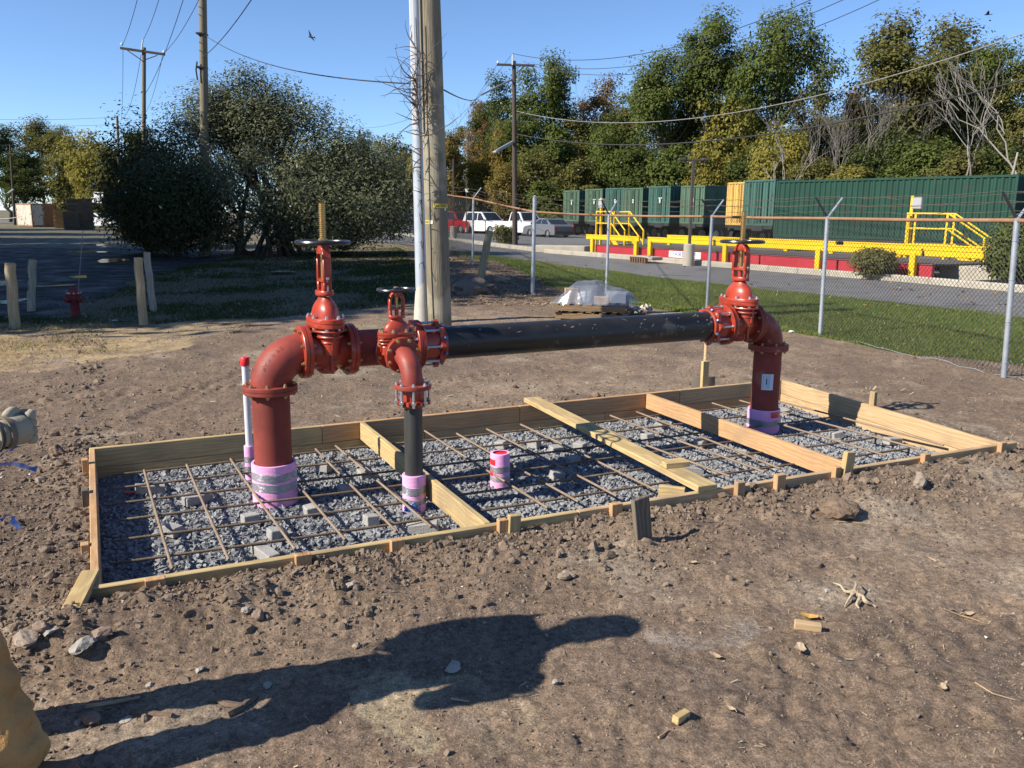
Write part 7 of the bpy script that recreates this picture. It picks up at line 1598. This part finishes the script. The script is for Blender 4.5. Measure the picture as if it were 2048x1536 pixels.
def make_glove(o, rx, kr=1.0):
    """a closed right glove: local X forward, back of the hand along local Z, thumb on the +Y side"""
    M = T(*o) @ RZ(1.12) @ RX(rx); tf = lambda L: [tuple(M @ (V((p[0] * .78, p[1], p[2])) * kr)) for p in L]
    gl_ = skin('glove', tf([(-.045, 0, 0), (-.01, 0, 0), (.03, 0, -.004), (.062, 0, -.008), (.08, 0, -.012)]), [(0, 1), (1, 2), (2, 3), (3, 4)], [q * kr for q in (.043, .044, .049, .051, .045)], GLV, PER, 0, 3)
    for k in range(4):
        y_ = .036 - k * .024; l_ = [.95, 1.0, .95, .8][k]
        skin('finger', tf([(.075, y_, .010), (.112 * (.94 + .06 * l_), y_, .002), (.122 * (.94 + .06 * l_), y_, -.028 * l_), (.092, y_, -.05 * l_), (.062, y_, -.046 * l_)]), [(0, 1), (1, 2), (2, 3), (3, 4)], [q * kr for q in (.017, .0175, .016, .014, .011)], GLV, gl_, sub=2)
    skin('thumb', tf([(.012, .04, -.01), (.05, .056, -.022), (.085, .046, -.034)]), [(0, 1), (1, 2)], [q * kr for q in (.017, .0155, .012)], GLV, gl_, sub=2)
    q = obj('cuff_strap', MB().lathe([(.045, -.010), (.0485, -.008), (.0485, .008), (.045, .010)], 24).mesh('cuff_strap'), mk('strap', (.14, .115, .085), .8), gl_); q.matrix_local = M @ Matrix.Scale(kr, 4) @ T(-.002, 0, 0) @ RY(PI / 2)
    q = obj('cuff_edge', MB().torus(.047, .006, 24, 6).mesh('cuff_edge'), BLKM, gl_); q.matrix_local = M @ Matrix.Scale(kr, 4) @ T(-.036, 0, 0) @ RY(PI / 2)
    return gl_
HX = HX_
make_glove((HX + .025, -.150, A(20, 866, PY - .152).z - gzf(PX, PY)), PI / 2, .92); make_glove((.06, .215, 1.0), PI / 2, .95)
for x, y, z in ((.28, -.10, 0), (-.11, .14, 0)): obj('boot', MB().box((.28, .1, .09), c=(x + .05, y, .05), bev=.035).lathe([(.055, .05), (.055, .16), (0, .16)], 14, T(x - .02, y, 0)).mesh('boot', 40), BOOT, PER)
cp = obj('cap', MB().lathe([(.112, 1.655), (.113, 1.69), (.10, 1.735), (.065, 1.765), (0, 1.775)], 20, T(.045, 0, 0), 1.1, .92).mesh('cap'), mk('cap_cloth', (.08, .08, .09), .9), PER)
obj('brim', MB().prism([(.10, -.08), (.19, -.06), (.215, 0), (.19, .06), (.10, .08)], .008, T(.03, 0, 1.652) @ RY(.1)).mesh('brim', 0), mk('cap_brim', (.08, .08, .09), .9), cp)
# blue plastic strips hanging from his hand
BLP = mk('blue_plastic', (.05, .12, .42), .35, c2=(.50, .55, .72), sc=14, lo=.45, hi=.6)
def ribbon(label, pts, w, seed):
    o0 = pts[0]; r_ = rng(seed); vs = []; n = 14
    for i in range(n + 1):
        q = i / n * (len(pts) - 1); k = min(int(q), len(pts) - 2); p = pts[k].lerp(pts[k + 1], q - k) - o0; a = .6 * math.sin(q * 3 + seed) + .6; ww = w * (.7 + .3 * math.sin(q * 4 + seed * 2))
        for s_ in (-1, 1): vs.append(p + V((0, math.cos(a), math.sin(a))) * ww * s_ / 2 + V(r_.normal(size=3)) * .004)
    mb = MB().add(vs, [(2 * i, 2 * i + 2, 2 * i + 3, 2 * i + 1) for i in range(n)]); o = mb.build('plastic_strip', BLP, ang=60); o.location = o0; return tag(o, label, 'plastic strip')
ribbon('blue plastic strip under the beige glove at the left edge', [A(-60, 950, 2.42), A(0, 928, 2.42), A(30, 926, 2.41), A(72, 938, 2.4)], .026, 1); ribbon('narrow dark blue strip hanging right below the glove', [A(32, 892, 2.42), A(14, 906, 2.42), A(-12, 925, 2.42), A(-60, 960, 2.42)], .016, 3); ribbon('lower blue plastic strip near the left edge', [A(-50, 1060, 2.45), A(0, 1040, 2.44), A(22, 1032, 2.44), A(38, 1056, 2.42)], .024, 2)

# ------------------------------------------------------------------ birds
BIRD = mk('dark_feathers', (.02, .02, .024), .7)
def bird(label, px, py, Y, span, roll, yaw, dih, pitch=0.0):
    c = A(px, py, Y); s = span; mb = MB(); mb.lathe([(0, -.28 * s), (.03 * s, -.24 * s), (.055 * s, -.05 * s), (.06 * s, .08 * s), (.04 * s, .17 * s), (.032 * s, .21 * s), (.01 * s, .25 * s), (0, .27 * s)], 10, RY(PI / 2))
    for sy in (-1, 1):
        P_ = [(.12, .03, 0), (.14, .22, .10), (.06, .50, .10 + dih), (-.02, .36, .06 + dih * .6), (-.10, .18, .05), (-.10, .03, 0)]; vs = [(x * s, sy * y * s, z * s + t_) for t_ in (.006 * s, -.006 * s) for x, y, z in P_]; n = 6
        mb.add(vs, [tuple(range(n)) if sy > 0 else tuple(reversed(range(n))), tuple(reversed(range(n, 2 * n))) if sy > 0 else tuple(range(n, 2 * n))] + [(i, n + i, n + (i + 1) % n, (i + 1) % n) for i in range(n)])
    mb.prism([(-.2 * s, -.02 * s), (-.4 * s, -.09 * s), (-.4 * s, .09 * s), (-.2 * s, .02 * s)], .008 * s)
    o = mb.build('bird', BIRD); o.location = c; o.rotation_euler = (roll, pitch, yaw); return tag(o, label, 'bird', 'birds in the sky')
bird('dark bird gliding in the sky left of the poles', 622, 74, 26, .40, .75, math.radians(150), .06, -.2); bird('dark bird flying at the upper right', 1975, 29, 32, .40, .2, math.radians(170), .05); bird('tiny dark bird at the top edge near the wires', 1583, 6, 45, .3, .9, math.radians(60), .1)

# ------------------------------------------------------------------ things left lying about
b = G(1408, 765, .06); SH = thing('shovel', 'shovel standing behind the back boards, wooden handle upright', 'shovel', b)
hd = A(1414, 660, b.y + .15) - b
obj('handle', MB().tube([(0, 0, .05), hd], .018, 10).mesh('handle'), WOOD, SH); obj('socket', MB().tube([(0, 0, -.02), hd * .22], [.03, .02], 10).mesh('socket'), RUSTC, SH)
bl = MB(); vs = []
for i in range(7):
    u_ = i / 6 * 2 - 1
    for j in range(6): q = j / 5; w_ = .115 * (1 - .55 * max(0, q - .45) ** 1.2 * 2); vs.append((u_ * w_, .035 * u_ * u_ - .02, .06 - q * .26))
bl.add(vs, [(i * 6 + j, (i + 1) * 6 + j, (i + 1) * 6 + j + 1, i * 6 + j + 1) for i in range(6) for j in range(5)]); obj('blade', bl.mesh('blade', 60), mk('shovel_steel', (.2, .17, .14), .5, metal=.4), SH)
def offcut(label, px, py, wpx, mat, rz, h=.036, asp=.35):
    p = on(px, py); L_ = wpx / FPX * p.length; o = obj('wood_offcut', MB().box((L_, L_ * asp, h), bev=.002).mesh('wood_offcut', 0), mat); o.location = (p.x, p.y, p.z + h * .45); o.rotation_euler = (.05, .04, rz); return tag(o, label, 'wood offcut', 'wood offcuts on the soil')
offcut('pale wood offcut beside the yellow leaf in the right foreground', 1615, 1259, 52, WOOD, -.22, .035, .3); offcut('yellow wood offcut in the lower right foreground', 1362, 1440, 44, WOOD_Y, .75, .028, .38)
def stick(label, pix, r0, mat, name='stick', lift=.006):
    P_ = [on(*p) + V((0, 0, lift)) for p in pix]; o = MB().tube([p - P_[0] for p in P_], [r0 * (1 - .3 * i / (len(P_) - 1)) for i in range(len(P_))], 6).build(name, mat); o.location = P_[0]; return tag(o, label, 'stick', 'sticks on the soil')
STK = mk('peeled_stick', (.42, .31, .19), .85, c2=(.30, .21, .13), sc=20); STB = mk('dead_bark', (.16, .11, .075), .9, c2=(.10, .07, .05), sc=15, bump=.6, bsc=40)
stick('pale broken stick at lower left', [(172, 1417), (215, 1410), (250, 1404), (280, 1398)], .009, STK); stick('brown split branch lying below the pale stick', [(262, 1427), (300, 1430), (345, 1434)], .013, STB); stick('thin yellow splinter by the sawdust', [(902, 1400), (920, 1403), (938, 1406)], .004, STK); stick('thin straight splinter left of the yellow offcut', [(1317, 1478), (1330, 1469), (1336, 1463)], .004, STK)
stick('thin root lying in the lower right', [(1950, 1368), (1985, 1390), (2030, 1403)], .003, STK); stick('straw piece right of the pale root', [(1888, 1220), (1920, 1233), (1960, 1245)], .003, STK); stick('pale splinter below the big clod', [(1676, 1046), (1705, 1046), (1732, 1049)], .004, STK); stick('short pale splinter in the right foreground', [(1858, 1117), (1866, 1121), (1873, 1125)], .004, STK)
for k, (pp, lab) in enumerate((([(435, 1400), (455, 1412), (490, 1416)], 'curled piece of dark bark in the cast shadow'), ([(455, 1432), (480, 1420), (512, 1395)], 'long piece of dark bark crossing the cast shadow'))): stick(lab, pp, .016, STB, 'bark_piece')
# the peeled root in the right foreground: one forked body
rt2 = thing('dry_root', 'pale forked dry root lying in the right foreground', 'root', on(1715, 1205)); ro_ = V(rt2.location)
RTM = mk('dry_root', (.46, .37, .25), .85, c2=(.32, .245, .16), sc=25, bump=.5, bsc=60); rq = rng(21)
core = [on(1690, 1190) + V((0, 0, .02)), on(1706, 1197) + V((0, 0, .035)), on(1722, 1203) + V((0, 0, .03)), on(1732, 1211) + V((0, 0, .015))]
chains = [core, [core[0], on(1678, 1180) + V((0, 0, .025)), on(1664, 1172) + V((0, 0, .02))], [core[1], on(1696, 1208) + V((0, 0, .015)), on(1690, 1217) + V((0, 0, .006))], [core[1], on(1713, 1188) + V((0, 0, .045)), on(1707, 1178) + V((0, 0, .04))], [core[3], on(1745, 1214) + V((0, 0, .012)), on(1754, 1217) + V((0, 0, .01))], [core[2], on(1712, 1214) + V((0, 0, .012)), on(1716, 1220) + V((0, 0, .005))]]
vs_, es_, rs_ = [], [], []
for ci, ch in enumerate(chains):
    for k, p in enumerate(ch):
        if ci and k == 0: continue
        vs_.append(tuple(p - ro_ + V(rq.normal(size=3)) * .003)); rs_.append((.010 if ci == 0 else .0075 - .0022 * k) * rq.uniform(.8, 1.25)); a = len(vs_) - 1
        if k: es_.append((a - 1 if not (ci and k == 1) else [min(range(4), key=lambda q: (core[q] - ch[0]).length)][0], a))
skin('root_body', vs_, es_, rs_, RTM, rt2, 1, 1)
def leaf(label, px, py, wpx, mat, rz):
    p = on(px, py); s = wpx / FPX * p.length / 2; n = 12; pts = [(s * math.cos(2 * PI * i / n) * (1 + .18 * (i % 2)), s * .55 * math.sin(2 * PI * i / n) * (1 + .25 * (i % 2)), .012 + .25 * s * math.cos(2 * PI * i / n) ** 2) for i in range(n)]
    mb = MB().add([(0, 0, .004)] + pts, [(0, 1 + i, 1 + (i + 1) % n) for i in range(n)]).tube([(s, 0, .25 * s + .012), (s * 1.5, -.1 * s, .01)], .0015, 4); o = mb.build('fallen_leaf', mat, ang=0); o.location = p; o.rotation_euler = (0, 0, rz); return tag(o, label, 'leaf', 'fallen leaves on the soil')
LY = mk('yellow_dry_leaf', (.52, .30, .07), .8, c2=(.38, .2, .05), sc=20); LT = mk('tan_dry_leaf', (.38, .29, .19), .85, c2=(.3, .22, .14), sc=20)
leaf('yellow leaf lying above the pale wood offcut', 1618, 1237, 34, LY, -.4)
for i, (px, py, w, lab) in enumerate(((1384, 1128, 18, 'tan dry leaf right of the upright dark board'), (1885, 1380, 24, 'tan dry leaf in the lower right'), (1432, 1317, 26, 'tan dry leaf below the chalky patch'), (1935, 1232, 22, 'tan dry leaf near the right edge'), (1600, 1302, 36, 'flat tan leaf below the pale offcut'), (1460, 1408 + 14, 22, 'tan leaf left of the ruts'))): leaf(lab, px, py, w, LT, i * 1.1)
